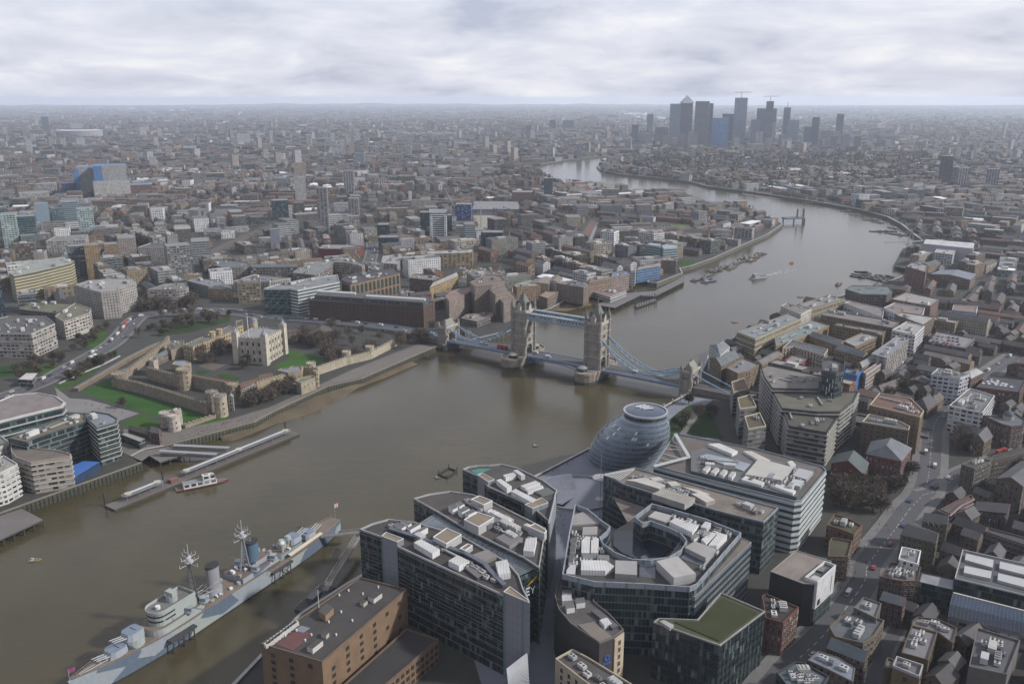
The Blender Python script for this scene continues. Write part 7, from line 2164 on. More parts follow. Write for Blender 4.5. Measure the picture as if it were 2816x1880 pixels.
# ================================================================ hotels and offices round the fortress
TEAL = (0.08,0.13,0.13)
WBAND = (3.3,0.35,0.4,(0.55,0.53,0.48))
many([
 ('hotel_building','curved balcony hotel wing with white bands at the wharf end','hotel',Z5,[(697,990),(610,905),(660,868),(785,888),(846,922),(838,948)],27,'curtain',(0.09,0.12,0.12),(0.2,0.22,0.25),dict(b=WBAND,p=2)),
 ('hotel_building','long dark glass hotel range with a green roof edge and louvred vents','hotel',Z5,[(58,1062),(190,1092),(270,1055),(560,962),(625,935),(612,880),(480,905)],26,'curtain',(0.08,0.10,0.10),(0.17,0.15,0.10),dict(b=(3.3,0.2,0.3,(0.27,0.28,0.28)),p=12)),
 ('hotel_building','rounded hotel front with stone panels and white balcony bands by the river','hotel',Z5,[(85,1160),(75,1105),(190,1110),(265,1135),(400,1148),(512,1175),(505,1195),(350,1218),(222,1238),(115,1200)],21,'wide_windows',(0.38,0.32,0.27),(0.15,0.13,0.11),dict(b=WBAND)),
 ('canopy_roof','bright blue patterned glass canopy in front of the curved hotel','canopy',Z5,[(525,1252),(600,1220),(718,1226),(535,1338)],6,'glazing',(0.04,0.07,0.14),(0.05,0.16,0.5),dict(par=0,rmat='paint')),
 ('apartment_building','white gridded flats with green glass beside the river pier deck','apartment block',Z5,[(-120,1230),(30,1188),(128,1248),(20,1305),(-120,1345)],21,'wide_windows',(0.58,0.57,0.55),(0.3,0.29,0.27),dict(b=(3.2,0.5,0.35,(0.62,0.61,0.58)),p=6)),
 ('apartment_building','white balconied flats half hidden behind the gridded flats','apartment block',Z5,[(-120,1060),(5,1045),(78,1098),(-100,1160)],21,'wide_windows',(0.5,0.5,0.48),(0.22,0.22,0.2),dict(b=(3.2,0.4,0.3,(0.55,0.55,0.53)),p=3)),
 ('office_building','broad mauve brown roofed office with a white rim and teal glass storeys','office building',Z5,[(-120,870),(-20,800),(100,750),(270,735),(400,760),(463,805),(440,832),(200,890),(0,940),(-120,980)],21,'curtain',TEAL,(0.23,0.195,0.19),dict(parc=(0.6,0.6,0.6),b=(5.2,1.2,0.7,(0.5,0.5,0.48)))),
 ('office_building','black glazed office with a stone grid and white roof plant','office building',Z5,[(-120,225),(60,185),(330,185),(395,238),(225,310),(-120,305)],24,'wide_windows',(0.38,0.34,0.31),(0.09,0.09,0.09),dict(b=(8,0.3,0.7,(0.5,0.47,0.43)),p=16)),
 ('office_building','stone gridded office with a mossy stepped roof beside the road','office building',Z5,[(395,185),(540,90),(655,130),(640,165),(460,225)],19,'wide_windows',(0.48,0.43,0.38),(0.16,0.15,0.10),dict(p=4)),
 ('office_building','long low mossy roofed office behind the stone gridded one','office building',Z5,[(130,135),(230,80),(560,95),(400,165)],17,'ribbon',(0.10,0.09,0.08),(0.13,0.13,0.08),dict(p=6)),
 ('office_building','grey stone ministry block with stepped fins and a domed roof centre','office building',Z4,[(650,1205),(760,1170),(960,1150),(1160,1150),(1175,1180),(1030,1225),(1020,1255),(870,1270),(740,1240)],31,'punched',(0.36,0.335,0.31),(0.3,0.3,0.3),dict(p=9)),
 ('office_building','square grey gridded office facing the tree lined crossing','office building',Z4,[(1265,1250),(1430,1195),(1600,1185),(1628,1225),(1520,1245)],22,'wide_windows',(0.28,0.25,0.235),(0.18,0.175,0.16),dict(p=5)),
 ('office_building','broad pale yellow banded office with curved corner','office building',Z4,[(80,1100),(240,1000),(560,965),(640,1000),(610,1020),(300,1095),(120,1130)],33,'stripes',(0.42,0.36,0.22),(0.3,0.33,0.31),dict(p=9,b=(3.7,0.3,0.9,(0.45,0.38,0.25)))),
 ('office_building','white terraced office with rows of square windows','office building',Z4,[(1190,880),(1300,845),(1460,850),(1450,880)],24,'punched',(0.5,0.47,0.45),(0.08,0.09,0.09),{}),
 ('office_building','cream arcaded block with an open roof court behind the yellow office','office building',Z4,[(395,830),(480,785),(760,770),(735,820)],20,'wide_windows',(0.46,0.44,0.42),(0.2,0.2,0.19),dict(p=4)),
 ('office_building','low cream colonnaded palace with dormers at the crossing','office building',Z6,[(130,1018),(440,1022),(625,990),(300,960)],14,'georgian',(0.40,0.37,0.33),(0.19,0.19,0.2),dict(w=dict(bay=3.6,floor=4.4,w=1.3,h=2.4),p=6)),
 ('office_building','tan domed roof office beside the crossing portico','office building',Z4,[(1790,1235),(1900,1200),(1990,1215),(2005,1245)],13,'georgian',(0.33,0.25,0.15),(0.12,0.12,0.13),dict(g=4,hip=0.2)),
 ('office_building','bow fronted grey roofed office behind the crossing','office building',Z4,[(1610,1170),(1700,1150),(1900,1165),(1940,1190),(1800,1220)],13,'ribbon',(0.27,0.26,0.25),(0.2,0.21,0.24),dict(p=3)),
 ('office_building','dark slate roofed office range with tan piers, left of the arch topped court','office building',Z6,[(-60,870),(40,835),(240,850),(285,885),(60,905)],17,'wide_windows',(0.2,0.17,0.15),(0.12,0.14,0.16),dict(g=3,hip=0.1,p=0) if False else dict(p=3)),
 ('office_building','dark slate roofed office range behind the arch topped court','office building',Z6,[(280,895),(330,868),(665,868),(690,890)],18,'wide_windows',(0.2,0.17,0.15),(0.11,0.13,0.15),dict(g=2.5)),
 ('office_building','grey stepped office with a tan corner near the dock road','office building',Z6,[(640,945),(690,905),(960,825),(1010,850),(950,910),(830,965)],17,'wide_windows',(0.24,0.2,0.17),(0.2,0.22,0.22),dict(p=6)),
 ('office_building','square tan and dark office beside the dock road','office building',Z6,[(1005,850),(1100,815),(1180,835),(1265,870),(1240,890),(1130,860)],20,'wide_windows',(0.3,0.24,0.19),(0.22,0.21,0.2),dict(p=5)),
 ('office_building','white banded office with a teal braced glass end beside the bridge road','office building',Z6,[(395,1080),(520,1045),(740,1000),(1030,962),(1045,1025),(685,1095),(610,1080)],30,'stripes',(0.5,0.52,0.53),(0.22,0.23,0.24),dict(b=(3.75,0.3,0.9,(0.55,0.57,0.58)),p=10)),
 ('office_building','orange brick block with tall glazed arches under a black attic','office building',Z6,[(1062,1012),(1110,968),(1530,905),(1568,945),(1140,1045)],27,'brick',(0.27,0.17,0.105),(0.06,0.06,0.065),dict(par=1.5,parc=(0.08,0.08,0.09),p=9,w=dict(bay=7,floor=13,w=4.6,h=11,bars=3,arch=True,frame=(0.3,0.2,0.13),glass=(0.04,0.07,0.07)))),
 ('warehouse_building','very long dark brown brick warehouse with a black attic beside the bridge approach','warehouse',Z6,[(778,1180),(1770,1242),(1868,1198),(900,1135)],23,'brick',(0.10,0.06,0.045),(0.07,0.07,0.075),dict(w=dict(bay=5.2,floor=3.7,w=1.4,h=1.7,frame=(0.14,0.09,0.07)),p=0)),
 ('warehouse_building','yellow brick gabled dock warehouse beside the marina','warehouse',Z6,[(1825,1065),(1880,1030),(2045,945),(2070,965),(1950,1075)][:4],17,'punched',(0.36,0.26,0.12),(0.29,0.29,0.3),dict(g=3)),
 ('warehouse_building','dark brick dock warehouse with clock turret between the marina pools','warehouse',Z6,[(1650,990),(1690,955),(1890,965),(1925,985),(1850,1010)],16,'punched',(0.15,0.11,0.085),(0.22,0.2,0.19),dict(p=3)),
 ('apartment_building','long row of yellow brick marina flats with white roof dormers','apartment block',Z6,[(1600,790),(1640,765),(2200,740),(2190,770)],21,'balconies',(0.28,0.2,0.1),(0.4,0.41,0.42),dict(p=12)),
 ('apartment_building','stepped white terraces of flats at the end of the marina row','apartment block',Z6,[(1405,860),(1420,800),(1580,780),(1600,810),(1540,870)],12,'balconies',(0.42,0.4,0.37),(0.35,0.34,0.33),dict(p=6)),
 ('theatre_building','deep red walled theatre block with pale roof plant','theatre',Z6,[(860,735),(900,700),(1130,700),(1255,715),(1125,745)],14,'brick',(0.17,0.035,0.03),(0.25,0.25,0.26),dict(p=7)),
 ('hotel_building','concrete hotel wing stepping down to the river, left arm','hotel',Z7,[(80,995),(120,945),(300,900),(330,935),(110,1035)],23,'small_windows',(0.27,0.21,0.175),(0.25,0.17,0.15),dict(b=(3.0,0.12,0.5,(0.27,0.21,0.18),'concrete'))),
 ('hotel_building','tallest concrete core of the stepped riverside hotel','hotel',Z7,[(290,870),(420,800),(560,815),(590,860),(480,890),(330,905)],33,'small_windows',(0.25,0.2,0.17),(0.19,0.14,0.13),dict(p=4,b=(3.0,0.12,0.5,(0.25,0.2,0.17),'concrete'))),
 ('hotel_building','middle step of the concrete riverside hotel beside the bridge tower','hotel',Z7,[(450,925),(500,885),(590,865),(640,950),(510,980)],28,'small_windows',(0.26,0.21,0.175),(0.2,0.16,0.14),dict(b=(3.0,0.12,0.5,(0.26,0.21,0.18),'concrete'))),
 ('hotel_building','lowest front step of the concrete riverside hotel','hotel',Z7,[(530,1000),(560,970),(660,960),(700,1020),(580,1050)],22,'small_windows',(0.25,0.2,0.17),(0.2,0.16,0.14),dict(b=(3.0,0.12,0.5,(0.25,0.2,0.17),'concrete'))),
 ('hotel_building','low terrace pavilion with flat brown roof below the stepped hotel','hotel',Z7,[(210,1180),(260,1145),(480,1125),(500,1155),(350,1210)],6,'ribbon',(0.2,0.16,0.14),(0.25,0.2,0.18),dict(p=4)),
 ('warehouse_building','brown gabled wharf house with a white end wall','warehouse',Z7,[(765,890),(850,840),(1000,840),(1090,830),(970,880),(880,915)][:2] + [(1035,830),(965,880)],17,'punched',(0.17,0.12,0.085),(0.22,0.19,0.17),dict(g=3)),
 ('warehouse_building','brown wharf house with twin gables behind the white end wall','warehouse',Z7,[(960,860),(1000,815),(1090,825),(1060,875)],17,'punched',(0.5,0.47,0.43),(0.2,0.17,0.15),dict(g=3)),
 ('warehouse_building','green copper roofed terrace behind the wharf houses','warehouse',Z7,[(650,920),(700,880),(810,850),(830,870),(700,930)][:4],13,'punched',(0.46,0.42,0.38),(0.2,0.27,0.18),dict(g=2.5)),
 ('warehouse_building','brown brick pub wharf with a tan roof at the river edge','warehouse',Z7,[(885,985),(950,945),(1052,950),(960,1010)],13,'georgian',(0.2,0.14,0.10),(0.28,0.22,0.16),dict(w=dict(bay=3,floor=3.6,w=1.2,h=2.0))),
 ('warehouse_building','rounded brown brick wharf flats with bay fronts above the small beach','warehouse',Z7,[(1040,880),(1120,860),(1300,865),(1318,890),(1270,915),(1215,905),(1140,895)],21,'punched',(0.23,0.165,0.11),(0.19,0.19,0.2),dict(p=5,w=dict(bay=3,floor=3.4,w=1.2,h=2.0))),
 ('warehouse_building','cream banded brown wharf flats with a white roof ridge','warehouse',Z7,[(1318,860),(1360,820),(1500,810),(1508,825)],21,'punched',(0.24,0.17,0.12),(0.26,0.25,0.25),dict(b=(6.8,0.3,0.4,(0.45,0.38,0.3)),p=5)),
 ('warehouse_building','pink brick wharf flats with blue sheeting on the roof','warehouse',Z7,[(1508,820),(1520,785),(1650,775),(1668,795)],21,'punched',(0.30,0.23,0.2),(0.12,0.25,0.45),dict(p=4)),
 ('warehouse_building','long wharf building wrapped in bright blue sheeting','warehouse',Z7,[(1730,760),(1750,735),(1920,700),(1935,725)],18,'ribbon',(0.10,0.22,0.46),(0.26,0.22,0.2),dict(g=2)),
 ('warehouse_building','white slatted stair block between the pink and blue wharves','warehouse',Z7,[(1675,770),(1690,745),(1725,745),(1715,770)],20,'ribbon',(0.5,0.5,0.52),(0.3,0.3,0.3),{}),
 ('warehouse_building','brown riverside block with turreted towers on a long jetty','warehouse',Z7,[(1940,680),(1960,650),(2050,655),(2065,685)],18,'punched',(0.22,0.16,0.13),(0.26,0.18,0.15),dict(p=2)),
 ('office_building','pale blue glass curved flats, left of the riverside pair','apartment block',Z7,[(1815,545),(1850,530),(1935,535),(1925,560)],24,'stripes',(0.3,0.42,0.46),(0.35,0.4,0.42),dict(b=(3.7,0.3,0.5,(0.33,0.42,0.45)))),
 ('office_building','pale blue glass curved flats, right of the riverside pair','apartment block',Z7,[(1940,555),(1990,540),(2080,545),(2085,570),(1960,580)],23,'stripes',(0.3,0.42,0.46),(0.36,0.4,0.4),dict(b=(3.7,0.3,0.5,(0.33,0.42,0.45)))),
 ('pavilion','white roofed ticket pavilion with columns beside the round lawn','pavilion',Z5,[(130,635),(190,590),(272,590),(230,640)],7,'curtain',(0.4,0.38,0.36),(0.55,0.53,0.5),dict(par=0.2)),
 ('pavilion','low glass shop with a long grey roof behind the pier','pavilion',Z5,[(868,1030),(905,1015),(1045,1062),(1000,1082)],6,'curtain',(0.2,0.22,0.22),(0.32,0.31,0.29),dict(par=0.2)),
 ('pavilion','small brown tiled gabled boathouse beside the pier','pavilion',Z5,[(1075,1010),(1100,985),(1160,1000),(1140,1025)],9,'punched',(0.14,0.09,0.07),(0.13,0.13,0.13),dict(g=3)),
 ('pavilion','dark slate roofed shed behind the low glass shop','pavilion',Z5,[(920,990),(940,970),(1080,1010),(1065,1035)],5,'brick',(0.12,0.08,0.06),(0.07,0.065,0.065),dict(g=2)),
])
lw = [x for x in COL.objects if x.get('label','').startswith('very long dark')][0]
item(lw,'attic',Z6([(830,1132),(1765,1197),(1835,1165),(1790,1150),(870,1092)],G + 28),G + 23,5,'ribbon',(0.07,0.07,0.075),(0.09,0.09,0.09),'roofing')
item(lw,'roof_screen',Z6([(850,1100),(1180,1120),(1190,1108),(880,1088)],G + 30),G + 28,2,'paint',(0.6,0.6,0.6),(0.5,0.5,0.5))
item(lw,'roof_screen',Z6([(1270,1140),(1780,1172),(1790,1160),(1280,1128)],G + 30),G + 28,2,'paint',(0.6,0.6,0.6),(0.5,0.5,0.5))
gw = [x for x in COL.objects if x.get('label','').startswith('white banded office with a teal')][0]
q = Z6([(395,1080),(610,1082)],G + 30)
mb = MB()
dn = (q[1] - q[0]).normalized()
nn = Vector((dn.y,-dn.x,0)) * 1.2
mb.prism(xy([q[0] + nn,q[1] + nn,q[1],q[0]]),G,G + 29,'curtain',(0.09,0.19,0.17))
mb.build('glass_end_wall',gw)
mb = MB()
for i in range(3):
 for j in range(3):
  p = lambda x,z: lerp(q[0],q[1],x / 3) + nn * 1.15 + Vector((0,0,-30 + z * 9.6))
  mb.bar(p(i,j),p(i + 1,j + 1) if (i + j) % 2 else p(i,j + 1) + (p(i + 1,j) - p(i,j)),0.3,0.3,'paint',(0.3,0.5,0.46))
  mb.bar(p(i,j),p(i + 1,j),0.35,0.35,'paint',(0.3,0.5,0.46))
mb.build('bracing',gw)
# ================================================================ towers farther out
SK,TB = 'skyscraper','tower_block'
CW = (0.36,0.42,0.5)
CD = (0.2,0.24,0.31)
rows = []
for lab,xl,xr,yb,yt,d,wm,c in (
 ('wide flat topped grey skyscraper beside the pyramid roofed tower',88,155,455,198,50,'tower_grid',CW),('grey skyscraper under a pyramid roof',155,230,455,195,55,'tower_grid',(0.2,0.22,0.26)),('pale diamond latticed skyscraper',245,332,482,182,40,'tower_grid',(0.3,0.34,0.38)),
 ('slim dark tower directly behind the diamond latticed one',335,358,470,195,40,'tower_grid',CD),('blue glass skyscraper with a white frame',358,460,478,288,45,'glazing',(0.25,0.45,0.8)),('dark flat tower behind the blue glass one',420,490,462,262,40,'ribbon',CD),
 ('tallest plain skyscraper with a crane on its roof',492,570,470,160,45,'tower_grid',CW),('grey tower in the cluster core, lowest shoulder',602,660,482,298,40,'tower_grid',CW),('grey tower in the cluster core, left peak',635,690,482,228,40,'tower_grid',CD),('grey tower in the cluster core, front block',657,735,480,252,40,'tower_grid',CW),
 ('brown tower still being built with a crane on top',693,738,440,182,40,'ribbon',(0.17,0.14,0.14)),('narrow dark tower right of the unfinished one',736,760,460,228,35,'tower_grid',CD),('low pale tower at the right foot of the core',722,760,470,320,35,'tower_grid',CW),('slim spired tower apart from the core',806,848,445,222,40,'tower_grid',CD),
 ('grey ribbed tower with a stepped top',836,905,462,300,40,'tower_grid',CW),('dark tower pair, taller one',988,1032,480,283,35,'tower_grid',CD),('dark tower pair, lower one',940,985,480,345,35,'tower_grid',CD),('lone dark tapering tower farthest right of the cluster',1148,1192,400,262,35,'curtain',(0.06,0.08,0.11)),
 ('pale broad office block left of the cluster',0,82,460,345,40,'ribbon',(0.3,0.32,0.36)),('pale riverside tower right of the cluster',1265,1305,500,402,30,'tower_grid',(0.32,0.32,0.33)),('pale waterside tower near the tapering one',1115,1152,500,402,30,'tower_grid',(0.3,0.3,0.31)),('tan waterside block before the cluster',610,690,495,455,40,'punched',(0.42,0.39,0.36)),
 ('tall dark slab tower on the right skyline',1802,1876,712,530,28,'tower_grid',(0.10,0.10,0.12)),('grey slab just right of the dark slab tower',1876,1925,702,600,28,'tower_grid',(0.2,0.2,0.23)),('white balconied tower, left of the right hand pair',1915,1980,735,604,26,'balconies',(0.42,0.41,0.42)),('white balconied tower, right of the right hand pair',2102,2172,745,612,26,'balconies',(0.42,0.41,0.42))):
 c = jit(c,.3)
 rows.append((SK if yt < 360 and xr < 1200 else TB,lab,'skyscraper' if yt < 360 and xr < 1200 else 'tower',Z3,xl,xr,yb,yt,d,0.0,wm,c,GREY,dict(par=0,occ=False)))
towers(rows)
def found(t):
 return [x for x in COL.objects if x.get('label','').startswith(t)][0]
o = found('grey skyscraper under')
bb = [c for c in KIDS[o.name] if c.name.startswith('roof')][0].data.vertices
zt = bb[0].co.z + G
ctr = o.location
w = max(v.co.x for v in bb)
mb = MB()
mb.cyl(ctr.x,ctr.y,zt,zt + 42,w * 1.35,'roofing',(0.3,0.32,0.36),4,0.3,a0=PI / 4)
mb.build('pyramid_roof',o)
for t in ('tallest plain','brown tower still','slim spired'):
 o = found(t)
 zt = max(v.co.z for c in KIDS[o.name] for v in c.data.vertices) + G
 mb = MB()
 mb.rod((o.location.x,o.location.y,zt),(o.location.x,o.location.y,zt + 30),1.8,'paint',GREY,5,1)
 if t[0] != 's':
  mb.bar((o.location.x - 40,o.location.y,zt + 26),(o.location.x + 50,o.location.y,zt + 28),2,2,'paint',GREY)
 mb.build('roof_crane' if t[0] != 's' else 'spire',o)
BT = (0.07,0.19,0.42)
GT = (0.2,0.29,0.33)
rows = []
for zf,items in ((Z4,(
 ('blue sided hospital tower, left slab',695,842,430,185,40,'punched',(0.34,0.335,0.33)),('blue sided hospital tower, right slab',850,1108,440,170,50,'punched',(0.36,0.355,0.35)),('white punched hospital podium',828,1120,445,305,20,'punched',(0.42,0.41,0.4)),('low dark blue hospital wing',555,665,440,325,40,'curtain',(0.03,0.06,0.3)),('bright blue fin wall of the left hospital slab',657,702,436,205,12,'small_windows',BT),('bright blue fin wall between the hospital slabs',838,905,447,178,12,'small_windows',BT),
 ('red brick block with glass roof beside the hospital',1080,1310,415,340,50,'ribbon',(0.24,0.07,0.045)),('pale green glass tower at the left edge',-40,60,760,540,30,'curtain',GT),('white framed green glass tower',62,190,925,595,28,'wide_windows',(0.36,0.46,0.45)),('wide green glass tower with pale corner',185,345,905,615,30,'curtain',(0.13,0.24,0.28)),('plain blue grey tower slab, left of four',335,440,735,505,30,'paint',(0.22,0.29,0.36)),
 ('green glass tower with brown base',455,560,715,540,30,'curtain',GT),('plain blue grey tower slab, right of four',550,695,705,485,30,'stripes',(0.26,0.33,0.38)),('white framed glass tower at the right of the green group',700,825,790,545,28,'wide_windows',(0.32,0.42,0.42)),('dark terraced glass block at the foot of the green towers',190,330,925,780,30,'ribbon',(0.13,0.15,0.14)),
 ('tan brick and dark glass slab with white panels, left of three',620,770,1130,872,26,'wide_windows',(0.10,0.12,0.14)),('tall tan brick slab with window slots, middle of three',770,885,1150,862,24,'punched',(0.28,0.19,0.095)),('tan brick slab with white panels, right of three',930,1035,1060,855,24,'punched',(0.27,0.185,0.1)),('pink stone office with sloping glass front',1040,1185,985,800,40,'punched',(0.3,0.25,0.23)),
 ('dark gridded tower beside the railway',1450,1670,1135,868,30,'wide_windows',(0.2,0.2,0.2)),('grey stepped glass block behind the dark gridded tower',1670,1820,1010,830,40,'ribbon',(0.3,0.32,0.31)),('deep blue glass corner tower at the left edge',-70,45,1480,1225,30,'curtain',(0.04,0.06,0.12)),('cream boxed warehouse block behind the towers',170,420,500,410,40,'wide_windows',(0.4,0.37,0.33)),('tall thin brown brick chimney',148,172,510,350,5,'brick',DKBR),
 ('long cream slab of flats, left edge',-30,160,320,255,20,'wide_windows',(0.4,0.37,0.36)),('cream eight storey slab beside the pale office',1300,1450,615,540,20,'wide_windows',(0.4,0.38,0.33)))),
 (Z6,(
 ('white ribbed residential tower, front of the tan pair',672,765,335,112,18,'tower_grid',(0.5,0.49,0.48)),('tan brick tower with a domed cap',660,758,140,-10,22,'punched',(0.36,0.29,0.22)),('grey balconied tower, nearest of the tall flats',870,965,585,212,20,'balconies',(0.24,0.23,0.25)),('grey balconied tower, top of the second pair',1090,1182,255,62,22,'balconies',(0.3,0.29,0.31)),('grey balconied tower, middle of the second pair',1128,1222,455,300,20,'balconies',(0.27,0.26,0.28)),('tan scaffolded tower, foot of the second pair',1118,1225,650,458,20,'wide_windows',(0.34,0.28,0.25)),
 ('teal glass block with green top beside the railway',475,610,490,318,30,'curtain',(0.06,0.12,0.13)),('white ribbed stair slab of the teal block',600,645,475,370,20,'tower_grid',(0.5,0.5,0.5)),('blue grey windowless tower beside the railway',458,535,730,568,16,'concrete',(0.2,0.23,0.28)),('white banded office tower between silver shafts',1830,1975,705,415,30,'stripes',(0.85,0.86,0.88)),('black glass wing left of the banded office tower',1748,1828,640,425,30,'curtain',(0.05,0.06,0.07)),('black glass wing right of the banded office tower',1978,2018,640,450,30,'curtain',(0.05,0.06,0.07)),
 ('low black glass block with a gabled glass attic',1385,1570,750,640,30,'curtain',(0.04,0.055,0.05)),('white silver shaft pair before the banded tower',1570,1695,760,655,12,'tower_grid',(0.5,0.51,0.53)),('dark green glass office on the dock road',1375,1490,620,530,30,'curtain',(0.06,0.08,0.08)),('cream block with slots beside the dark green office',1545,1640,600,555,25,'georgian',(0.42,0.37,0.3)),('white pavement flats near the tower pair',1000,1125,410,340,18,'tower_grid',(0.48,0.47,0.47)),
 ('long brown tenement range near the church',1370,1640,445,385,14,'georgian',(0.17,0.12,0.09)),('red roofed long terrace near the church',1410,1690,225,180,30,'small_windows',(0.28,0.11,0.08)),('white church steeple base among trees',1640,1672,320,240,10,'stone',(0.5,0.47,0.42)),('white flats by the railway bend',1750,1960,95,40,18,'tower_grid',(0.5,0.5,0.5)))),
 (Z7,(
 ('smaller white banded office tower with a glass gable',235,335,545,365,25,'stripes',(0.52,0.53,0.55)),('white shaft and dark glass office left of the smaller tower',170,232,490,385,25,'stripes',(0.5,0.5,0.52)),('dark glass office with a white corner, right of the group',385,585,580,440,30,'curtain',(0.07,0.085,0.09)),('tower frame wrapped in deep blue sheeting',165,310,335,195,25,'wide_windows',(0.02,0.06,0.3)),('brown brick block beside the dock basin',655,830,195,90,40,'brick',(0.16,0.11,0.09)),('long blue grey printworks shed roofs',310,720,262,236,150,'ribbon',(0.22,0.25,0.3)),
 ('dark scaffolded tower by the basin',925,1000,180,-30,20,'ribbon',(0.07,0.10,0.12)),('white gridded slab beyond the terraces',1425,1570,170,65,18,'ribbon',(0.42,0.4,0.38)),('white porticoed school block',1040,1235,195,140,30,'georgian',(0.45,0.43,0.42)),('red tiled long school range',1080,1385,250,205,25,'small_windows',(0.26,0.11,0.085)),('white gable church hall beside the canal',1150,1252,645,585,30,'concrete',(0.5,0.5,0.52)),('white low sheds beyond the marina flats',745,945,590,545,40,'wide_windows',(0.5,0.48,0.46)))),
 (Z1,(
 ('dark lone tower on the far left skyline',281,323,862,755,40,'curtain',CD),('pale twin tower behind the white stadium ring',465,540,868,800,45,'tower_grid',(0.4,0.42,0.46)),('pale tower before the white stadium ring',498,552,960,892,30,'tower_grid',(0.36,0.4,0.44)),('white broad slab of flats, far left centre',1538,1616,940,866,35,'tower_grid',(0.5,0.5,0.53)),('thin white slab right of the broad white slab',1660,1680,916,848,20,'tower_grid',(0.52,0.52,0.54)),
 ('second thin white slab along the skyline',1745,1763,900,845,20,'tower_grid',(0.5,0.5,0.52)),('third thin white slab along the skyline',1826,1846,904,845,20,'tower_grid',(0.5,0.5,0.52)),('tan and white slender tower',1980,2016,956,872,25,'tower_grid',(0.46,0.42,0.38)),('pale tower beyond the tan and white one',2136,2164,922,862,25,'tower_grid',(0.45,0.46,0.5)),('pale tower at the end of the left skyline row',2300,2330,920,862,25,'tower_grid',(0.42,0.44,0.48)),('grey tower group on the far skyline, left',1110,1152,866,790,30,'tower_grid',(0.3,0.32,0.37)),('grey tower group on the far skyline, middle',1176,1216,860,800,30,'tower_grid',(0.22,0.25,0.3)),
 ('grey tower group on the far skyline, right',1468,1500,886,790,30,'tower_grid',(0.22,0.25,0.3)),('brown tower before the broad white slab',1506,1540,960,905,20,'tower_grid',(0.3,0.27,0.27)),('white tower by the left skyline',905,948,876,822,25,'tower_grid',(0.45,0.44,0.45)),('white block among far left roofs',1792,1845,1050,1010,25,'paint',(0.55,0.55,0.57)))),
 (Z2,(
 ('white tower above the east end roofs, leftmost',22,51,462,390,22,'tower_grid',(0.46,0.46,0.49)),('white tower above the east end roofs, second',186,216,452,390,22,'tower_grid',(0.45,0.47,0.5)),('grey tower above the east end roofs, third',238,273,492,422,22,'tower_grid',(0.36,0.36,0.38)),('striped pale tower low on the left',78,113,538,468,20,'tower_grid',(0.4,0.38,0.38)),('pale blue slab tower with a white side',182,246,602,520,25,'ribbon',(0.3,0.37,0.43)),('pale square tower among trees',503,546,548,475,22,'tower_grid',(0.42,0.41,0.42)),('white ribbed tower among brown roofs',691,736,548,472,22,'tower_grid',(0.42,0.4,0.4)),
 ('brown balconied tower among trees',424,474,668,588,22,'balconies',(0.25,0.21,0.2)),('broad brown slab tower by the park',925,996,692,580,24,'tower_grid',(0.34,0.3,0.29)),('white tower pair by the far bend, left',1381,1417,516,465,22,'tower_grid',(0.5,0.49,0.5)),('white tower pair by the far bend, right',1440,1476,516,460,22,'tower_grid',(0.5,0.49,0.5)),('pale twin slab beyond the bend',1220,1252,428,368,24,'tower_grid',(0.38,0.38,0.42)),('brown broad tower beyond the bend',1285,1322,404,340,30,'tower_grid',(0.22,0.18,0.19)),('dark blue tower beyond the bend',1436,1476,366,305,30,'curtain',(0.09,0.12,0.18)),
 ('dark wide tower over white base beyond the bend',1518,1592,366,308,40,'ribbon',(0.13,0.12,0.16)),('dark slim riverside tower left of the cluster',1966,2010,448,335,28,'tower_grid',(0.12,0.15,0.19)),('grey slim tower left of the cluster',2062,2104,392,266,30,'tower_grid',(0.17,0.2,0.25)),('cream riverside tower at the bend, left',1920,1962,512,428,24,'tower_grid',(0.42,0.4,0.4)),('cream riverside tower at the bend, right',2050,2094,475,396,24,'tower_grid',(0.44,0.41,0.4)),('grey tower beyond the white sheds',1015,1032,420,355,25,'tower_grid',(0.3,0.3,0.35)),('white flats on the headland tip',2010,2070,662,615,22,'punched',(0.46,0.44,0.44)),('white flats farther along the headland',2075,2135,662,622,22,'punched',(0.46,0.44,0.44)),
 ('long white shed roofs in the middle distance',495,660,402,388,60,'paint',(0.5,0.5,0.52)),('second long white shed roofs in the middle distance',670,850,404,386,60,'paint',(0.42,0.43,0.46))))):
 for lab,xl,xr,yb,yt,d,wm,c in items:
  nm = 'chimney' if 'chimney' in lab else TB if yb - yt > 55 else 'city_block'
  rows.append((nm,lab,{'chimney': 'chimney',TB: 'tower'}.get(nm,'building'),zf,xl,xr,yb,yt,d,random.choice([0,0.12,-0.1]) if d < 40 else 0.0,wm,c,GREY if 'hospital' not in lab and 'fin wall' not in lab else (0.12,0.25,0.42),dict(par=0.6 if yb > 560 else 0)))
towers(rows)
o = found('white banded office tower between')
for s in (1832,1955):
 q = Z6([(s,705)])[0]
 w = (Z6([(s + 20,705)])[0] - q).length
 mb = MB()
 mb.box(q.x + w / 2,q.y - 1,G,w,4,hz(q,450 + 450 * .3189) - G,'tower_grid',(0.85,0.86,0.88))
 mb.build('silver_shaft',o)
p = Z1([(515,882)])[0]
st = thing('stadium','wide white ringed stadium on the far left','stadium',p)
for nm,r0,r1,z0,z1,c in (('bowl_wall',145,150,0,38,(0.36,0.36,0.38)),('roof_ring',150,95,40,46,(0.62,0.63,0.66))):
 mb = MB()
 for i in range(40):
  a,b = 2 * PI * i / 40,2 * PI * (i + 1) / 40
  P = lambda q,r,z: (p.x + r * math.cos(q),p.y + r * 0.8 * math.sin(q),G + z)
  mb.face([P(a,r0,z0),P(b,r0,z0),P(b,r1,z1),P(a,r1,z1)],'paint',c)
 mb.build(nm,st)
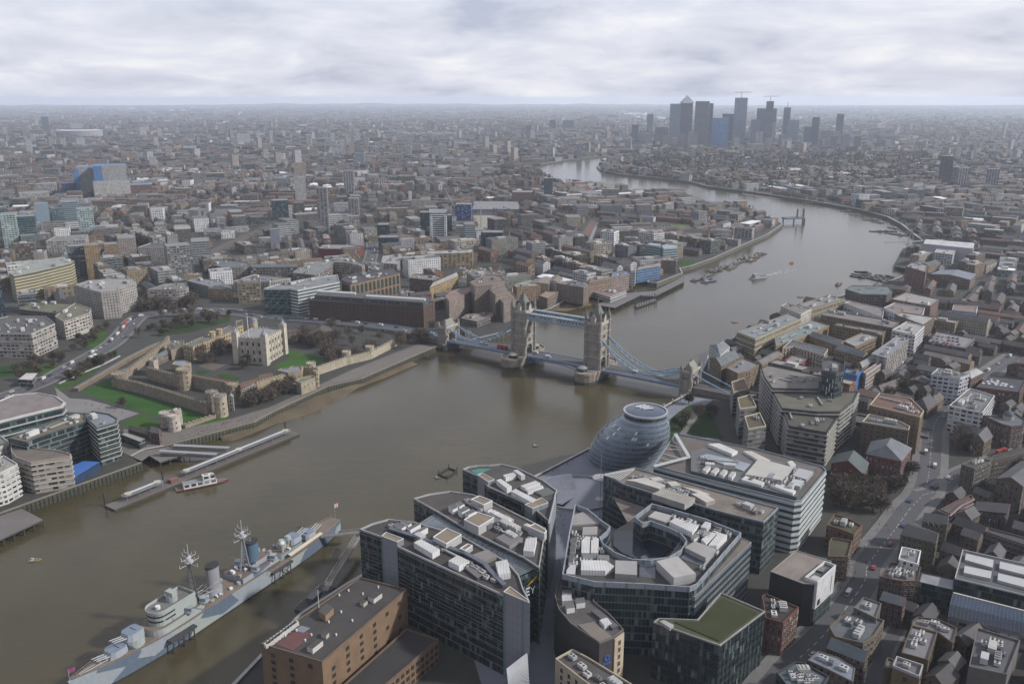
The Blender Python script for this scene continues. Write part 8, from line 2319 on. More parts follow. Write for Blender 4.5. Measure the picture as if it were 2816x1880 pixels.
# building site cranes
for x,y,zt,jx,jz,lab in ((985,905,70,22,25,'white tower crane with a raised jib beside the blue wrapped frame'),(1325,790,38,-14,26,'small luffing crane on the building site')):
 q = (Z7([(385,400)]) if x == 985 else Z7([(130,300)]))[0]
 o = thing('tower_crane',lab,'crane',q)
 mb = MB()
 mb.bar((q.x,q.y,G),(q.x,q.y,G + zt * .6),1.6,1.6,'paint',(0.55,0.53,0.52))
 mb.build('mast',o)
 mb = MB()
 mb.bar((q.x - jx * .5,q.y,G + zt * .55),(q.x + jx,q.y,G + zt * .6 + jz * 1.5),1.1,1.1,'paint',(0.55,0.53,0.52))
 mb.build('jib',o)
# ================================================================ boats,piers,traffic,people,trees
def boat(name,label,cat,px,py,L,Bm,head,hull,house,hh=2.2,parts=1,fb=1.6,group=None,z=0):
 """pointed hull with deck, wheelhouse and mast; head = way the bow points"""
 p = U(px,py,z)
 o = thing(name,label,cat,(p.x,p.y,z),group)
 c,s = math.cos(head),math.sin(head)
 P = lambda x,y,zz: (p.x + x * c - y * s,p.y + x * s + y * c,z + zz)
 prof = [(-L / 2,.8),(-L * .2,1),(L * .18,1),(L * .36,.72),(L / 2,.02)]
 m,d = MB(),MB()
 for (xa,wa),(xb,wb_) in zip(prof[:-1],prof[1:]):
  for t in (1,-1):
   q = [P(xa,t * wa * Bm * .42,-.3),P(xb,t * wb_ * Bm * .42,-.3),P(xb,t * wb_ * Bm / 2,fb),P(xa,t * wa * Bm / 2,fb)]
   m.face(q[::-t],'paint',hull)
  d.face([P(xa,-wa * Bm / 2,fb),P(xb,-wb_ * Bm / 2,fb),P(xb,wb_ * Bm / 2,fb),P(xa,wa * Bm / 2,fb)],'timber',jit((0.16,0.14,0.12)))
 m.face([P(-L / 2,.4 * Bm,fb),P(-L / 2,-.4 * Bm,fb),P(-L / 2,-.34 * Bm,-.3),P(-L / 2,.34 * Bm,-.3)],'paint',hull)
 m.build('hull',o)
 d.build('deck',o)
 if parts:
  m = MB()
  if parts == 2:
   x,y,_ = P(-L * .05,0,0)
   m.box(x,y,z + fb,L * .62,Bm * .8,hh,'wide_windows',house,head,'roofing',(0.25,0.26,0.28))
  x,y,_ = P(-L * .18 if parts == 1 else L * .12,0,0)
  m.box(x,y,z + fb + (hh if parts == 2 else 0),L * .22,Bm * .6,hh,'wide_windows',house,head)
  m.build('cabin',o)
  m = MB()
  m.rod((x,y,z + fb + hh),(x,y,z + fb + hh * 2.4),.12,'paint',PALE,5)
  m.build('mast',o)
 return o
DRK,NAVY,RED_ = (0.04,0.04,0.045),(0.04,0.07,0.2),(0.25,0.03,0.03)
boat('tour_boat','red and white tour boat with an open top deck moored at the long floating pier','boat',557,1333,34,8.5,0.52,RED_,(0.72,0.7,0.69),2.9,2,0.9)
boat('river_bus','white and blue catamaran river bus trailing a wake','boat',2083,765,32,9,3.6,(0.6,0.62,0.66),(0.5,0.55,0.62),2.6,2)
boat('speedboat','small orange speedboat in mid river','boat',2176,724,9,3,3.7,(0.5,0.12,0.03),(0.4,0.1,0.04),1)
for i,(x,y,L,h,c,lab) in enumerate(((2307,782,22,0.9,(0.2,0.05,0.05),'dark red barge moored alone beyond the wharf flats'),(2032,522,26,2.9,DRK,'tiny dark boat by the far headland beach'),(2112,537,50,2.9,(0.3,0.3,0.28),'pale flat barge pair on the far reach, left one'),(2138,543,40,2.9,(0.28,0.28,0.26),'pale flat barge pair on the far reach, right one'),
          (2227,559,36,2.8,DRK,'lone black barge on the far reach'),(2327,582,26,2.6,DRK,'black barge above the white tug'),(2350,592,24,2.6,(0.4,0.4,0.42),'white tug on the far reach'),(2396,606,34,2.6,(0.15,0.15,0.17),'grey barge ahead of the far launch'),(2414,612,28,2.4,(0.3,0.3,0.34),'grey launch behind the far barge'),
          (2412,637,30,2.9,(0.35,0.13,0.12),'red and white lighter by the gantry, left of three'),(2428,637,30,2.9,(0.35,0.13,0.12),'red and white lighter by the gantry, middle of three'),(2444,637,30,2.9,(0.35,0.13,0.12),'red and white lighter by the gantry, right of three'),(2466,645,40,2.2,(0.10,0.11,0.12),'dark workboat moored beyond the lighters'),(2455,628,30,1.9,(0.12,0.13,0.14),'grey crane barge beyond the lighters'),
          (1918,771,24,0.5,DRK,'dark tug at the near end of the mooring'),(1942,768,24,0.5,(0.05,0.08,0.2),'blue and white police launch at the near mooring'),(1950,775,26,0.45,NAVY,'bright blue tug at the near mooring'),(2202,817,9,0.2,(0.5,0.32,0.06),'small yellow mooring raft in mid river'),(2022,886,9,0.2,(0.5,0.32,0.06),'small yellow mooring raft near the white brewery'),(95,1540,7,0.3,(0.5,0.38,0.04),'yellow mooring buoy boat at the lower left'),(1473,1226,5,0.2,(0.2,0.09,0.04),'small brown buoy in the river before the glass hall'),(1203,1314,4,0.2,(0.3,0.12,0.04),'small orange buoy beside the floating timber frame'))):
 boat('barge' if L > 20 else 'raft',lab,'boat',x,y,L,L * .22 if L > 10 else L * .5,h,c,jit((0.45,0.45,0.46),.3),2.2 if L > 10 else .7,1,1.5 if L > 10 else .5)
for i in range(26):
 t = i / 25
 x,y = 1945 + 148 * t + random.uniform(-8,8),752 - 52 * t + random.uniform(-7,9)
 boat('houseboat','old dark sailing barge or houseboat in the crowded mooring below the green flats','boat',x,y,random.uniform(16,26),5,0.55 + random.uniform(-.25,.25),jit(random.choice([DRK,(0.1,0.06,0.05),(0.12,0.13,0.12)])),jit((0.3,0.28,0.25),.4),2,1,1.5,'moored barges below the green flats')
for i in range(18):
 t = i / 17
 x,y = 2358 + 105 * t,757 + 14 * t + random.uniform(-9,9)
 boat('houseboat','dark garden barge in the raft of boats beside the wharf flats','boat',x,y,random.uniform(18,28),5.5,2.2 + random.uniform(-.3,.3),jit(DRK,.4),jit((0.12,0.15,0.09),.4),1.6,1,1.5,'garden barges by the wharf flats')
for i in range(34):
 a = i < 24
 x,y = (random.uniform(1262,1385),random.uniform(738,770)) if a else (random.uniform(1095,1170),random.uniform(803,818))
 boat('yacht','small white yacht in the marina basin' if a else 'small white boat in the pool behind the long brick warehouse','yacht',x,y,random.uniform(9,14),3.4,random.choice([0.2,1.8]),(0.65,0.65,0.66),WHITE,1.2,1,1.2,'yachts in the marina' if a else 'boats in the small pool',G + .1)
# white churned water behind the river bus
wk = MB()
for i in range(26):
 t = i / 25
 p = lerp(U(2104,758,.05),U(2180,742,.05),t) + Vector((random.uniform(-4,4) * (0.4 + t),random.uniform(-6,6) * (0.4 + t),0.002 * i))
 L = random.uniform(5,12)
 wk.poly([(q[0],q[1],p.z) for q in rect(p.x,p.y,L,random.uniform(.8,2.2),random.uniform(.3,.7))],'paint',(0.5,0.5,0.5))
tag(wk.build('wake_foam'),'white foam of the wake behind the river bus',None,kind='stuff')
# floating pier with two canopies
fp = thing('floating_pier','long floating passenger pier with grey canopies and pale round skylights','pier',(*U(560,1290,0).xy,0))
pa,pb2 = U(308,1398,1.2),U(816,1190,1.2)
pd = (pb2 - pa).normalized()
pn = Vector((-pd.y,pd.x,0))
pang = math.atan2(pd.y,pd.x)
PLN = (pb2 - pa).length
FP = lambda s,t,z: pa + pd * s + pn * t + Vector((0,0,z))
mb = MB()
mb.prism(xy([FP(0,-3,0),FP(PLN,-3,0),FP(PLN,8,0),FP(0,8,0)]),-.5,1.3,'timber',(0.06,0.06,0.055),'asphalt',(0.16,0.14,0.13))
mb.build('pontoon',fp)
for s0,s1 in ((9,38),(52,PLN - 4)):
 mb = MB()
 out = [FP(s0 + 3 - 3 * math.cos(a),3 + 3.2 * math.sin(a),0) for a in [-PI / 2 + PI * i / 8 for i in range(9)]][::-1] + [FP(s1 - 3 + 3 * math.cos(a),3 + 3.2 * math.sin(a),0) for a in [-PI / 2 + PI * i / 8 for i in range(9)]]
 mb.prism(xy(out),4.6,5.1,'roofing',(0.17,0.18,0.2),bottom=True)
 mb.build('canopy',fp)
 mb = MB()
 mb.bar(FP(s0 + 5,3,4.3),FP(s1 - 5,3,4.3),.9,.5,'paint',(0.7,0.7,0.7))
 mb.build('ridge_light',fp)
 for s in (s0 + 4,s1 - 4,(s0 + s1) / 2)[:3 if s1 > 50 else 2]:
  mb = MB()
  c = FP(s,3,0)
  mb.cyl(c.x,c.y,5.1,5.7,2.3,'paint',(0.5,0.48,0.4),14)
  mb.build('round_skylight',fp)
 k = int((s1 - s0) / 8)
 for i in range(k + 1):
  for t in (.8,5.2):
   mb = MB()
   mb.rod(FP(s0 + 2 + (s1 - s0 - 4) * i / max(k,1),t,0),FP(s0 + 2 + (s1 - s0 - 4) * i / max(k,1),t,3.5),.14,'steel',PALE,5)
   mb.build('post',fp)
for s in (1,42,PLN - 3):
 mb = MB()
 mb.rod(FP(s,9,-2),FP(s,9,8),.6,'timber',DRK,8)
 mb.build('mooring_pile',fp)
mb = MB()
mb.box(*FP(45,2,0).xy,1.3,6,4,2.6,'paint',(0.2,0.1,0.08),pang)
mb.build('kiosk',fp)
occ_line([pa,pb2],14)
for a,b,lab in (((1150,1170),(1560,1195),'nearer'),((1250,1130),(1650,1148),'farther')):
 a,b = Z5([a],6)[0],Z5([b],3.4)[0]
 o = thing('covered_gangway',f'grey roofed covered gangway to the floating pier, {lab} of two','gangway',(a + b) / 2)
 for nm,h,c in (('roof',2.6,(0.3,0.31,0.32)),('walk_deck',0,DGREY)):
  mb = MB()
  mb.bar(a + Vector((0,0,h)),b + Vector((0,0,h)),3.6,.3,'paint',c)
  mb.build(nm,o)
 mb = MB()
 for i in range(14):
  p,q = lerp(a,b,i / 13),Vector((0,0,2.6))
  mb.bar(p,p + q,.15,.15,'paint',GREY)
 mb.build('posts',o)
for px,lab,deep in (([(390,1240),(440,1222),(520,1245),(440,1270)],'dark timber landing stage at the root of the covered gangways',4.8),([(-80,1440),(60,1398),(118,1428),(-80,1520)],'timber deck pier on slanted piles at the lower left',4.6),([(2482,686),(2540,664),(2600,680),(2570,735),(2456,732)],'broad dark timber cargo wharf below the gantry',4.8),
     ([(1640,838),(1700,808),(1800,800),(1880,760),(1880,775),(1800,815),(1760,812),(1690,846)],'timber wharf deck under the glass river pavilion',4.5),([(1745,838),(1800,820),(1806,826),(1750,845)],'small steel floating jetty with tall piles off the pavilion',2)):
 q = [U(x,y,deep) for x,y in px]
 o = thing('pier_deck',lab,'pier',centre(q))
 mb = MB()
 mb.prism(xy(q),deep - 1,deep,'timber',(0.07,0.065,0.06),'asphalt',(0.17,0.155,0.15),bottom=True)
 mb.build('deck',o)
 poly = ccw(xy(q))
 for i in range(len(poly)):
  a,b = poly[i],poly[(i + 1) % len(poly)]
  k = max(1,min(9,int(math.dist(a,b) / 6)))
  for j in range(k):
   mb = MB()
   p = lerp((*a,0),(*b,0),j / k)
   mb.rod((p.x,p.y,-2),(p.x,p.y,deep - .5 if deep > 3 else 9),.4,'timber',(0.06,0.055,0.05),5)
   mb.build('pile',o)
block('pavilion','low white glass river pavilion on the timber wharf','pavilion',Z7([(1345,950),(1440,915),(1640,945),(1500,1000)],G + 6),6,'ribbon',(0.5,0.5,0.5),(0.25,0.17,0.16),p=3)
# gantry, jack-up barge, floating frame
g0 = U(2500,700,G)
o = thing('wharf_gantry','pale steel cable stayed gantry crane reaching over the river','crane',g0)
for nm,bars in (('boom',[((-48,-8,21),(60,20,21)),((-48,-14,21),(60,14,21))]),('mast',[((-8,0,0),(0,0,42)),((8,0,0),(0,0,42))]),('stays',[((0,0,42),(-46,-10,21)),((0,0,42),(55,16,21)),((0,0,42),(-24,-6,21))])):
 mb = MB()
 for a,b in bars:
  mb.bar(g0 + Vector(a),g0 + Vector(b),1 if nm != 'stays' else .35,1 if nm != 'stays' else .35,'paint',(0.4,0.42,0.45))
 mb.build(nm,o)
g0 = U(2180,612,0)
o = thing('jackup_barge','dark jack-up barge standing on legs with two dull red towers','barge',(g0.x,g0.y,0))
for nm,bx in (('platform',[(0,0,8,44,18,3,(0.13,0.15,0.19))]),('leg',[(-22,-6,-2,2,2,10.5,DRK)]),('leg',[(0,-6,-2,2,2,10.5,DRK)]),('leg',[(22,-6,-2,2,2,10.5,DRK)]),('red_tower',[(8,0,8,2.5,2.5,20,(0.16,0.06,0.06))]),('red_tower',[(22,4,0,3,3,28,(0.16,0.06,0.06))]),('crane_mast',[(16,2,12,1,1,26,(0.35,0.33,0.35))])):
 mb = MB()
 for x,y,z,a,b,c,col in bx:
  mb.box(g0.x + x,g0.y + y,z,a,b,c,'paint',col,.3)
 mb.build(nm,o)
q = [U(x,y,.5) for x,y in ((1206,1303),(1234,1286),(1256,1294),(1229,1313))]
o = thing('mooring_raft','square black floating timber frame in the middle of the river','mooring',centre(q))
for i in range(4):
 mb = MB()
 mb.bar(q[i],q[(i + 1) % 4],.9,.9,'timber',(0.03,0.03,0.03))
 mb.rod(q[i] - Vector((0,0,1)),q[i] + Vector((0,0,3)),.3,'timber',DRK,6)
 mb.build('beam',o)
# ---- vehicles
def vehicle(kind,col):
 mb = MB()
 if kind == 'bus':
  mb.box(0,0,.5,10.8,2.5,3.8,'wide_windows',col,0,'paint',jit(col))
  mb.box(0,0,.4,10.9,2.55,.5,'paint',col)
  mb.box(0,0,2.3,10.86,2.56,.5,'paint',col)
  L,wl = 10.8,3.4
 elif kind == 'van':
  mb.box(-.4,0,.4,4.8,2.0,2.0,'paint',col)
  mb.gable(rect(2.4,0,1.9,1.5,PI / 2),.4,1.2,'paint',col,'glazing',DRK,.9,0)
  L,wl = 6,1.9
 else:
  mb.box(0,0,.35,4.4,1.8,.65,'paint',col)
  f,g_ = rect(-.2,0,2.6,1.66),rect(-.25,0,1.7,1.4)
  for i in range(4):
   j = (i + 1) % 4
   mb.face([(*f[i],1.0),(*f[j],1.0),(*g_[j],1.48),(*g_[i],1.48)],'glazing',(0.02,0.02,0.025))
  mb.face([(*q_,1.48) for q_ in g_],'paint',col)
  L,wl = 4.4,1.35
 for x in (-wl,wl):
  for y in (-.85,.85):
   mb.rod((x,y - .12,.36),(x,y + .12,.36),.36,'paint',(0.015,0.015,0.015),8)
 return mb
VC = {}
CARC = {'white': (0.68,0.68,0.7),'silver': (0.4,0.41,0.43),'black': (0.03,0.03,0.035),'dark blue': (0.05,0.08,0.2),'red': (0.4,0.045,0.04),'grey': (0.17,0.17,0.18)}
def drive(kind,colour,p,rot,label,group,z=None):
 if (kind,colour) not in VC:
  o = vehicle(kind,CARC[colour]).build(kind)
  VC[kind,colour] = o
 else:
  o = VC[kind,colour].copy()
  COL.objects.link(o)
 o.location = p
 o.rotation_euler = (0,0,rot)
 return tag(o,label,kind,group)
def at_road(key,t):
 pts,w = ROADS[key]
 d = [(b - a).length for a,b in zip(pts[:-1],pts[1:])]
 s = t * sum(d)
 for i,L in enumerate(d):
  if s <= L or i == len(d) - 1:
   v = pts[i + 1] - pts[i]
   return lerp(pts[i],pts[i + 1],min(1,s / L)),v.normalized(),w
  s -= L
def lane(key,t,side,lift):
 p,d,w = at_road(key,t)
 n = Vector((-d.y,d.x,0)).normalized()
 return p + n * side * w * .24 + Vector((0,0,lift)),math.atan2(d.y,d.x) + (0 if side < 0 else PI)
WHERE = {'hill': 'on the busy road past the moat','north': 'on the wide road behind the fortress','approach': 'on the rising bridge approach','bridge': 'crossing the twin towered bridge','street': 'on the shopping street','crescent': 'on the side street by the estate','highway': 'on the dock road','parker': 'by the pale flats'}
for key,n,lift in (('hill',34,.36),('north',22,.4),('approach',14,.08),('bridge',12,.12),('street',20,.46),('crescent',5,.44),('highway',12,.5),('parker',6,.5)):
 if key not in ROADS:
  continue
 for i in range(n):
  t = (i + random.uniform(.15,.85)) / n
  k = random.choices(['car','van','bus'],[6,2.5,[0,.25][key in ('hill','north')]])[0]
  c = random.choice(['white','silver','black','dark blue','red','grey','white']) if k == 'car' else 'white' if k == 'van' else 'red'
  if key == 'bridge' and .5 < t < .82:
   k,c = 'van','white'
  p,r = lane(key,t,random.choice([-1,1]),lift)
  drive(k,c,p,r,f"{c} {k} {WHERE[key]}",f"{c} {k}s {WHERE[key]}")
for key,t,s,lab in (('bridge',.85,1,'red double deck bus on the far side span of the bridge'),('bridge',.26,-1,'red double deck bus by the near anchor tower'),('hill',.86,1,'red double deck bus at the top of the moat road'),('crescent',.78,1,'red bus at the far end of the estate street')):
 p,r = lane(key,t,s,.36 if key == 'hill' else .44 if key == 'crescent' else .12)
 drive('bus','red',p,r,lab,None)
for i in range(22):
 p = ZQ([(1190 + (i % 6) * 62 + random.uniform(-12,12),105 + (i // 6) * 36 + (i % 6) * 8)],G + 11)[0]
 c = random.choice(list(CARC))
 drive('car',c,p + Vector((0,0,.05)),.9,f'{c} car parked on the roof deck of the car park',f'{c} cars on the roof deck')
# ---- people, one body each
def person_mesh(shirt,legs):
 mb = MB()
 secs = [(0,.0,.10,.16),(.45,.0,.09,.15),(.85,.0,.13,.19),(1.05,.0,.12,.17),(1.38,.0,.13,.24),(1.47,0,.06,.08),(1.52,0,.07,.08),(1.64,0,.1,.09),(1.76,0,.04,.04)]
 for (z0,_,a0,b0),(z1,_,a1,b1) in zip(secs[:-1],secs[1:]):
  c = legs if z1 < .9 else shirt if z1 < 1.45 else (0.35,0.22,0.16) if z1 < 1.7 else (0.05,0.035,0.03)
  for i in range(8):
   a,b = 2 * PI * i / 8,2 * PI * (i + 1) / 8
   mb.face([(a0 * math.cos(a),b0 * math.sin(a),z0),(a0 * math.cos(b),b0 * math.sin(b),z0),(a1 * math.cos(b),b1 * math.sin(b),z1),(a1 * math.cos(a),b1 * math.sin(a),z1)],'paint',c)
 return mb.build('person')
PPL = [person_mesh(s,l) for s,l in (((0.03,0.03,0.04),(0.03,0.035,0.06)),((0.3,0.05,0.05),(0.04,0.04,0.05)),((0.35,0.35,0.36),(0.05,0.06,0.1)))]
PN = ('dark coat','red jacket','pale top')
first = [True] * 3
for zf,pts,n,w in ((Z5,[(1240,1060),(1829,910)],36,'the wharf walk'),(ZN7,[(900,760),(1200,590)],16,'the plaza by the river'),(ZN5,[(470,200),(330,800),(270,1400)],16,'the narrow office street'),(ZN6,[(700,980),(960,520),(1230,130)],22,'the shopping street pavement'),(Z5,[(500,780),(900,880)],14,'the paved walk by the moat')):
 for i in range(n):
  k = random.choices(range(3),[5,1,2])[0]
  j = random.randrange(len(pts) - 1)
  p = lerp(zf([pts[j]])[0],zf([pts[j + 1]])[0],random.random()) + Vector((random.uniform(-4,4),random.uniform(-4,4),.3))
  o = PPL[k] if first[k] else PPL[k].copy()
  if not first[k]:
   COL.objects.link(o)
  first[k] = False
  o.location = p
  o.rotation_euler = (0,0,random.uniform(0,6))
  tag(o,f'person in a {PN[k]} walking on {w}','person',f'people on {w}')
# ---- lamp posts along the riverside walk
lamp = None
for i in range(16):
 p = lerp(SOUTH[35],SOUTH[38],(i + .5) / 16) if i < 11 else lerp(U(1216,1500),U(1473,1316),(i - 10) / 6)
 p = p + Vector((3,-3,0))
 if lamp is None:
  lamp = thing('lamp_post','black riverside lamp post with a white globe on the promenade wall','lamp post',p,'promenade lamp posts')
  for nm,a,b,r,c in (('pole',0,5.4,.14,DRK),('globe',5.4,6.3,.42,WHITE)):
   mb = MB()
   mb.cyl(p.x,p.y,G + a,G + b,r,'paint',c,8)
   mb.build(nm,lamp)
 else:
  copy_tree(lamp,p)
# ---- bare winter trees
def tree(seed,hgt,rad,col,twigs=330):
 rs = random.Random(seed)
 o = thing('tree','x y z w','tree',(0,0,0))
 t,c = MB(),MB()
 t.rod((0,0,0),(0,0,hgt * .45),.35,'timber',(0.07,0.06,0.045),6,.22)
 for i in range(9):
  a = i * 2.4
  z = hgt * (.3 + .04 * i)
  t.rod((0,0,z),(rad * .7 * math.cos(a),rad * .7 * math.sin(a),z + hgt * .35),.16,'timber',(0.07,0.06,0.045),4,.05)
 for i in range(twigs):
  u,v,w = rs.gauss(0,1),rs.gauss(0,1),rs.gauss(0,1)
  k = rs.random() ** .4 / math.sqrt(u * u + v * v + w * w)
  p = Vector((u * k * rad,v * k * rad,hgt * .62 + w * k * hgt * .36))
  d = Vector((u + rs.gauss(0,1),v + rs.gauss(0,1),w + .6 + rs.gauss(0,.6))).normalized() * rs.uniform(.8,1.9)
  s = Vector((rs.gauss(0,1),rs.gauss(0,1),rs.gauss(0,1))).normalized() * rs.uniform(.09,.24)
  c.face([p - d - s,p - d + s,p + d + s,p + d - s],'foliage',jit(col,.35))
 t.build('trunk',o)
 c.build('crown',o)
 return o
TR = [tree(1,13,5,(0.135,0.108,0.08)),tree(2,10,4.2,(0.12,0.10,0.07)),tree(3,15,5.5,(0.15,0.118,0.09),420),tree(4,8,3.6,(0.045,0.065,0.028),380)]
used = [0] * 4
ntree = 0
for zf,poly,n,ks,lab in (
 (Z4,[(1190,1400),(1300,1340),(1700,1350),(1720,1480),(1250,1490)],34,(0,2),'big bare plane tree in the clump at the road crossing'),(Z5,[(930,340),(1280,210),(1650,170),(1670,220),(1280,290),(950,400)],22,(0,1,3),'tree or evergreen bush on the slope behind the barracks'),
 (Z5,[(480,620),(860,430),(900,450),(520,660)],20,(1,3),'small tree on the verge between road and moat'),(ZT,[(1230,1290),(1230,1180),(1900,990),(1930,1080),(1500,1250)],24,(0,1),'bare tree on the wharf bank below the inner wall'),(ZT,[(640,720),(760,560),(1130,500),(1160,600),(900,720)],12,(0,2),'bare tree in the parade yard beside the barracks'),
 (ZT,[(1040,760),(1100,650),(1600,700),(1640,800),(1200,840)],6,(1,),'bare tree in front of the keep'),(ZT,[(1980,480),(2080,330),(2400,380),(2500,560)],14,(2,0),'bare tree on the lawn beside the brick stores'),(Z5,[(780,860),(860,820),(930,880),(860,930)],7,(1,),'bare tree on the paved moat walk'),(Z5,[(590,300),(770,240),(780,300),(700,400),(500,450)],10,(1,3),'tree round the lawn with the ruined wall'),(Z5,[(0,640),(0,690),(100,690),(430,540),(460,500),(280,500)],12,(3,1),'bush or small tree round the pavilion lawns'),
 (lambda q: [U(*p) for p in q],[(850,930),(900,900),(1150,935),(1170,950),(1010,980),(880,1010)],22,(0,2,1),'bare tree at the east end of the fortress below the bridge road'),
 (ZQ,[(560,830),(820,720),(1080,760),(930,880),(650,900)],12,(0,1),'bare tree in the school yard behind the tall brown flats'),
 (ZB,[(950,1170),(1050,1110),(1310,1150),(1330,1290),(1020,1330)],20,(2,0),'bare tree in the dark clump before the red school'),(ZR,[(420,960),(560,700),(900,420),(1000,440),(700,900)],9,(1,),'bare street tree beside the school pavement'),(ZQ,[(1330,1450),(1600,1400),(1640,1560),(1340,1560)],8,(0,),'bare tree in the churchyard garden by the junction'),(ZR,[(1900,420),(2420,240),(2420,640),(2000,640)],14,(2,0),'dark bare tree behind the long estate range'),
 (Z8,[(1960,1020),(2120,880),(2300,900),(2370,1120),(2200,1150),(1950,1240)],8,(1,3),'small tree on the park lawn below the bridge'),(Z6,[(720,600),(760,520),(1080,540),(1110,620),(900,650)],14,(2,0),'bare tree at the foot of the balconied towers'),(Z7,[(1100,640),(1150,580),(1230,610),(1210,700)],8,(0,),'dark bare tree behind the marina flats'),(Z7,[(690,740),(900,640),(1400,720),(1330,760),(800,840)],18,(0,2),'bare tree among the wharf back streets'),(Z6,[(1660,1500),(1860,1440),(1880,1540),(1720,1560)],8,(2,),'bare tree at the far bridge abutment'),(ZN6,[(560,1000),(700,940),(720,1080),(600,1130)],3,(1,),'bare street tree beside the black theatre')):
 P = zf(poly)
 xs,ys = [p.x for p in P],[p.y for p in P]
 k = tries = 0
 while k < n and tries < n * 40:
  tries += 1
  x,y = random.uniform(min(xs),max(xs)),random.uniform(min(ys),max(ys))
  if not inside(P,np.array([x]),np.array([y]))[0]:
   continue
  if not free([(x - 1.5,y - 1.5),(x + 1.5,y - 1.5),(x + 1.5,y + 1.5),(x - 1.5,y + 1.5)]) and 'lawn' not in lab and 'keep' not in lab and 'yard' not in lab and 'verge' not in lab and 'slope' not in lab and 'school' not in lab and 'fortress' not in lab and 'park' not in lab and 'wharf bank' not in lab:
   continue
  j = random.choice(ks)
  loc = (x,y,G + .1)
  if used[j]:
   o = copy_tree(TR[j],loc,random.uniform(0,6),scale=random.uniform(.75,1.15))
  else:
   o = TR[j]
   o.location = loc
  used[j] = 1
  tag(o,lab,'tree',lab.replace('tree','trees',1))
  k += 1
  ntree += 1
print('trees',ntree)
# ================================================================ the rest of the city
BRICKS = [BROWN,STOCK,BROWN,DKBR,(0.19,0.13,0.085),(0.28,0.19,0.11),(0.24,0.11,0.065)]
PALES = [(0.3,0.29,0.28),(0.48,0.48,0.49),(0.36,0.32,0.26),(0.17,0.17,0.18),(0.24,0.225,0.2),(0.34,0.34,0.34),(0.75,0.75,0.77)]
ROOFS = [SLATE,(0.10,0.085,0.08),(0.13,0.10,0.09),DGREY,(0.15,0.14,0.135),(0.15,0.09,0.075),SLATE,DGREY]
FLATS = [(0.14,0.14,0.145),(0.2,0.19,0.185),(0.13,0.135,0.15),(0.09,0.088,0.085),(0.3,0.29,0.28),(0.13,0.11,0.09)]
def candidate(kind,x,y,L,D,rot):
 p = rect(x,y,L,D,rot)
 if kind == 'terraced_houses':
  return dict(kind=kind,p=p,h=random.uniform(6,10),wall=jit(random.choice(BRICKS)),roof=jit(random.choice(ROOFS)),mat=random.choice(['small_windows','punched']),gable=random.uniform(2.5,4))
 if kind == 'apartment_block':
  g = random.random() < 0.45
  return dict(kind=kind,p=p,h=random.choice([10,12.5,13,15.5,16,18.5]),wall=jit(random.choice(BRICKS + PALES[:3])),roof=jit(random.choice(ROOFS if g else FLATS)),mat=random.choice(['punched','small_windows','balconies','georgian']),gable=random.uniform(2.5,4) if g else 0)
 if kind == 'office_building':
  return dict(kind=kind,p=p,h=random.choice([14,18,21,25]),wall=jit(random.choice(PALES + BRICKS[:2])),roof=jit(random.choice(FLATS)),mat=random.choice(['ribbon','wide_windows','punched','curtain']),gable=0)
 return dict(kind='warehouse_shed',p=p,h=random.uniform(6,9),wall=jit(random.choice([GREY,REDB,PALE])),roof=jit(random.choice([(0.5,0.5,0.5),WHITE,LEAD,GREY])),mat='wide_windows',gable=random.choice([0,2.0]))
def put(mb,rec,wallmb=None):
 """draw one building of the fill into a mesh"""
 p = ccw(rec['p'])
 h = G + rec['h']
 w = wallmb or mb
 if math.dist(p[0],p[1]) < math.dist(p[1],p[2]):
  p = p[1:] + p[:1]
 w.prism(p,G,h,rec['mat'],rec['wall'],cap=False)
 if rec['gable']:
  mb.gable(p,G,h,'brick',rec['wall'],'roofing',rec['roof'],rec['gable'],0.4,rec.get('hip',0.0),walls=False)
 else:
  mb.face([(q[0],q[1],h) for q in p],'roofing',rec['roof'])
  if rec.get('fancy'):
   mb.ring(p,h,h + 0.9,0.4,'concrete',rec['wall'])
   c = lerp((*p[0],0),(*p[2],0),random.uniform(0.35,0.65))
   a = math.atan2(p[1][1] - p[0][1],p[1][0] - p[0][0])
   mb.box(c.x,c.y,h,math.dist(p[0],p[1]) * 0.3,math.dist(p[1],p[2]) * 0.4,2.6,'concrete',jit(PALE,0.4),a)
   for k in range(3):
    c = lerp(lerp((*p[0],0),(*p[1],0),random.uniform(0.1,0.9)),lerp((*p[3],0),(*p[2],0),random.uniform(0.1,0.9)),random.uniform(0.2,0.8))
    mb.box(c.x,c.y,h,2.2,1.8,1.4,'paint',jit((0.55,0.55,0.55),0.3),a)
recs = []
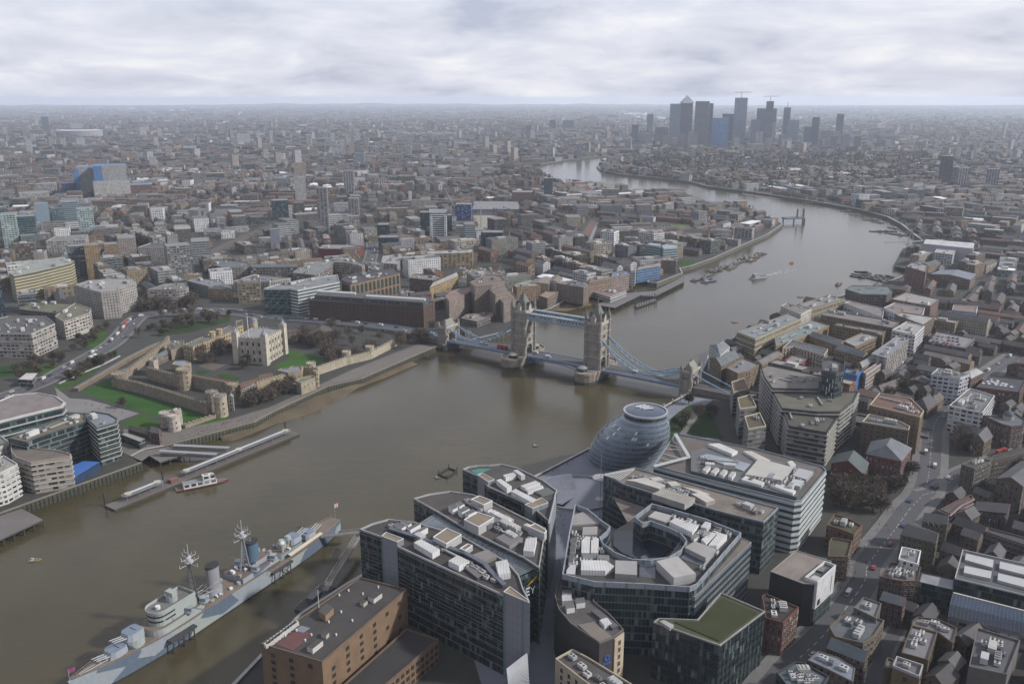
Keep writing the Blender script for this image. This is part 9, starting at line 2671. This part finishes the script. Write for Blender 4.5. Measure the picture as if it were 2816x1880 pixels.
def district(x0,x1,y0,y1,cell,weights,angle,gap,density):
 nx,ny = int((x1 - x0) // cell) + 1,int((y1 - y0) // cell) + 1
 kinds = list(weights)
 for ix in range(nx):
  for iy in range(ny):
   cx,cy = x0 + (ix + 0.5) * cell,y0 + (iy + 0.5) * cell
   if abs(cx) > 0.66 * cy + 160 or cy < 250:
    continue
   rot = angle + random.choice([0,PI / 2]) + random.uniform(-0.25,0.25)
   kind0 = random.choices(kinds,[weights[k] for k in kinds])[0]
   ca,sa = math.cos(rot),math.sin(rot)
   v = -cell / 2
   while v < cell / 2:
    D0 = 0
    u = -cell / 2 + random.uniform(0,8)
    while u < cell / 2:
     kind = kind0 if random.random() < 0.72 else random.choices(kinds,[weights[k] for k in kinds])[0]
     if kind == 'terraced_houses':
      L,D = random.uniform(18,55),random.uniform(8.5,11)
     elif kind == 'apartment_block':
      L,D = random.uniform(18,48),random.uniform(11,15)
     elif kind == 'office_building':
      L,D = random.uniform(22,48),random.uniform(17,28)
     else:
      L,D = random.uniform(25,60),random.uniform(18,30)
     if random.random() < density:
      x,y = cx + (u + L / 2) * ca - v * sa,cy + (u + L / 2) * sa + v * ca
      r = candidate(kind,x,y,L,D,rot)
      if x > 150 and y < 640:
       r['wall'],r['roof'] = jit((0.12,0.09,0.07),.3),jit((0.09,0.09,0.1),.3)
      if free(r['p']) and not on_river(x,y):
       occupy(r['p'])
       recs.append(r)
     D0 = max(D0,D)
     u += L + random.choice([1.5,6,9])
    v += D0 + random.uniform(*gap)
occupy(RIVER,1)
for q in ([U(*p) for p in ((640,880),(1190,915),(1200,955),(860,1045))],Z5([(845,560),(1215,340),(1830,120),(2349,300),(2800,420),(1829,890),(1200,1050),(560,730)]),Z5([(-300,900),(0,620),(480,440),(860,250),(1050,200),(1300,200),(1200,360),(560,720),(400,700),(500,900),(-300,1300)]),Z5([(-300,900),(900,900),(1050,1180),(-300,1700)]),Z5([(400,350),(800,200),(780,330),(480,560),(-100,640),(-100,500)])):
 occupy(xy(q))
district(-900,260,700,1500,150,{'office_building': 4,'apartment_block': 5,'terraced_houses': 2,'warehouse_shed': 0.5},0.5,(7,15),0.93)
district(150,1000,900,1700,130,{'office_building': 1,'apartment_block': 4,'terraced_houses': 5,'warehouse_shed': 0.5},-0.6,(8,17),0.93)
district(250,1200,250,900,120,{'office_building': 0.3,'apartment_block': 5,'terraced_houses': 3,'warehouse_shed': 0.4},0.75,(7,13),0.95)
district(-1800,2050,1500,2900,190,{'office_building': 1.6,'apartment_block': 5,'terraced_houses': 4.5,'warehouse_shed': 1.3},0.3,(9,22),0.86)
for i in range(2600):                        # small houses squeezed into the gaps of the right bank streets
 y = random.uniform(300,1000)
 x = random.uniform(150,.66 * y + 60)
 r = candidate('terraced_houses',x,y,random.uniform(9,17),random.uniform(7.5,9.5),.75 + random.choice([0,PI / 2]) + random.uniform(-.15,.15))
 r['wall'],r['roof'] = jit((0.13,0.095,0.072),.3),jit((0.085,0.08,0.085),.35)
 if free(r['p']) and not on_river(x,y):
  occupy(r['p'])
  recs.append(r)
recs.sort(key=lambda r: r['p'][0][0] ** 2 + r['p'][0][1] ** 2)
print('fill buildings',len(recs))
ANCH = [((-1,'beyond'),'the moat road',330,1000),((0,''),'the railway tracks',640,640),((0,''),'the blue hospital towers',290,470),((0,''),'the green glass towers',180,620),((0,''),'the banded office tower',1200,620),
  ((0,''),'the marina',1330,750),((0,''),'the straight canal',1620,640),((0,''),'the sports pitch',1820,622),((0,''),'the dock basin',1450,520),((0,''),'the stepped hotel',1330,800),((0,''),'the round green flats',1990,640),
  ((0,''),'the jack-up barge',2180,590),((0,''),'the gantry wharf',2540,720),((0,''),'the wharf flats',2250,880),((0,''),'the roof car park',2620,950),((0,''),'the red school',2380,1290),((0,''),'the stepped flats',2270,1030),
  ((0,''),'the shopping street',2500,1450),((0,''),'the far skyscrapers',2050,400),((0,''),'the balconied tower pair',890,600),((0,''),'the twin white flats',2650,490),((0,''),'the wooded headland',2000,470),((0,''),'the cream arcaded block',420,560),((0,''),'the red roofed estate',1080,510)]
def colour_word(c):
 r,g,b = c
 m = max(c)
 if m < 0.11:
  return 'dark'
 if r > 1.9 * g:
  return 'red'
 if r > 1.45 * b and m < 0.2:
  return 'brown'
 if r > 1.4 * b:
  return 'yellowish'
 return 'white' if m > 0.55 else 'pale' if m > 0.3 else 'grey'
USED = {}
def where(x,y):
 u,v = to_px((x,y,G))
 best = min(ANCH,key=lambda a: (a[2] - u) ** 2 + 4 * (a[3] - v) ** 2)
 dx,dy = u - best[2],v - best[3]
 d = math.hypot(dx,2 * dy)
 far = 'just ' if d < 60 else 'well ' if d > 200 else ''
 side = 'beyond' if dy < -abs(dx) * 0.35 else 'before' if dy > abs(dx) * 0.35 else ('left of' if dx < 0 else 'right of')
 return far + side + ' ' + best[1]
KWORD = {'terraced_houses': ('terraced houses','terrace'),'apartment_block': ('apartment block','apartment block'),'office_building': ('office building','office building'),'warehouse_shed': ('warehouse shed','warehouse')}
count = {}
rest = MB()
for r in recs:
 k = r['kind']
 cx,cy = sum(q[0] for q in r['p']) / 4,sum(q[1] for q in r['p']) / 4
 if abs(cx) > 0.61 * cy + 60:
  continue
 count[k] = count.get(k,0) + 1
 if count[k] > 290:
  put(rest,r)
  continue
 r['fancy'] = not r['gable'] and cy < 1500
 wl = MB()
 rf = MB()
 put(rf,r,wl)
 o = wl.build(k,origin=(cx,cy,G))
 L = max(math.dist(r['p'][0],r['p'][1]),math.dist(r['p'][1],r['p'][2]))
 tall = 'tall ' if r['h'] > 17 else 'low ' if r['h'] < 8 else ''
 size = 'long ' if L > 42 else 'short ' if L < 24 else ''
 lab = f"{tall}{size}{colour_word(r['wall'])} {KWORD[k][0]}, {colour_word(r['roof'])} {'pitched' if r['gable'] else 'flat'} roof, {where(cx, cy)}"
 tag(o,lab,KWORD[k][1],f"{KWORD[k][0]} {where(cx, cy)}")
 rf.build('roof',o)
print('kinds',count)
# farther out: one mass
FARK = ['apartment_block','terraced_houses','office_building','warehouse_shed']
def far_band(n,y0,y1,s0,s1,power=1.0,tower=0.02):
 for i in range(n):
  y = y0 + (y1 - y0) * random.random() ** power
  x = random.uniform(-0.64,0.64) * y
  if on_river(x,y):
   continue
  px,py = to_px((x,y,G))
  if 1700 < px < 2480 and 430 < py < 470 and random.random() < 0.7:
   continue
  k = random.choices(FARK,[4,4,1.6,1.0])[0]
  s = s0 + (s1 - s0) * (y - y0) / (y1 - y0)
  L,D = random.uniform(18,55) * s,random.uniform(9,16) * s
  r = candidate(k,x,y,L,D,random.choice([0.1,0.25,-0.2,1.3,0.6]) + random.uniform(-0.1,0.1))
  if random.random() < tower:
   r['h'] = random.uniform(28,62)
   r['p'] = rect(x,y,random.uniform(16,26),random.uniform(14,20),random.random())
   r['gable'] = 0
   r['wall'] = jit(random.choice([(0.5,0.5,0.52),PALE,GREY,(0.5,0.42,0.34)]))
   r['mat'] = 'tower_grid'
  r['wall'],r['roof'] = tuple(v * .85 for v in r['wall']),tuple(v * .85 for v in r['roof'])
  put(rest,r)
far_band(5200,2880,5200,1.0,1.3,0.8)
far_band(4200,5200,10000,1.3,2.2,0.8,0.035)
far_band(3600,10000,26000,2.2,6.0,0.8,0.03)
for i in range(70):                          # mid rise blocks round the foot of the skyscrapers
 p = U(random.uniform(1760,2480),random.uniform(388,412))
 if not on_river(p.x,p.y):
  r = candidate('office_building',p.x,p.y,random.uniform(22,50),random.uniform(20,34),random.uniform(-.2,.2))
  r['h'],r['mat'],r['wall'] = random.uniform(22,85),'tower_grid',jit(random.choice([(0.4,0.4,0.42),(0.3,0.33,0.38),(0.45,0.42,0.4)]))
  put(rest,r)
tag(rest.build('distant_city'),'mass of far roofs and walls reaching to the horizon',None,kind='stuff')
# bare trees and scrub of the far streets and parks, one mass
tm = MB()
n = 0
while n < 15000:
 y = 370 + 9700 * random.random() ** 1.7
 x = random.uniform(-.64,.64) * y + random.uniform(-40,40)
 px,py = to_px((x,y,G))
 dense = 1680 < px < 2560 and 425 < py < 520 or 1290 < px < 1520 and 470 < py < 505
 if on_river(x,y) or not free([(x - 2,y - 2),(x + 2,y - 2),(x + 2,y + 2),(x - 2,y + 2)]):
  continue
 if math.sin(x * .009 + 1) + math.sin(y * .007 + x * .004) + random.uniform(-1.2,1.2) < -.1 and not dense:
  continue
 if y < 1500 and any(on_river(x + i,y + j) for i,j in ((7,0),(-7,0),(0,7),(0,-7))):
  continue
 n += 1
 s = random.uniform(.7,1.25) * (1 + y / 7000) * (1.5 if dense else 1)
 c = jit(random.choice([(0.11,0.09,0.07),(0.09,0.08,0.062),(0.06,0.07,0.038),(0.12,0.098,0.075)]),.3)
 k = min(1.0,max(0.3,(y - 300) / 2200))
 for i in range(30 if y < 1300 else 16 if y < 2000 else 9 if y < 3000 else 5):
  p = Vector((x + random.gauss(0,2.2) * s,y + random.gauss(0,2.2) * s,G + random.uniform(1.5,9) * s))
  d,e = Vector((random.gauss(0,1),random.gauss(0,1),random.gauss(0,.7))).normalized() * 2.1 * s * k,Vector((random.gauss(0,.5),random.gauss(0,.5),1)).normalized() * 1.4 * s * k * k
  tm.face([p - d - e,p + d - e * .5,p + d * .7 + e,p - d * .6 + e * .8],'foliage',c)
tag(tm.build('far_trees'),'mass of bare trees scattered through the far streets and parks',None,kind='stuff')
